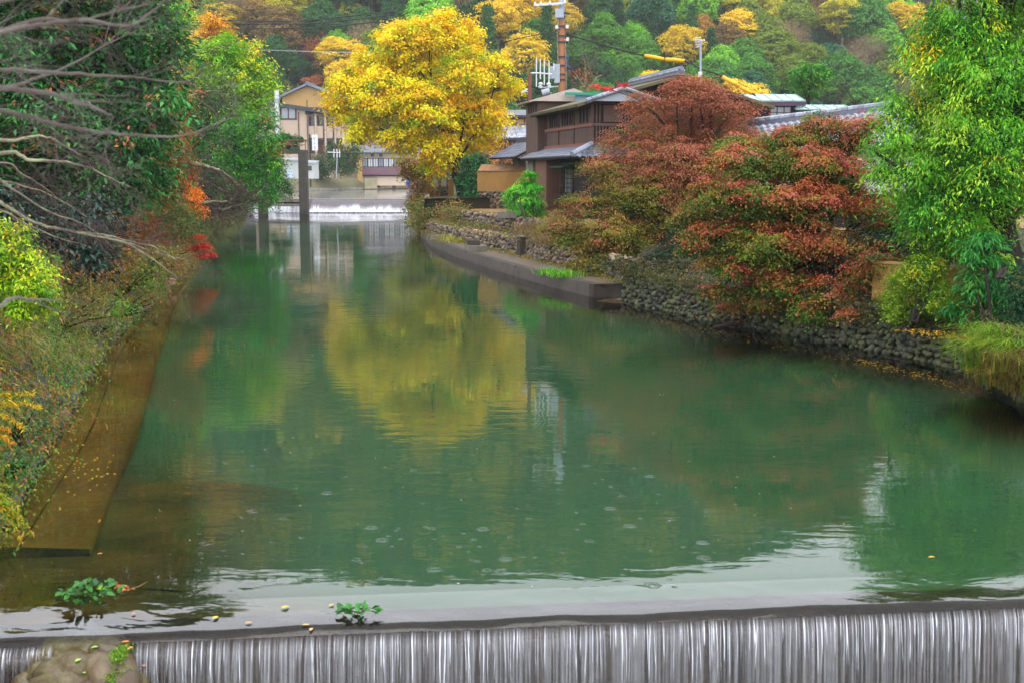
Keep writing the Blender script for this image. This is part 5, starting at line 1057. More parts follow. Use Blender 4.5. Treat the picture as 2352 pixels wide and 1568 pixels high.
bush('garden_bush', 'rounded dark bush tinged red in the garden across the far pool', at(770, 410, 203), pxl([(770, 370, 34), (745, 380, 24), (800, 375, 26), (770, 345, 18), (810, 355, 22), (735, 395, 16)], 203, seed=13, depth=.3), [('3c5a2c', 2), ('2c4a2c', 2), ('7a5a34', 1), ('8a4a38', .6), ('8a7a2c', .8)], .4, 74, dens=1.1, per=36, clump=.9, flat=.7, s=.4)
bush('pine_spray', 'small green pine reaching over the sluice beam from the left bank', at(640, 345, 130), pxl([(650, 318, 20), (675, 322, 16), (640, 335, 20), (665, 335, 14)], 130, seed=14, depth=.2, sz=.5), [('3c6a34', 2), ('2c5a30', 2)], .35, 75, cat='tree', dens=3, per=30, clump=.5, flat=.5, s=.5)
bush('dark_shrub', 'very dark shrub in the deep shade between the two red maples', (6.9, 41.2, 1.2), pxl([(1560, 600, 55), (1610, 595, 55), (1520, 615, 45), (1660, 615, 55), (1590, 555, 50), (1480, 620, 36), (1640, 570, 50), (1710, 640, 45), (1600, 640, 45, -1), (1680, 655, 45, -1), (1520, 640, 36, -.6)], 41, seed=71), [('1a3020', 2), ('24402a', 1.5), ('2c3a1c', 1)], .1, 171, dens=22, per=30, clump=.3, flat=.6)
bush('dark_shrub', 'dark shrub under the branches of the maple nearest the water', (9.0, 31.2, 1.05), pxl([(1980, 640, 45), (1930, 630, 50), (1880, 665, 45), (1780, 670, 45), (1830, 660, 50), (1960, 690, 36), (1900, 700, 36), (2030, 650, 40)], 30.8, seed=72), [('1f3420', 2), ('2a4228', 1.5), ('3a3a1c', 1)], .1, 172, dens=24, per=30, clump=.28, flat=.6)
bush('dark_shrub', 'long dark hedge showing behind the tan fence under the green tree', (11, 31, 1.4), pxl([(2060, 560, 45), (2130, 570, 50), (2200, 560, 50), (2260, 570, 45), (2100, 520, 40), (2180, 510, 45)], 31, seed=73), [('1f3420', 2), ('2a4a2a', 1.5), ('3c4a24', 1)], .1, 173, dens=18, per=28, clump=.3, flat=.6)
# autumn shrubs behind the gate and the bare tree
bush('autumn_shrub', 'orange red bush in front of the grey tiled house', at(1180, 380, 100), pxl([(1150, 345, 26), (1180, 345, 22), (1140, 375, 26), (1175, 370, 22), (1200, 330, 14)], 100, seed=15, depth=.3), [('b0683c', 1.6), ('9a5a34', 1.4), ('c08a3c', 1), ('7a6a2c', 1.2)], .2, 76, dens=2.6, per=20, clump=.5, flat=.7, s=.6)
# ---- ground plants on the terraces
mossy = [('5a6a24', 2), ('6f7a2c', 1.6), ('8a7a34', 1.4), ('a08a3c', 1), ('8a5a30', .8)]
def scatter(name, label, pts, pal, leaf, seed, n, rad=(.4, .4, .12), kind='stuff', wr=.5, up=.9, cat=None, matl='leaf', s=1.2, droop=.3):
    rng = np.random.default_rng(seed); P = np.array([tuple(p) for p in pts]); k = rng.integers(0, len(P), n); C = P[k]+rng.normal(size=(n, 3))*np.array([rad])
    Nn = rng.normal(size=(n, 3))*.6+np.array([[0, 0, up]]); D = rng.normal(size=(n, 3)); D[:, 2] -= droop
    V, Q, K = leaf_arrays(C, Nn, D, leaf*rng.uniform(.5, 1.3, n), wr, pick(C, pal, rng, s, .8, .18))
    return tag(npmesh(name, V, Q, M[matl], K, loc=P[0]), label, cat, None, kind)
edge = [Vector(p) for p in resample(QI, 40)]
scatter('quay_weeds', None, [Vector((p.x-.15, p.y, .45)) for p in edge], mossy, .1, 81, 3500, (.12, .35, .03))
scatter('terrace_weeds', None, [Vector((p.x-.25, p.y-.1, 1.15)) for p in map(Vector, resample(UB, 40))]+[Vector((p.x+.35, p.y, 1.12)) for p in edge], mossy, .12, 82, 7000, (.18, .45, .06))
scatter('terrace_weeds', None, [Vector((p.x+.5, p.y, 1.78)) for p in map(Vector, resample(UB, 40))], [('9a7a44', 2), ('8a7a34', 1.2), ('5a6a28', 1)], .11, 83, 3000, (.2, .5, .04))
scatter('bank_creeper', None, [V3(-5.9, 78.5, z) for z in (.6, 1.2, 1.8)]+[V3(-6.2, 84, z) for z in (.5, 1, 1.6, 2.2)]+[V3(-4.8, 78.5, z) for z in (1, 1.5)]+[V3(-3.6, 74.5, z) for z in (1.2, 1.6, 2)]+[V3(-6.6, 90, z) for z in (.6, 1.4, 2.2)], [('6a7a2c', 2), ('8a6a34', 1.5), ('4a6a2c', 1.6), ('a0703c', 1)], .18, 84, 6000, (.5, 1.4, .25))
blades('quay_grass', 'bright green grass tuft growing on the quay edge', [on(1280, 632, .45), on(1265, 628, .45), on(1300, 636, .45)], [('6ab024', 2), ('4c9a20', 2), ('8ac03c', 1)], 85, L=.5, w=.014, lean=(-.1, -.15), n=420, spread=.28)
blades('quay_grass', 'yellowish grass tuft growing beside the stone steps on the quay', [on(1040, 552, .45), on(1050, 556, .45), on(1030, 547, .45)], [('a0a030', 2), ('8a9a2c', 1.5), ('b08a34', 1)], 86, L=.55, w=.02, n=380, spread=.5)
blades('dry_grass', 'dry tawny grass below the timber bay on the upper terrace', [on(1225, 530, 1.5), on(1245, 545, 1.3), on(1270, 560, 1.2)], [('7a6244', 2), ('8f7550', 2), ('6a5a34', 1)], 87, L=.9, w=.014, lean=(-.3, -.3), n=900, spread=.5)
scatter('garden_undergrowth', None, [V3(6+i*.7+j*.5, 41-i*1.6+j*1.3, 1.08+.14*j) for i in range(9) for j in range(4)]+[V3(3.9+k*.45, 39.4-k*.5, 1.08) for k in range(6)], [('2c3a1c', 2), ('3a3a1c', 1.6), ('4a3a20', 1.6), ('24301c', 1.4), ('5a4a28', .7)], .14, 96, 26000, (.7, .8, .09), up=.8)
_wt = [V3(p[0]+.12*(1-f)-.02, p[1]-.03, .55+.5*f) for p in resample(RW[2:], 60) for f in (.55, .8, 1.0, 1.0)]
scatter('wall_creeper', None, _wt, [('4a5a24', 2), ('5c5a28', 1.6), ('3a4a20', 1.6), ('7a6a2c', 1), ('6a4a2c', .8)], .075, 97, 6500, (.12, .25, .14), up=.4, s=2.0, droop=.8)
# fallen leaves on the wall top and in the still water below
lit = [('b08a18', 2), ('a07818', 2), ('b89a24', 1.4), ('7c5020', 1.4)]
rngf = np.random.default_rng(5)
scatter('fallen_leaves', None, [on(2080+i*14, 757+i*2.2, 1.02) for i in range(14)], lit, .06, 91, 420, (.22, .2, .01), up=3, droop=0)
scatter('fallen_leaves', None, [on(1990+i*17, 830+i*4.5, .004) for i in range(16)], lit, .055, 92, 190, (.14, .22, .0004), up=30, droop=0)
scatter('fallen_leaves', None, [on(1500+i*40, 735+i*8, .004) for i in range(16)], lit, .06, 93, 120, (.2, .3, .0004), up=30, droop=0)
scatter('fallen_leaves', None, [on(140+i*7, 1020+i*9, .004) for i in range(12)]+[on(165, 1075, .004)]*8, [('d8b424', 2), ('c8a034', 1), ('e0d090', .6)], .05, 94, 60, (.25, .3, .0004), up=30, droop=0)
scatter('floating_specks', None, [on(random.uniform(350, 1900), random.uniform(760, 1330), .004) for i in range(60)], [('d8d4c8', 2), ('c8b060', 1)], .03, 95, 90, (.5, .5, .0003), up=30, droop=0)
# mud bar and driftwood
mud = on(1440, 690, .0); mb = MB(); n = 16; vs = [(mud.x+.3, mud.y+.3, .06)]
for i in range(n): a = 2*math.pi*i/n; vs.append((mud.x+.2+math.cos(a)*1.1*random.uniform(.8, 1.1), mud.y+.2+math.sin(a)*.9*random.uniform(.8, 1.1), -.05))
mb.add(vs, [(0, i+1, (i+1) % n+1) for i in range(n)]); tag(mb.build('mud_bar', M['sand'], smooth=True), kind='structure')
a_, b_ = on(1730, 752, .02), on(1745, 690, .02); b_ = at(1746, 686, a_.y+.1)
pp = thing('drain_pipe', 'slanting grey pipe standing in the shallow water below the maple', 'pipe', a_); MB().tube([a_, a_.lerp(b_, .5), b_], .055, 10).build('tube', M['metal_grey'], pp, smooth=True); MB().tube([b_.lerp(a_, .22), b_.lerp(a_, .26)], .07, 10).build('collar', M['metal_dark'], pp)
l0, l1 = on(1640, 752, .03), on(1732, 742, .08)
tag(MB().tube([l0, l0.lerp(l1, .35)+V3(0, 0, .03), l0.lerp(l1, .7)+V3(0, .05, .04), l1], [.035, .06, .08, .1], 8).build('driftwood_log', M['bark'], loc=l0, smooth=True), 'brown driftwood log lying in the shallows at the foot of the pipe', 'log')
# ---------------------------------------------------------------- left bank
LWx = lambda y: float(np.interp(y, [p.y for p in LW], [p.x for p in LW]))
def bank(y, h): return Vector((LWx(y)-.08-.52*h, y, h))
DG = [('2a6a2c', 2), ('388036', 2), ('1f5024', 1.6), ('489644', 1.3), ('64a038', .6), ('86803a', .4), ('a86a3e', .4)]
l1 = pxl([(60, 90, 120), (190, 70, 120), (320, 60, 85), (390, 110, 45), (110, 240, 130), (240, 210, 120), (345, 190, 75), (60, 380, 130, 1), (200, 370, 115, .6), (310, 400, 85, .6), (330, 300, 75), (-80, 200, 140), (-60, 400, 130), (250, 330, 90, -.4), (390, 230, 40),
          (330, -60, 100), (200, -80, 130), (60, -90, 130), (395, -110, 70), (300, -210, 110), (150, -220, 130), (400, -240, 65), (350, -340, 90), (230, -360, 110), (90, -360, 120), (420, -390, 45), (330, -470, 80), (200, -500, 100), (390, -540, 55), (300, -610, 70)], 34, seed=21, depth=.6)
tree('evergreen_tree', 'huge dark green evergreen tree filling the upper left bank', 'tree', (-13.6, 35, 3), l1, DG, .2, 101, .4, matl='leaf_gloss', dens=7, per=24, clump=.42, flat=.7, droop=.3, wr=.38, s=.7, spread=.8, shell=(.5, 1.08), twigs=4, fork=.25)
l2 = pxl([(110, 520, 85, .5), (170, 570, 60, 0), (60, 560, 80), (215, 500, 60, .6), (230, 590, 40, .4), (20, 480, 70)], 27, seed=22, depth=.4)
tree('dark_evergreen', 'low very dark blue green evergreen under the large evergreen tree', 'tree', (-12.0, 28.5, 2.6), l2, [('17362a', 2), ('21463a', 1.6), ('10281e', 1.6), ('4a6a60', .5), ('4a3428', .5)], .16, 102, .18, matl='leaf_gloss', dens=12, per=24, clump=.34, flat=.7, droop=.35, wr=.4)
LG = [('8ab41c', 2.2), ('a8c020', 2), ('6a9a1c', 1.6), ('c8b420', 1), ('4a7a1c', 1)]
l3 = pxl([(10, 545, 60), (50, 600, 60), (15, 650, 70), (70, 660, 50), (105, 620, 22), (100, 690, 34), (-50, 600, 80), (40, 700, 40), (125, 700, 18)], 17.5, seed=23, depth=.4)
tree('lime_bush', 'feathery lime yellow bush at the left edge above the embankment', 'bush', (-8.8, 18, 2.5), l3, LG, .085, 103, .06, bark='bark', dens=46, per=24, clump=.16, flat=.6, droop=.5, wr=.32, s=2.2, spread=.9, shell=(.4, 1.06))
OR = [('b5642c', 2), ('a8742c', 1.6), ('8a7a2c', 1.4), ('c0503a', 1), ('5a7a2c', 1)]
l4 = pxl([(400, 235, 42), (425, 215, 28), (380, 270, 40), (410, 300, 30)], 47, seed=24, depth=.4)
tree('orange_maple', 'upper orange and green maple against the dark evergreen', 'tree', (-15.5, 48, 2.6), l4, OR, .1, 104, .1, dens=9, per=34, clump=.32, flat=.5, droop=.3)
l5 = pxl([(395, 350, 45), (365, 385, 45), (410, 410, 40), (370, 440, 45), (340, 420, 35), (430, 375, 28)], 45, seed=25, depth=.4)
tree('rusty_tree', 'rusty olive small tree below the upper orange maple', 'tree', (-14.6, 46, 2.6), l5, [('9a6a2c', 2), ('7a6a2c', 2), ('a8562c', 1.2), ('4a5a24', 1.6)], .1, 105, .1, dens=9, per=34, clump=.32, flat=.5, droop=.3)
l6 = pxl([(420, 425, 24), (440, 450, 26), (452, 485, 18), (405, 410, 16), (432, 475, 18)], 49, seed=26, depth=.3)
tree('bright_orange_maple', 'small brilliant orange maple on the left bank', 'tree', (-14.2, 50, 2.2), l6, [('d8741c', 2), ('e0841c', 1.6), ('c85a20', 1.2), ('b08a24', .8)], .1, 106, .07, dens=11, per=32, clump=.3, flat=.5, droop=.3)
l7 = pxl([(375, 470, 50), (345, 500, 50), (410, 505, 40), (380, 540, 40), (430, 530, 26)], 46, seed=27, depth=.4)
tree('grey_green_tree', 'dull grey green small tree under the brilliant orange maple', 'tree', (-13.9, 47, 2.2), l7, [('6a7a3c', 2), ('4f6a2c', 2), ('8a8a4c', 1), ('7a6a34', 1)], .11, 107, .08, dens=8, per=30, clump=.32, flat=.6, droop=.3)
YG = [('78b01c', 2.2), ('98c01e', 1.8), ('569a1c', 2), ('c8c41e', 1.2), ('dcac1e', .7), ('b8783c', .35)]
l8 = pxl([(494, 140, 58), (554, 175, 55), (599, 170, 34), (514, 220, 55), (464, 200, 45), (579, 120, 30), (624, 195, 20), (594, 235, 30), (534, 110, 40), (454, 140, 40)], 82, seed=28, depth=.4)
tree('yellow_green_tree', 'yellow green tree leaning over the river, upper part of the left bank', 'tree', (-23.4, 83, 2.8), l8, YG, .22, 108, .25, dens=2.8, per=34, clump=.6, flat=.6, droop=.3)
GG = [('389a1c', 2.2), ('50b01c', 1.8), ('2a7a24', 1.8), ('88bc1e', 1.0), ('ccac24', .4), ('b8703c', .3)]
l9 = pxl([(589, 300, 50), (624, 330, 24), (574, 370, 60), (619, 385, 30), (534, 320, 55), (514, 390, 50), (599, 430, 40), (554, 430, 50), (614, 270, 24), (494, 300, 45), (626, 355, 20), (604, 460, 26)], 86, seed=29, depth=.4)
tree('bright_green_tree', 'bright green bushy tree hanging over the river left of the sluice gate', 'tree', (-21.5, 87, 2.4), l9, GG, .22, 109, .25, matl='leaf_gloss', dens=2.8, per=34, clump=.6, flat=.6, droop=.3)
l10 = pxl([(395, 30, 40), (375, 60, 40), (420, 45, 24), (360, 20, 45)], 95, seed=30, depth=.4)
tree('lime_tree', 'bright lime green tree top beside the dark evergreen', 'tree', (-27, 96, 3), l10, [('86c01c', 2), ('6ab01c', 2), ('a0cc28', 1)], .26, 110, .3, dens=2.4, per=34, clump=.7, flat=.6)
l11 = pxl([(490, 50, 22), (510, 75, 24), (478, 80, 22), (495, 105, 22)], 110, seed=31, depth=.4)
tree('orange_tree', 'orange yellow tree top behind the yellow green tree', 'tree', (-27, 110, 3), l11, [('e0a01c', 2), ('c88a20', 1.6), ('c87828', 1), ('9aa028', .8)], .28, 111, .25, dens=2.0, per=34, clump=.7, flat=.6)
l12 = pxl([(635, 390, 20), (645, 420, 22), (630, 445, 22), (655, 440, 16)], 118, seed=32, depth=.3)
tree('dark_cedar', 'small dark green conifer beside the footbridge', 'tree', (-23.3, 119, 1.6), l12, [('1f5024', 2), ('2c6a2c', 1.6), ('18401f', 1.5)], .24, 112, .12, dens=2.4, per=34, clump=.6, flat=.6)
# back rows that close the view behind the bank and stand in the reflections
l13 = pxl([(300, 250, 90), (420, 320, 70), (480, 260, 60), (430, 400, 60), (360, 330, 80), (250, 130, 90), (420, 230, 50), (470, 420, 45)], 66, seed=33, depth=.4)
tree('green_tree', 'shadowy mid green tree half hidden behind the orange and rusty trees', 'tree', (-21, 67, 2.8), l13, [('2c5a2a', 2), ('3c6a2c', 1.6), ('24482a', 1.5), ('5a7a34', .6)], .2, 113, .25, dens=2.6, per=30, clump=.6, flat=.7)
# red maple spray over the water
l14 = pxl([(450, 545, 16), (465, 565, 16), (445, 572, 14), (478, 585, 14), (460, 588, 12), (440, 555, 10)], 49, seed=34, depth=.3, sz=.5)
tree('scarlet_maple_sapling', 'scarlet maple sapling stretching over the water from the left bank', 'tree', bank(50, .6), l14, [('c83a24', 2), ('b83028', 1.6), ('d85a34', .8)], .1, 114, .03, dens=22, per=24, clump=.22, flat=.3)
# ---- plants of the slope
def bank_shrub(name, label, u, v, y, r, pal, leaf, seed, n=3, **kw):
    rnd = random.Random(seed); L = [(u+rnd.uniform(-.7, .7)*r*(k > 0), v+rnd.uniform(-.6, .6)*r*(k > 0), r*rnd.uniform(.6, .9)) for k in range(n)]
    p = at(u, v, y); kw.setdefault('dens', 34*(14/max(y, 10))**1.5+3); kw.setdefault('clump', .014*y**.9+.03)
    bush(name, label, bank(y, max(.2, p.z-.5)), pxl(L, y, seed=seed, depth=.3), pal, leaf, seed, per=22, flat=.6, **kw)
BRN = [('7a5a2c', 2), ('8a6a30', 1.6), ('6a6a2c', 1.4), ('94502c', 1), ('a87830', .6)]
bank_shrub('russet_shrub', 'rust brown twiggy shrub under the bare branches', 320, 520, 36, 60, [('8a4a24', 2), ('7a4024', 1.6), ('6a5a24', 1.2), ('a05a2c', 1)], .09, 201, 4)
bank_shrub('russet_shrub', 'brown and yellow shrub right of the dark evergreen', 270, 600, 31, 55, BRN, .08, 202, 4)
bank_shrub('green_shrub', 'olive green shrub halfway down the slope', 330, 640, 34, 45, [('5a7a24', 2), ('4a6a20', 1.6), ('8a8a2c', .8)], .08, 203, 4)
bank_shrub('green_shrub', 'leafy green shrub hanging toward the brown ledge', 260, 730, 27, 45, [('5a8a28', 2), ('4a7a24', 1.6), ('8a9a2c', 1)], .07, 204, 4)
bank_shrub('olive_shrub', 'olive brown shrub near the salmon coloured stone', 335, 690, 32, 32, BRN, .07, 205, 3)
bank_shrub('olive_shrub', 'tangled olive shrub on the middle of the slope', 190, 700, 24, 50, [('6a6a2c', 2), ('7a5a2c', 1.6), ('4a5a24', 1.6)], .06, 206, 4)
bank_shrub('green_shrub', 'dark green ivy bush at the lower left', 70, 960, 16, 50, [('2f5a26', 2), ('3c6a2c', 1.6), ('24481f', 1.4), ('5a7a34', .6)], .05, 207, 4, matl='leaf_gloss')
bank_shrub('green_shrub', 'small fresh green plant near the waterline', 40, 1080, 15, 32, [('3f7a2c', 2), ('2f6a2c', 1.6)], .05, 208, 3, matl='leaf_gloss')
bank_shrub('olive_shrub', 'brownish shrub at the edge of the far waterline', 400, 600, 43, 28, BRN, .09, 209, 3)
bank_shrub('green_shrub', 'grey green shrub close to the far waterline', 470, 510, 66, 26, [('5a6a34', 2), ('4a5a2c', 1.6), ('7a7a44', 1)], .12, 210, 3)
bank_shrub('olive_shrub', 'dull olive shrub near the end of the left waterline', 520, 480, 88, 26, [('5a6230', 2), ('6f6a34', 1.6), ('46562c', 1)], .14, 211, 4)
bank_shrub('yellow_shrub', 'yellowing shrub below the grey green tree', 370, 580, 41, 34, [('8a8a2c', 2), ('a08a30', 1.2), ('5a7a2c', 1.4), ('b0702c', .6)], .09, 212, 4)
# creeping cover of the slope, too fine to count
rng = np.random.default_rng(77)
def slope_pts(n, y0, y1, h0, h1, yp=1.6):
    y = y0+(y1-y0)*rng.random(n)**yp; h = rng.uniform(h0, h1, n); x = np.interp(y, [p.y for p in LW], [p.x for p in LW])-.1-.52*np.minimum(h, 2.5)-np.maximum(h-2.3, 0)*2.5
    return np.c_[x, y, np.minimum(h, 2.6)+np.maximum(h-2.6, 0)*.3]
def creeper(name, n, y0, y1, h0, h1, pal, leaf, wr=.5, thick=.12, hang=.8, s=1.2, matl='leaf', gate=None):
    P = slope_pts(n, y0, y1, h0, h1)
    if gate is not None: P = P[snoise(P, gate[0], gate[1]) > gate[2]]
    P[:, 0] += rng.exponential(thick, len(P)); P[:, 2] += rng.normal(size=len(P))*thick*.3
    Nn = rng.normal(size=P.shape)*.6+np.array([[.9, -.25, .6]]); D = rng.normal(size=P.shape)*.6; D[:, 2] -= hang
    sc = leaf*(.55+P[:, 1]/40)*rng.uniform(.5, 1.3, len(P))
    V, Q, K = leaf_arrays(P, Nn, D, sc, wr, pick(P, pal, rng, s, .45, .2)); return tag(npmesh(name, V, Q, M[matl], K, loc=(-9, 25, 1)), kind='stuff')
creeper('undergrowth', 80000, 12.5, 62, .02, 2.6, [('6f8a24', 2), ('8a8428', 1.6), ('4f7a22', 1.8), ('946a28', 1.4), ('a8942c', .9), ('9a5524', .8)], .062, gate=(1.1, 4, -.35))
creeper('undergrowth', 34000, 12.5, 40, .1, 3.2, [('3f7a2c', 2), ('2f6a28', 1.6), ('5a8a34', 1.4)], .06, gate=(1.4, 9, .08), matl='leaf_gloss')
creeper('dry_undergrowth', 42000, 12.5, 70, .1, 3.4, [('86642e', 2), ('9a7434', 1.4), ('744a26', 1.4), ('5a5224', 1.2), ('a88a40', .6)], .14, wr=.14, gate=(.9, 13, -.1), thick=.16)
creeper('undergrowth', 15000, 50, 125, .1, 3.0, [('5a6a2c', 2), ('6a6234', 1.6), ('46602a', 1.6), ('86643a', 1.2), ('7a7a48', .8)], .07, s=.6)
creeper('leafy_undergrowth', 15000, 20, 60, 1.8, 4.2, [('6a4a26', 2), ('7a5a2a', 1.5), ('4a5a24', 1.5), ('8a4a28', 1), ('3c4a22', 1)], .09, thick=.3, s=.7)
# hanging grass on the slope
roots = slope_pts(60, 13, 30, .6, 2.3)
blades('hanging_grass', None, [Vector(p) for p in roots], [('7a8a34', 2), ('8a7a40', 1.6), ('5a7a2c', 1.5), ('9a8a50', 1)], 220, L=.75, w=.006, lean=(.5, -.3), n=4200, spread=.22, kind='stuff', curl=1.35)
# golden plumes at the left edge
def plume(name, label, base, tips, pal, seed, leaf=.07):
    rng = np.random.default_rng(seed); root = thing(name, label, 'plant', base, 'golden plumed plants at the left edge'); b = Vector(base); mb = MB(); P = []; Dr = []
    for tpt in tips:
        tpt = Vector(tpt); md = b.lerp(tpt, .55)+Vector((0, 0, .28*(tpt-b).length)); q = [b.lerp(md, s).lerp(md.lerp(tpt, s), s) for s in np.linspace(0, 1, 12)]; mb.tube(q, [.007*(1-.07*k) for k in range(12)], 4)
        for i in range(3, 12):
            for k in range(16): P.append(q[i].lerp(q[max(i-1, 0)], rng.random())); Dr.append((q[i]-q[i-1]).normalized()*.5+Vector(rng.normal(size=3))*.5-Vector((0, 0, .55)))
    mb.build('stem', M['bark'], root); P = np.array([tuple(p) for p in P]); Dr = np.array([tuple(p) for p in Dr]); P = P+norm(Dr)*leaf*.4
    V, Q, K = leaf_arrays(P, rng.normal(size=P.shape)+np.array([[0, -.3, .8]]), Dr, leaf*rng.uniform(.6, 1.2, len(P)), .22, pick(P, pal, rng, 3, .9, .15)); npmesh('foliage', V, Q, M['leaf'], K, parent=root)
GP = [('d8a01a', 2), ('c8b01e', 2), ('e0b424', 1.5), ('8a9a24', 1)]
plume('golden_plume', 'upper golden plumed plant arching out over the slope', at(-40, 960, 14.5), [at(78, 905, 14.3), at(92, 935, 14.2), at(55, 985, 14.1), at(40, 930, 14.3), at(20, 900, 14.4)], GP, 231)
plume('golden_plume', 'middle golden plumed plant with short orange tips', at(-60, 1020, 13.6), [at(22, 985, 13.4), at(30, 1015, 13.3), at(10, 1000, 13.4)], [('d08a1a', 2), ('c8a01e', 1.5), ('b0702c', 1)], 232)
plume('golden_plume', 'lowest golden green plumed plant drooping over the brown ledge', at(-50, 1130, 12.2), [at(45, 1170, 12.0), at(72, 1225, 11.9), at(52, 1245, 11.8), at(30, 1190, 12.0), at(20, 1150, 12.1), at(50, 1200, 11.9), at(5, 1160, 12.1)], [('b8b41e', 2), ('8aa020', 2), ('d8a41e', 1.4), ('5a8a24', .8)], 233)
# salmon stone at the waterline
q = on(378, 668, .0); sb = thing('salmon_block', 'broken salmon pink masonry block at the left waterline', 'block', (q.x, q.y, 0)); rr = random.Random(5)
for k in range(7): mb = MB(); mb.box((q.x-.3+.22*(k % 3)+rr.uniform(-.05, .05), q.y+.3*(k//3)+rr.uniform(-.1, .1), .1+.2*(k//3)), (.24, .4, .2), rz=rr.uniform(-.3, .3)); mb.build('masonry_piece', mat('salmon_masonry', 'a8786c', .85, .25, 3, .2, 12) if k == 0 else bpy.data.materials['salmon_masonry'], sb)
# ---- bare trees
def twigs(mb, p, d, L, r, rnd, depth, droop=0., split=3, seg=4):
    pts = [p]; q = p.copy(); dd = d.normalized()
    for i in range(4):
        dd = (dd+Vector((rnd.uniform(-1, 1), rnd.uniform(-1, 1), rnd.uniform(-1, 1)))*.16+Vector((0, 0, -droop))).normalized(); q = q+dd*L/4; pts.append(q.copy())
    mb.tube(pts, [r*(1-.17*i) for i in range(5)], seg, cap=False)
    if depth <= 0: return
    for k in range(split):
        i = rnd.randint(1, 4); sd = (pts[i]-pts[i-1]).normalized(); w = sd.orthogonal().normalized(); w.rotate(Matrix.Rotation(rnd.uniform(0, 6.28), 3, sd)); 
        twigs(mb, pts[i], sd*.75+w*rnd.uniform(.35, .75), L*rnd.uniform(.5, .75), r*.5, rnd, depth-1, droop, split, 3)
def bare_branches(root, polys, matl, seed, depth=2, dens=5, r0=.03, tw=.5, droop=0., minr=.0025, tmat=None):
    rnd = random.Random(seed)
    for pl in polys:
        P_ = [Vector(p) for p in pl['p']]; n = len(P_); out = []
        for i in range(n-1):
            a, b_, c, d = P_[max(i-1, 0)], P_[i], P_[i+1], P_[min(i+2, n-1)]
            for k in range(6):
                t_ = k/6; out.append(.5*((2*b_)+(c-a)*t_+(2*a-5*b_+4*c-d)*t_*t_+(3*b_-a-3*c+d)*t_**3))
        out.append(P_[-1]); m = len(out); r = pl.get('r', r0)
        for i in range(2, m-1): out[i] = out[i]+Vector((rnd.gauss(0, 1), rnd.gauss(0, 1), rnd.gauss(0, 1)))*r*.16
        mb = MB(); mb.tube(out, [max(minr, r*(1-.85*i/(m-1))) for i in range(m)], 7); br = mb.build('branch', matl, root, smooth=True)
        mb = MB(); tot = sum((out[i+1]-out[i]).length for i in range(m-1)); cnt = int(tot*pl.get('dens', dens))
        for k in range(cnt):
            i = rnd.randint(2, m-2); sd = (out[i+1]-out[i]).normalized(); w = Vector((rnd.uniform(-1, 1), rnd.uniform(-1, 1)*.7, rnd.uniform(-.9, .9)))
            twigs(mb, out[i], sd*.9+w*.7, tw*rnd.uniform(.5, 1.3)*(1-.4*i/m), max(minr, r*.2), rnd, depth, droop, 3)
        if mb.v: tag(mb.build('twigs', tmat or M['twig'], br), kind='stuff')
ch = thing('cherry_tree', 'bare grey brown cherry tree reaching in blurred from the left, nearest the camera', 'tree', (-5.6, 7.5, 0))
def A(l, Y, dY=0): return [at(u, v, Y+dY*i/(len(l)-1)) for i, (u, v) in enumerate(l)]
near = [dict(p=A([(-320, 150), (-120, 95), (0, 72), (90, 45), (180, 48), (260, 28), (350, 8)], 5.6, .5), r=.016, dens=5), dict(p=A([(-320, 210), (0, 78), (120, 55), (200, 46), (300, 60), (370, 8), (430, -30)], 5.4, .6), r=.014, dens=7),
        dict(p=A([(-320, 260), (-60, 250), (60, 268), (150, 290), (240, 305), (330, 312), (420, 312), (500, 285), (545, 262)], 5.8, .6), r=.014, dens=7), dict(p=A([(-320, 230), (-50, 200), (80, 212), (160, 230), (240, 258), (262, 270)], 5.6, .4), r=.02, dens=5),
        dict(p=A([(-320, 180), (-40, 160), (80, 165), (200, 172), (300, 178), (380, 186), (440, 190)], 6.2, .5), r=.014, dens=7), dict(p=A([(-320, 300), (-60, 680), (30, 685), (90, 688), (135, 690)], 5.4, .2), r=.014, dens=2), dict(p=A([(-320, 120), (-40, 20), (40, -10), (90, -40)], 5.4, .4), r=.014, dens=7), dict(p=A([(-200, 240), (0, 205), (100, 175), (180, 140), (250, 100), (300, 75)], 6.6, .4), r=.012, dens=6)]
bare_branches(ch, near, M['cherry'], 301, depth=3, dens=7, tw=.45, droop=.0, minr=.0018, tmat=M['cherry'])
MB().tube([(-5.7, 7.5, -.6), (-5.6, 7.4, 1.5), (-5.0, 6.6, 3.2), (-4.4, 5.8, 4.2), at(-320, 150, 5.6)], [.22, .18, .13, .09, .04], 10).build('trunk', M['cherry'], ch, smooth=True)
MB().tube([(-5.0, 6.6, 3.2), (-4.2, 5.9, 4.0), at(-320, 260, 5.8)], [.12, .08, .035], 8).tube([(-4.4, 5.8, 4.2), at(-320, 210, 5.4)], [.08, .03], 8).tube([(-5.0, 6.6, 3.2), (-3.9, 5.8, 3.8), at(-320, 230, 5.6)], [.1, .07, .03], 8).build('limb', M['cherry'], ch, smooth=True)
c2 = thing('lichened_cherry', 'bare cherry tree with pale lichened branches slanting down toward the water', 'tree', (-8.0, 12.6, 1.5))
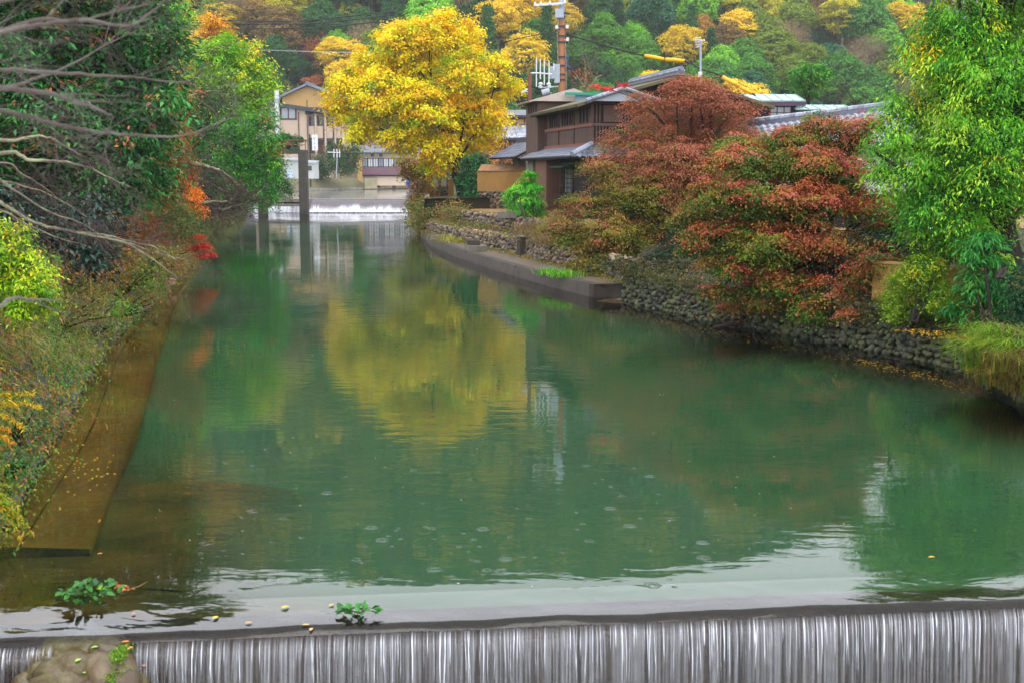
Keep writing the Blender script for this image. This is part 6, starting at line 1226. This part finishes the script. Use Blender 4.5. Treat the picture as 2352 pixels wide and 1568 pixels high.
low = [dict(p=A([(-250, 400), (-40, 330), (40, 322), (90, 313), (140, 330), (190, 360)], 10.5, .4), r=.022), dict(p=A([(-250, 420), (0, 352), (70, 368), (140, 372), (200, 385), (260, 412), (300, 430)], 10.8, .5), r=.022), dict(p=A([(-250, 440), (-40, 400), (20, 430), (110, 485), (190, 515), (250, 560)], 11, .6), r=.016),
       dict(p=A([(-250, 470), (-40, 455), (20, 478), (80, 512), (170, 533), (240, 540), (300, 555), (360, 570), (405, 598)], 11, 1.0), r=.022), dict(p=A([(170, 533), (230, 545), (300, 560), (340, 575), (395, 590), (430, 596)], 11.4, .6), r=.012), dict(p=A([(240, 543), (300, 565), (350, 595), (390, 625), (412, 640)], 11.6, .4), r=.013), dict(p=A([(-250, 480), (-20, 480), (60, 515), (130, 545), (200, 565)], 11.1, .4), r=.012), dict(p=A([(-250, 440), (-30, 415), (60, 430), (130, 455), (200, 500)], 11.3, .3), r=.014), dict(p=A([(-250, 430), (-10, 375), (50, 400), (100, 430), (150, 470)], 11.2, .3), r=.012)]
bare_branches(c2, low, M['lichen'], 302, depth=3, dens=8, tw=.5, droop=.05, minr=.003)
MB().tube([(-8.2, 12.8, 1.0), (-7.9, 12.4, 2.5), at(-250, 470, 11), ], [.2, .16, .05], 9).tube([(-7.9, 12.4, 2.5), (-7.2, 11.6, 3.6), at(-250, 400, 10.5)], [.14, .1, .035], 8).tube([(-7.5, 12, 3.0), at(-250, 420, 10.8)], [.1, .035], 7).tube([(-7.5, 12, 3.0), at(-250, 440, 11)], [.09, .03], 7).build('trunk', M['bark'], c2, smooth=True)
c3 = thing('bare_tree', 'bare twiggy tree with lichened limbs leaning over the far left waterline', 'tree', bank(62, 2.2))
bare_branches(c3, [dict(p=A([(380, 400), (420, 395), (450, 410), (490, 425), (530, 455)], 62, 1), r=.16), dict(p=A([(390, 420), (425, 425), (460, 450), (470, 480), (520, 478), (560, 468), (600, 440)], 62, 1), r=.16), dict(p=A([(380, 370), (430, 372), (480, 385), (520, 400), (545, 430)], 62.5, 1), r=.15), dict(p=A([(410, 440), (440, 460), (500, 465), (545, 455)], 61.5, 1), r=.15)], M['lichen'], 303, depth=2, dens=8, tw=1.7, minr=.015, droop=.03)
MB().tube([bank(62, 1.6), at(360, 430, 62), at(385, 400, 62)], [.16, .13, .07], 7).tube([at(360, 430, 62), at(395, 421, 62)], [.1, .06], 7).tube([at(360, 430, 62), at(382, 370, 62.5)], [.1, .05], 7).tube([at(360, 430, 62), at(412, 440, 61.5)], [.1, .05], 7).build('trunk', M['lichen'], c3, smooth=True)
c4 = thing('bare_tree', 'bare pale limbed tree before the yellow green tree on the left bank', 'tree', bank(66, 2.4))
bare_branches(c4, [dict(p=A([(400, 240), (440, 220), (480, 210), (520, 212)], 60, 1), r=.09), dict(p=A([(400, 240), (440, 225), (470, 240), (500, 262)], 60, 1), r=.09), dict(p=A([(390, 200), (440, 180), (490, 172)], 60.5, 1), r=.04), dict(p=A([(380, 150), (430, 130), (470, 122), (510, 105)], 60.5, 1), r=.04), dict(p=A([(400, 240), (425, 200), (430, 190)], 60, 1), r=.04)], M['lichen'], 304, depth=2, dens=7, tw=1.6, minr=.013)
MB().tube([bank(62, 2.2), at(350, 330, 61), at(402, 240, 60)], [.18, .14, .06], 7).tube([at(350, 330, 61), at(385, 220, 60.5), at(392, 200, 60.5)], [.1, .06, .045], 6).tube([at(350, 330, 61), at(370, 200, 60.5), at(382, 150, 60.5)], [.1, .06, .045], 6).build('trunk', M['lichen'], c4, smooth=True)
c5 = thing('bare_tree', 'nearly leafless tree with a few rusty leaves right of the utility pole', 'tree', at(1340, 330, 80))
bare_branches(c5, [dict(p=A([(1340, 230), (1345, 180), (1342, 140), (1335, 120)], 79, .5), r=.09), dict(p=A([(1345, 205), (1325, 175), (1312, 160), (1305, 150)], 79, .5), r=.05), dict(p=A([(1345, 210), (1370, 180), (1385, 172)], 79, .5), r=.05)], M['lichen'], 305, depth=2, dens=4, tw=1.8, minr=.012)
MB().tube([at(1342, 330, 80), at(1340, 228, 79)], [.16, .09], 7).build('trunk', M['lichen'], c5, smooth=True)
(V, Q, K), _ = foliage(pxl([(1345, 160, 22), (1325, 175, 16), (1350, 190, 18)], 79, seed=3), [('a0583c', 1), ('8a6a34', 1)], .2, 6, clump=.5, dens=.5, per=12); npmesh('foliage', V, Q, M['leaf'], K, parent=c5)
c6 = thing('bare_tree', 'bare dark twigged tree with orange leaves behind the tan wall', 'tree', at(1140, 420, 92))
bare_branches(c6, [dict(p=A([(1140, 400), (1150, 370), (1175, 345), (1195, 320)], 92, .5), r=.08), dict(p=A([(1145, 385), (1160, 340), (1160, 310), (1170, 285)], 92, .5), r=.07), dict(p=A([(1135, 395), (1120, 360), (1140, 330)], 92, .5), r=.05)], M['bark'], 306, depth=2, dens=3, tw=1.6, minr=.012)
MB().tube([at(1138, 450, 92), at(1140, 398, 92)], [.14, .08], 7).build('trunk', M['bark'], c6, smooth=True)
c7 = thing('bare_tree', 'leaning dark bare twig tree by the pale tiled ridge', 'tree', at(1975, 290, 66))
bare_branches(c7, [dict(p=A([(1985, 262), (1965, 235), (1950, 215), (1945, 205)], 66, .3), r=.05), dict(p=A([(1968, 240), (1945, 228), (1920, 215)], 66, .3), r=.03)], M['bark_dark'], 307, depth=2, dens=4, tw=1.2, minr=.01)
# ---------------------------------------------------------------- the wooded hill, tree by tree
HP = {}
def hill_proto(kind, k):
    rng = np.random.default_rng(500+k*7+hash(kind) % 3 if False else 500+k*7+{'broad': 0, 'conifer': 100, 'bare': 200, 'layer': 300}[kind]); A = []
    if kind in ('broad', 'layer'):
        lob = [(0, 0, 0, .72, .72, .62)]+[(math.cos(a)*.5*rng.uniform(.8, 1.1), math.sin(a)*.5*rng.uniform(.8, 1.1), rng.uniform(-.35, .4), .42, .42, .36) for a in np.linspace(0, 6.28, 8)[:-1]+rng.uniform(0, 1)]+[(rng.uniform(-.25, .25), rng.uniform(-.25, .25), .5, .4, .4, .34)]
        (V, Q, K), C0 = foliage(lob, [('ffffff', 1)], .075 if kind == 'broad' else .07, 600+k, clump=.13 if kind == 'broad' else .17, dens=34 if kind == 'broad' else 20, per=24, flat=.6 if kind == 'broad' else .22, droop=.25, wr=.7, shell=(.75, 1.06), up=.5, jit=.2)
    elif kind == 'conifer':
        pts = []; 
        for i in range(150):
            h = rng.random()**.8; r = (1-h)*.42+.02; a = rng.uniform(0, 6.28); pts.append((math.cos(a)*r*rng.uniform(.5, 1.05), math.sin(a)*r*rng.uniform(.5, 1.05), h*2.3-1.1))
        C = np.array(pts); kk = np.repeat(np.arange(150), 34); o = rng.normal(size=(len(kk), 3))*np.array([[.085, .085, .05]]); P = C[kk]+o; out = np.c_[C[kk][:, :2], np.zeros(len(kk))]
        D = norm(out)*.7+rng.normal(size=P.shape)*.4; D[:, 2] -= .55; Nn = norm(out)*.5+np.array([[0, 0, .7]])+rng.normal(size=P.shape)*.4
        cols = np.clip(.95+rng.normal(size=(150, 1))*.12, .3, 1.3)[kk]*np.ones((1, 3))*(1+rng.normal(size=(len(kk), 1))*.15)
        V, Q, K = leaf_arrays(P, Nn, D, .085*rng.uniform(.6, 1.3, len(kk)), .45, np.clip(cols, .1, 1.6))
    else:
        pts = sphere_pts(700, rng, .6)*rng.uniform(.3, 1.0, (700, 1))*np.array([[1, 1, .9]]); kk = np.repeat(np.arange(700), 5); P = pts[kk]+rng.normal(size=(3500, 3))*.07
        D = pts[kk]+rng.normal(size=P.shape)*.35+np.array([[0, 0, .35]]); V, Q, K = leaf_arrays(P, rng.normal(size=P.shape), D, .2*rng.uniform(.5, 1.3, 3500), .06, np.clip(np.ones((3500, 3))*(1+rng.normal(size=(3500, 1))*.25), .2, 1.8))
    mb = MB(); mb.tube([(0, 0, -2.1), (.03, 0, -1), (0, .02, -.1)], [.075, .06, .03], 5)
    for a in range(4): mb.tube([(0, 0, -.8+a*.15), (math.cos(a*1.7)*.25, math.sin(a*1.7)*.25, -.3+a*.1), (math.cos(a*1.7)*.5, math.sin(a*1.7)*.5, .1)], [.035, .025, .012], 4)
    tv = np.array(mb.v); fq = np.array([f if len(f) == 4 else (f[0], f[1], f[2], f[3]) for f in mb.f if len(f) == 4]); n0 = len(V)
    V = np.r_[V, tv]; Q2 = np.r_[Q, fq+n0]; K = np.r_[K, np.ones((len(tv), 3))*.5]
    o = npmesh('hill_tree', V, Q2, [M['hill_leaf'], M['lichen' if kind != 'conifer' else 'bark']], K, mi=np.r_[np.zeros(len(Q)), np.ones(len(fq))]); me = o.data; bpy.data.objects.remove(o); return me
for kind, n in (('broad', 4), ('conifer', 2), ('bare', 2), ('layer', 3)): HP[kind] = [hill_proto(kind, k) for k in range(n)]
HC = {'golden yellow': ['d8b01c', 'd0a820', 'd8b424'], 'yellow': ['c8a828', 'b8a02c', 'd0b030'], 'orange': ['a47a40', '9c743c', 'a88444'], 'olive yellow': ['8f8a2c', '9a9434', '84802c'], 'olive green': ['5f6e2c', '667434', '56652a'],
      'green': ['3f6a2c', '48742f', '3a6430'], 'fresh green': ['5a8a30', '649434', '6a9a3a'], 'dark green': ['264a2a', '2c5230', '21422a'], 'blue green': ['2c564a', '30604e', '284e46'], 'rusty brown': ['685236', '6c563a', '5f4c32'], 'mauve brown': ['655650', '6c5a54', '5e524e'], 'red': ['9a5444', '945a44', '9c5040'], 'pale grey green': ['8a9478', '94a084', '808c70']}
KIND = {'broad': 'round tree', 'conifer': 'pointed conifer', 'bare': 'leafless tree', 'layer': 'layered tree'}
trees = []   # (u, v, r px, kind, colour, z stretch)
def T(u, v, r, kind, col, st=1.): trees.append((u, v, r, kind, col, st))
for a in [(435, 30, 40, 'broad', 'olive green'), (495, 22, 42, 'layer', 'olive yellow'), (545, 34, 36, 'broad', 'olive green'), (585, 60, 30, 'broad', 'green'), (614, 28, 26, 'conifer', 'green', 1.3), (624, 70, 36, 'broad', 'olive green'), (694, 20, 42, 'layer', 'yellow'), (644, 10, 34, 'layer', 'yellow'), (718, 44, 26, 'layer', 'yellow'), (803, 44, 46, 'layer', 'olive yellow'), (774, 8, 40, 'layer', 'olive green'), (704, 70, 42, 'layer', 'olive green'), (610, 105, 38, 'broad', 'dark green'), (584, 132, 34, 'broad', 'green'), (678, 105, 20, 'conifer', 'fresh green', 1.35), (744, 112, 54, 'bare', 'red', .75), (740, 118, 46, 'layer', 'red', .7), (654, 132, 30, 'broad', 'blue green'), (686, 166, 40, 'broad', 'dark green'), (684, 160, 34, 'broad', 'blue green'), (744, 158, 34, 'layer', 'rusty brown'), (770, 140, 26, 'layer', 'olive yellow'), (724, 190, 34, 'broad', 'red', .55), (628, 186, 28, 'bare', 'pale grey green'), (628, 188, 24, 'layer', 'pale grey green'), (600, 165, 30, 'broad', 'green'), (650, 50, 30, 'broad', 'olive green'),
          (1186, 40, 64, 'layer', 'golden yellow'), (1150, 20, 50, 'layer', 'yellow'), (1224, 100, 62, 'broad', 'green'), (1190, 150, 55, 'broad', 'green'), (1322, 20, 40, 'layer', 'olive green'), (1344, 8, 30, 'broad', 'rusty brown'), (1318, 60, 40, 'broad', 'green'), (1384, 46, 28, 'layer', 'yellow'), (1377, 90, 24, 'broad', 'orange'), (1443, 26, 56, 'broad', 'olive green'), (1450, 92, 52, 'broad', 'fresh green'), (1420, 120, 48, 'broad', 'fresh green'), (1480, 130, 56, 'broad', 'green'), (1515, 58, 26, 'broad', 'olive yellow'), (1537, 98, 34, 'layer', 'rusty brown'), (1575, 40, 46, 'broad', 'blue green', 1.25), (1560, 70, 36, 'broad', 'dark green'), (1629, 20, 24, 'broad', 'orange', 1.2), (1333, 124, 52, 'broad', 'green'), (1388, 160, 46, 'broad', 'green'), (1581, 124, 34, 'broad', 'green'), (1262, 180, 46, 'broad', 'dark green'), (1440, 170, 48, 'broad', 'green'), (1530, 150, 40, 'broad', 'green'),
          (1643, 96, 32, 'conifer', 'dark green', 1.15), (1734, 96, 42, 'conifer', 'dark green', 1.15), (1671, 20, 34, 'broad', 'olive green'), (1690, 70, 24, 'broad', 'orange', 1.3), (1700, 110, 26, 'layer', 'orange'), (1781, 30, 44, 'broad', 'olive yellow'), (1793, 54, 34, 'layer', 'orange'), (1793, 92, 30, 'layer', 'yellow'), (1825, 20, 30, 'broad', 'fresh green'), (1872, 34, 42, 'bare', 'rusty brown'), (1872, 40, 34, 'layer', 'mauve brown'), (1906, 8, 40, 'layer', 'rusty brown'), (1839, 84, 40, 'broad', 'blue green'), (1901, 134, 52, 'broad', 'blue green', .75), (1889, 96, 24, 'broad', 'dark green'), (1930, 60, 26, 'layer', 'yellow'), (1968, 98, 44, 'bare', 'mauve brown'), (1968, 102, 38, 'bare', 'mauve brown'), (2025, 10, 44, 'layer', 'yellow'), (2078, 26, 34, 'layer', 'golden yellow'), (2037, 62, 52, 'broad', 'green'), (2025, 112, 18, 'layer', 'yellow', .7), (2037, 146, 34, 'broad', 'olive green'), (1978, 176, 34, 'layer', 'rusty brown'), (1939, 206, 38, 'bare', 'orange'), (1935, 210, 30, 'layer', 'orange'), (1805, 146, 28, 'bare', 'rusty brown'), (1702, 180, 30, 'broad', 'olive green'), (1757, 200, 38, 'layer', 'olive yellow'), (1740, 160, 30, 'broad', 'dark green'), (1683, 158, 16, 'broad', 'green'), (1997, 160, 18, 'broad', 'dark green'), (1640, 150, 36, 'broad', 'green'), (1820, 175, 30, 'bare', 'mauve brown'), (2060, 190, 40, 'broad', 'olive green'), (1600, 170, 34, 'broad', 'fresh green')]: T(*a)
def hit(u, v, up):
    d = ray(u, v); y = 238.
    while y < 560:
        t_ = y/d.y
        if CAMH+d.z*t_ < hill_z(d.x*t_, y)+up: break
        y += 1.
    return y
placed = []
rnh = random.Random(77)
for (u, v, r, kind, col, st) in trees:
    y = hit(u, v, r*250/2800*1.1); p = at(u, v, y); placed.append((p, r*y/2800, kind, col, st, u, v))
# fill the gaps with a jittered grid on the slope
MIX = [('broad', 'green', 5), ('broad', 'olive green', 5), ('broad', 'dark green', 3), ('layer', 'olive yellow', 5), ('layer', 'yellow', 4), ('broad', 'orange', 1.0), ('layer', 'rusty brown', 2), ('broad', 'blue green', .8), ('conifer', 'dark green', 4.5), ('bare', 'mauve brown', 2), ('broad', 'fresh green', 1.6)]
def mixpick(): 
    x = rnh.uniform(0, sum(m[2] for m in MIX))
    for m in MIX:
        x -= m[2]
        if x <= 0: return m
    return MIX[0]
listed = [(q[5], q[6], q[1]*2800/q[0].y) for q in placed]
fill = []
y = 244.
while y < 352:
    x = -.36*y
    while x < .36*y:
        xx, yy = x+rnh.uniform(-2.5, 2.5), y+rnh.uniform(-2.5, 2.5); z = hill_z(xx, yy); r = rnh.uniform(4.4, 6.4); c = Vector((xx, yy, z+r*1.5+1))
        fwd = Vector((0, math.cos(PITCH), -math.sin(PITCH))); upv = Vector((0, math.sin(PITCH), math.cos(PITCH))); d = c-Vector((0, 0, CAMH)); u = CX+F*d.x/d.dot(fwd); v = CY-F*d.dot(upv)/d.dot(fwd); rp = r*2800/yy
        near_ = any((u-a)**2+(v-b)**2 < (.5*rr_)**2 for a, b, rr_ in listed)
        if not near_ and -60 < v < 320 and 300 < u < 2420: fill.append((c, r, u, v, yy))
        x += 7.4
    y += 7.4
rnh.shuffle(fill)
for (c, r, u, v, yy) in fill[:max(0, 298-len(placed))]:
    k, col, _ = mixpick(); placed.append((c, r, k, col, rnh.uniform(.85, 1.15), u, v))
LM = [(330, 470, 'above the left bank trees'), (470, 600, 'above the overhead wires'), (600, 760, 'behind the ochre gabled house'), (760, 900, 'left of the golden tree'), (900, 1060, 'above the golden tree'), (1060, 1200, 'left of the utility pole'), (1200, 1330, 'behind the utility pole'), (1330, 1450, 'above the mossy house roof'), (1450, 1560, 'above the tiled ridge'), (1560, 1680, 'behind the television antenna'), (1680, 1800, 'above the teal roofed inn'), (1800, 1920, 'behind the lone green pine'), (1920, 2050, 'left of the tall green tree'), (2050, 2600, 'behind the tall green tree'), (-999, 330, 'behind the left bank trees')]
cells = {}
for q in placed:
    lm = next((t_ for a, b, t_ in LM if a <= q[5] < b), 'on the hill'); band = 'high up' if q[6] < 50 else 'midway up' if q[6] < 130 else 'low down'
    cells.setdefault((q[3], q[2], band, lm), []).append(q)
ORD = ['leftmost', 'second-from-left', 'third-from-left', 'fourth-from-left', 'fifth-from-left', 'sixth-from-left', 'seventh-from-left', 'eighth-from-left']
for (col, kind, band, lm), qs in cells.items():
    qs.sort(key=lambda q: q[5])
    for i, q in enumerate(qs):
        base = '%s %s %s %s' % (col, KIND[kind], band, lm)
        lab = base if len(qs) == 1 else ('%s of %s %ss %s %s' % (ORD[min(i, 7)], col, KIND[kind], band, lm))
        p, r, kd, cl, st = q[:5]; me = rnh.choice(HP[kind]); o = bpy.data.objects.new('hill_tree', me); COL.objects.link(o); o.location = p
        o.scale = (r, r, r*st); o.rotation_euler = (0, 0, rnh.uniform(0, 6.28)); c = lin(rnh.choice(HC[cl])); f = rnh.uniform(.95, 1.3)*(.72 if 'yellow' in cl and 'olive' not in cl or cl == 'orange' else 1); o.color = (c[0]*f*1.75, c[1]*f*1.8, c[2]*f*1.1, 1); tag(o, lab, 'tree', 'trees on the wooded hillside')
# woods higher up, above the frame: seen only mirrored in the river
(V, Q, K), _ = foliage([(0, 0, 0, 1, 1, .9)], [('ffffff', 1)], .42, 900, clump=.3, dens=3.2, per=5, flat=.6, wr=.8, shell=(.6, 1.05), up=.5)
lst = []; rngw = np.random.default_rng(8); palw = [lin(h) for c in ('green', 'olive green', 'dark green', 'olive yellow', 'yellow', 'rusty brown', 'green', 'olive green') for h in HC[c][:1]]
y = 300.
while y < 560:
    x = -.55*y
    while x < .42*y:
        xx, yy = x+rngw.uniform(-4, 4), y+rngw.uniform(-4, 4); r = rngw.uniform(5.5, 8.5); z = hill_z(xx, yy)+r*1.1; tanv = (z+r-CAMH)/yy
        if tanv-.0 > .17 or abs(xx/yy) > .43: lst.append((V*r+np.array([xx, yy, z]), Q, K*np.array(palw[int(rngw.integers(len(palw)))])*rngw.uniform(.8, 1.2)))
        x += 11
    y += 11
V2, Q2, K2 = cat_arrays(lst); tag(npmesh('upper_woods', V2, Q2, M['leaf'], K2, loc=(0, 420, 90)), kind='stuff')
# the lone pine and nearer tree tops by the inn
tree('green_pine', 'bright green pine with a flat ragged top behind the teal roofed inn', 'tree', at(1860, 270, 92), pxl([(1835, 170, 22), (1865, 160, 22), (1885, 172, 20), (1845, 190, 22), (1875, 195, 20), (1855, 215, 16), (1825, 200, 16)], 92, seed=41, sz=.6), [('4a8a24', 2), ('3a7a24', 2), ('6a9a2c', 1), ('8a8a3c', .5)], .3, 121, .14, dens=2.2, per=30, clump=.6, flat=.5)
import mathutils.noise as mnoise
# ---------------------------------------------------------------- foreground: boulders, floating sprigs, leaves
bo = thing('boulder_abutment', 'pile of smooth brown boulders at the lower left end of the weir', 'boulders', on(190, 1500, -.2))
BST = []
for k in range(5):
    bm = bmesh.new(); bmesh.ops.create_icosphere(bm, subdivisions=4, radius=.5); rr = random.Random(40+k)
    sd = [Vector((rr.gauss(0, 1), rr.gauss(0, 1), rr.gauss(0, 1))).normalized() for _ in range(7)]; cut = [rr.uniform(.34, .46) for _ in sd]
    for v in bm.verts:
        for s_, c_ in zip(sd, cut):
            d = v.co.dot(s_)
            if d > c_: v.co -= s_*(d-c_)*.8
        q_ = v.co*3+Vector((k*5, 0, 0)); v.co *= 1+.16*mnoise.noise(q_)+.09*mnoise.noise(q_*2.6)+.05*mnoise.noise(q_*6)+.025*mnoise.noise(q_*13)
    me = bpy.data.meshes.new('boulder'); bm.to_mesh(me); bm.free(); me.polygons.foreach_set('use_smooth', [True]*len(me.polygons)); me.materials.append(None); BST.append(me)
M['boulder'] = stonemat('river_boulder', ['4e4230', '62533c', '463b2e', '6c5d46', '3e352a'], False, .2, '626036', rough=.45)
for me in BST: me.materials[0] = M['boulder']
grey = BST[0].copy(); grey.materials[0] = mat('grey_stone', '6d6a6c', .5, .15, 3, .1, 20)
o0 = org(bo); rr = random.Random(8)
for (u, v, z, r) in [(185, 1440, -.10, 30), (232, 1452, -.16, 22), (140, 1475, -.16, 42), (185, 1476, -.18, 44), (240, 1478, -.18, 48), (105, 1505, -.24, 44), (165, 1515, -.22, 58), (235, 1520, -.24, 62), (280, 1500, -.26, 34), (85, 1545, -.36, 50), (150, 1556, -.32, 58), (220, 1565, -.32, 66), (290, 1545, -.38, 44), (300, 1585, -.46, 46), (60, 1575, -.48, 46), (130, 1600, -.42, 60), (225, 1612, -.42, 66), (318, 1520, -.36, 22), (322, 1560, -.46, 26), (70, 1525, -.44, 30), (180, 1650, -.5, 70), (270, 1650, -.5, 60), (90, 1640, -.55, 60)]:
    p = on(u, v, z); R_ = r*1.36*p.length/2800*2; me = rr.choice(BST) if r != 30 else grey; o = bpy.data.objects.new('boulder', me); COL.objects.link(o); o.parent = bo; o.location = p-o0-Vector((0, -.02, R_*.2)); o.scale = (R_*rr.uniform(.95, 1.25), R_*rr.uniform(.9, 1.1), R_*rr.uniform(.6, .8)); o.rotation_euler = (rr.uniform(-.25, .25), rr.uniform(-.25, .25), rr.uniform(0, 6.28))
mb = MB(); q = on(190, 1530, -.5); mb.box((q.x, q.y-.25, -1.15), (1.0, 1.7, 1.3)); mb.build('core', M['mortar'], bo)
def moss(name, label, pts, pal, leaf, n, rad, seed):
    scatter(name, None, pts, pal, leaf, seed, n, rad, kind='stuff', wr=.5, up=.7)
moss('moss_tuft', 'upper green moss tuft on the right side of the boulder pile', [on(282, 1492, -.12), on(270, 1505, -.12)], [('5a8a1c', 2), ('7aa024', 1)], .03, 300, (.035, .05, .02), 401)
moss('moss_tuft', 'lower green moss strip running down the boulder pile', [on(268, 1520, -.2), on(272, 1540, -.26), on(258, 1560, -.28)], [('5a8a1c', 2), ('8aa024', 1), ('4a7a1c', 1)], .03, 420, (.03, .05, .03), 402)
bpy.context.view_layer.update(); DG_ = bpy.context.evaluated_depsgraph_get()
def flat_leaf(name, label, u, v, z, L, h, ang, seed, group=None, cat='leaf', tilt=.3):
    rr = random.Random(seed); p = on(u, v, z)
    ok, hit_, *_r = SC.ray_cast(DG_, Vector((0, 0, CAMH)), ray(u, v).normalized())      # settle the leaf on the stone or water below it
    if ok and (hit_-p).length < 1.2: p = hit_+Vector((0, 0, .004))
    mb = MB(); c, s = math.cos(ang), math.sin(ang)
    prof_ = [(-.5, .0), (-.25, .2), (.05, .27), (.3, .17), (.5, 0)]; vs = []
    for (x, w) in prof_: 
        for sg in (-1, 0, 1): vs.append((p.x+(x*c-sg*w*s)*L, p.y+(x*s+sg*w*c)*L, p.z+.008+abs(sg)*w*L*tilt+.06*L*(1-4*x*x)*tilt))
    fs = []
    for i in range(4):
        for e in (0, 1): a = i*3+e; fs.append((a, a+3, a+4, a+1))
    mb.add(vs, fs); m_ = 'leaf_'+h
    if m_ not in M: M[m_] = mat('leaf_'+h, h, .5, .15, 20, .0, 60, spec=.4)
    return tag(mb.build(name, M[m_], loc=p, smooth=True), label, cat, group)
for i, (u, v, z, L, h, an, lab) in enumerate([(220, 1488, -.03, .085, '9ac850', .3, 'curled pale green leaf on the boulder pile below the grey wedge stone'), (180, 1518, -.07, .075, '9ac850', 1.2, 'pale green leaf in the middle of the boulder pile'), (195, 1547, -.12, .075, 'a0cc58', .1, 'pale green leaf lowest on the boulder pile'), (288, 1476, -.06, .075, 'c87830', .2, 'orange leaf caught at the top corner of the boulders'), (300, 1490, -.1, .08, 'c88048', 1.2, 'salmon leaf hanging beside the moss tuft'), (330, 1530, -.2, .07, 'c08058', 2.0, 'brown leaf stuck beside the falling water'),
    (655, 1396, .0, .085, 'd8b02c', .5, 'yellow leaf caught at the brim of the weir'), (495, 1420, -.05, .075, 'd8b83c', .9, 'yellow leaf caught on the sliding water left of the camellia sprig'), (571, 1432, -.06, .07, 'c09058', .3, 'tan leaf with a wake of ripples on the weir slope'), (702, 1437, -.06, .075, 'b8985c', .1, 'brown leaf lying flat on the weir slope'), (761, 1391, .0, .06, 'c8a040', .8, 'ochre leaf tip beside the smaller camellia sprig'), (715, 1447, -.08, .07, 'd0a878', 1.4, 'pinkish tan leaf at the lip of the weir'), (307, 1411, -.02, .05, 'd8742c', .4, 'tiny orange leaf by the larger floating sprig'), (230, 1273, .004, .06, 'c8742c', .2, 'orange leaf floating near the end of the brown ledge'), (2140, 1281, .004, .08, 'c89a2c', .1, 'yellow brown leaf floating alone at the right')]):
    flat_leaf('fallen_leaf', lab, u, v, z, L, h, an, i, 'fallen leaves by the weir')
def sprig(name, label, c, w, n, L, seed, pal, stem=True, hangd=None):
    root = thing(name, label, 'sprig', c); rr = random.Random(seed); c = Vector(c)
    mats = []
    for i, h in enumerate(pal):
        k = 'sprig_'+h
        if k not in M: M[k] = mat('sprig_'+h, h, .45, .2, 12, .0, 50, spec=.3)
        mats.append(M[k])
    prof_ = [(-.5, .02), (-.25, .19), (.05, .25), (.3, .15), (.5, 0)]; mesh = {}
    for i, m_ in enumerate(mats):
        vs = []; fs = []
        for (x, ww) in prof_:
            for sg in (-1, 0, 1): vs.append((x, sg*ww, abs(sg)*ww*.35-.25*x*x))
        for q in range(4):
            for e in (0, 1): a = q*3+e; fs.append((a, a+3, a+4, a+1))
        me = bpy.data.meshes.new('leaf'); me.from_pydata(vs, [], fs); me.materials.append(m_); me.polygons.foreach_set('use_smooth', [True]*8); mesh[i] = me
    for k in range(n):
        o = bpy.data.objects.new('leaf', mesh[min(int(abs(rr.gauss(0, .9))), len(mats)-1)]); COL.objects.link(o); o.parent = root
        a = rr.uniform(0, 6.28); r = math.sqrt(rr.random()); px, py = math.cos(a)*r*w[0], math.sin(a)*r*w[1]
        o.location = (px, py, .02+rr.uniform(0, w[2])*(1-r*.6)); o.rotation_euler = (rr.uniform(-.7, .7), rr.uniform(-.75, .35), a+rr.uniform(-.9, .9)); s_ = L*rr.uniform(.7, 1.15); o.scale = (s_, s_, s_)
    mb = MB()
    for k in range(6): a = rr.uniform(0, 6.28); mb.tube([(c.x, c.y, c.z+.02), (c.x+math.cos(a)*w[0]*.5, c.y+math.sin(a)*w[1]*.5, c.z+.06), (c.x+math.cos(a)*w[0]*.9, c.y+math.sin(a)*w[1]*.9, c.z+.04)], [.006, .005, .003], 4)
    mb.build('stem', M['bark'], root); return root
s1 = sprig('camellia_sprig', 'larger floating sprig of dark camellia leaves with an orange stem end', on(205, 1375, .0), (.3, .28, .2), 120, .105, 1, ['2f6a20', '1f4a20', '6a9a24', '8ab02c'])
sprig('orange_sprig', 'orange and yellow leaves of the larger floating sprig, drifting at its right', on(275, 1358, .0), (.17, .05, .05), 26, .075, 2, ['c8702c', 'd0903c', 'c85a34', 'c8b040'])
mb = MB(); mb.tube([on(270, 1360, .02), on(320, 1345, .05), on(338, 1335, .06)], [.004, .003, .002], 4); tag(mb.build('dry_stem', M['wood_pale'], loc=on(270, 1360, .02)), 'thin pale stem sticking out of the larger floating sprig', 'twig')
sprig('camellia_sprig', 'smaller sprig of green camellia leaves stranded on the weir slope', on(825, 1412, -.03), (.2, .12, .13), 40, .10, 3, ['2f7a20', '1f5a20', '4a8a24', 'c85a34'])
# ---------------------------------------------------------------- thin autumn haze
m, t, out = newmat('haze'); pv = N(t, 'ShaderNodeVolumePrincipled'); pv.inputs['Color'].default_value = (.86, .9, .95, 1); pv.inputs['Density'].default_value = HAZE; pv.inputs['Anisotropy'].default_value = .2
t.links.new(pv.outputs[0], out.inputs['Volume'])
mb = MB(); mb.box((300, 880, 180), (2600, 2200, 372)); hz = mb.build('haze', m); tag(hz, kind='stuff')
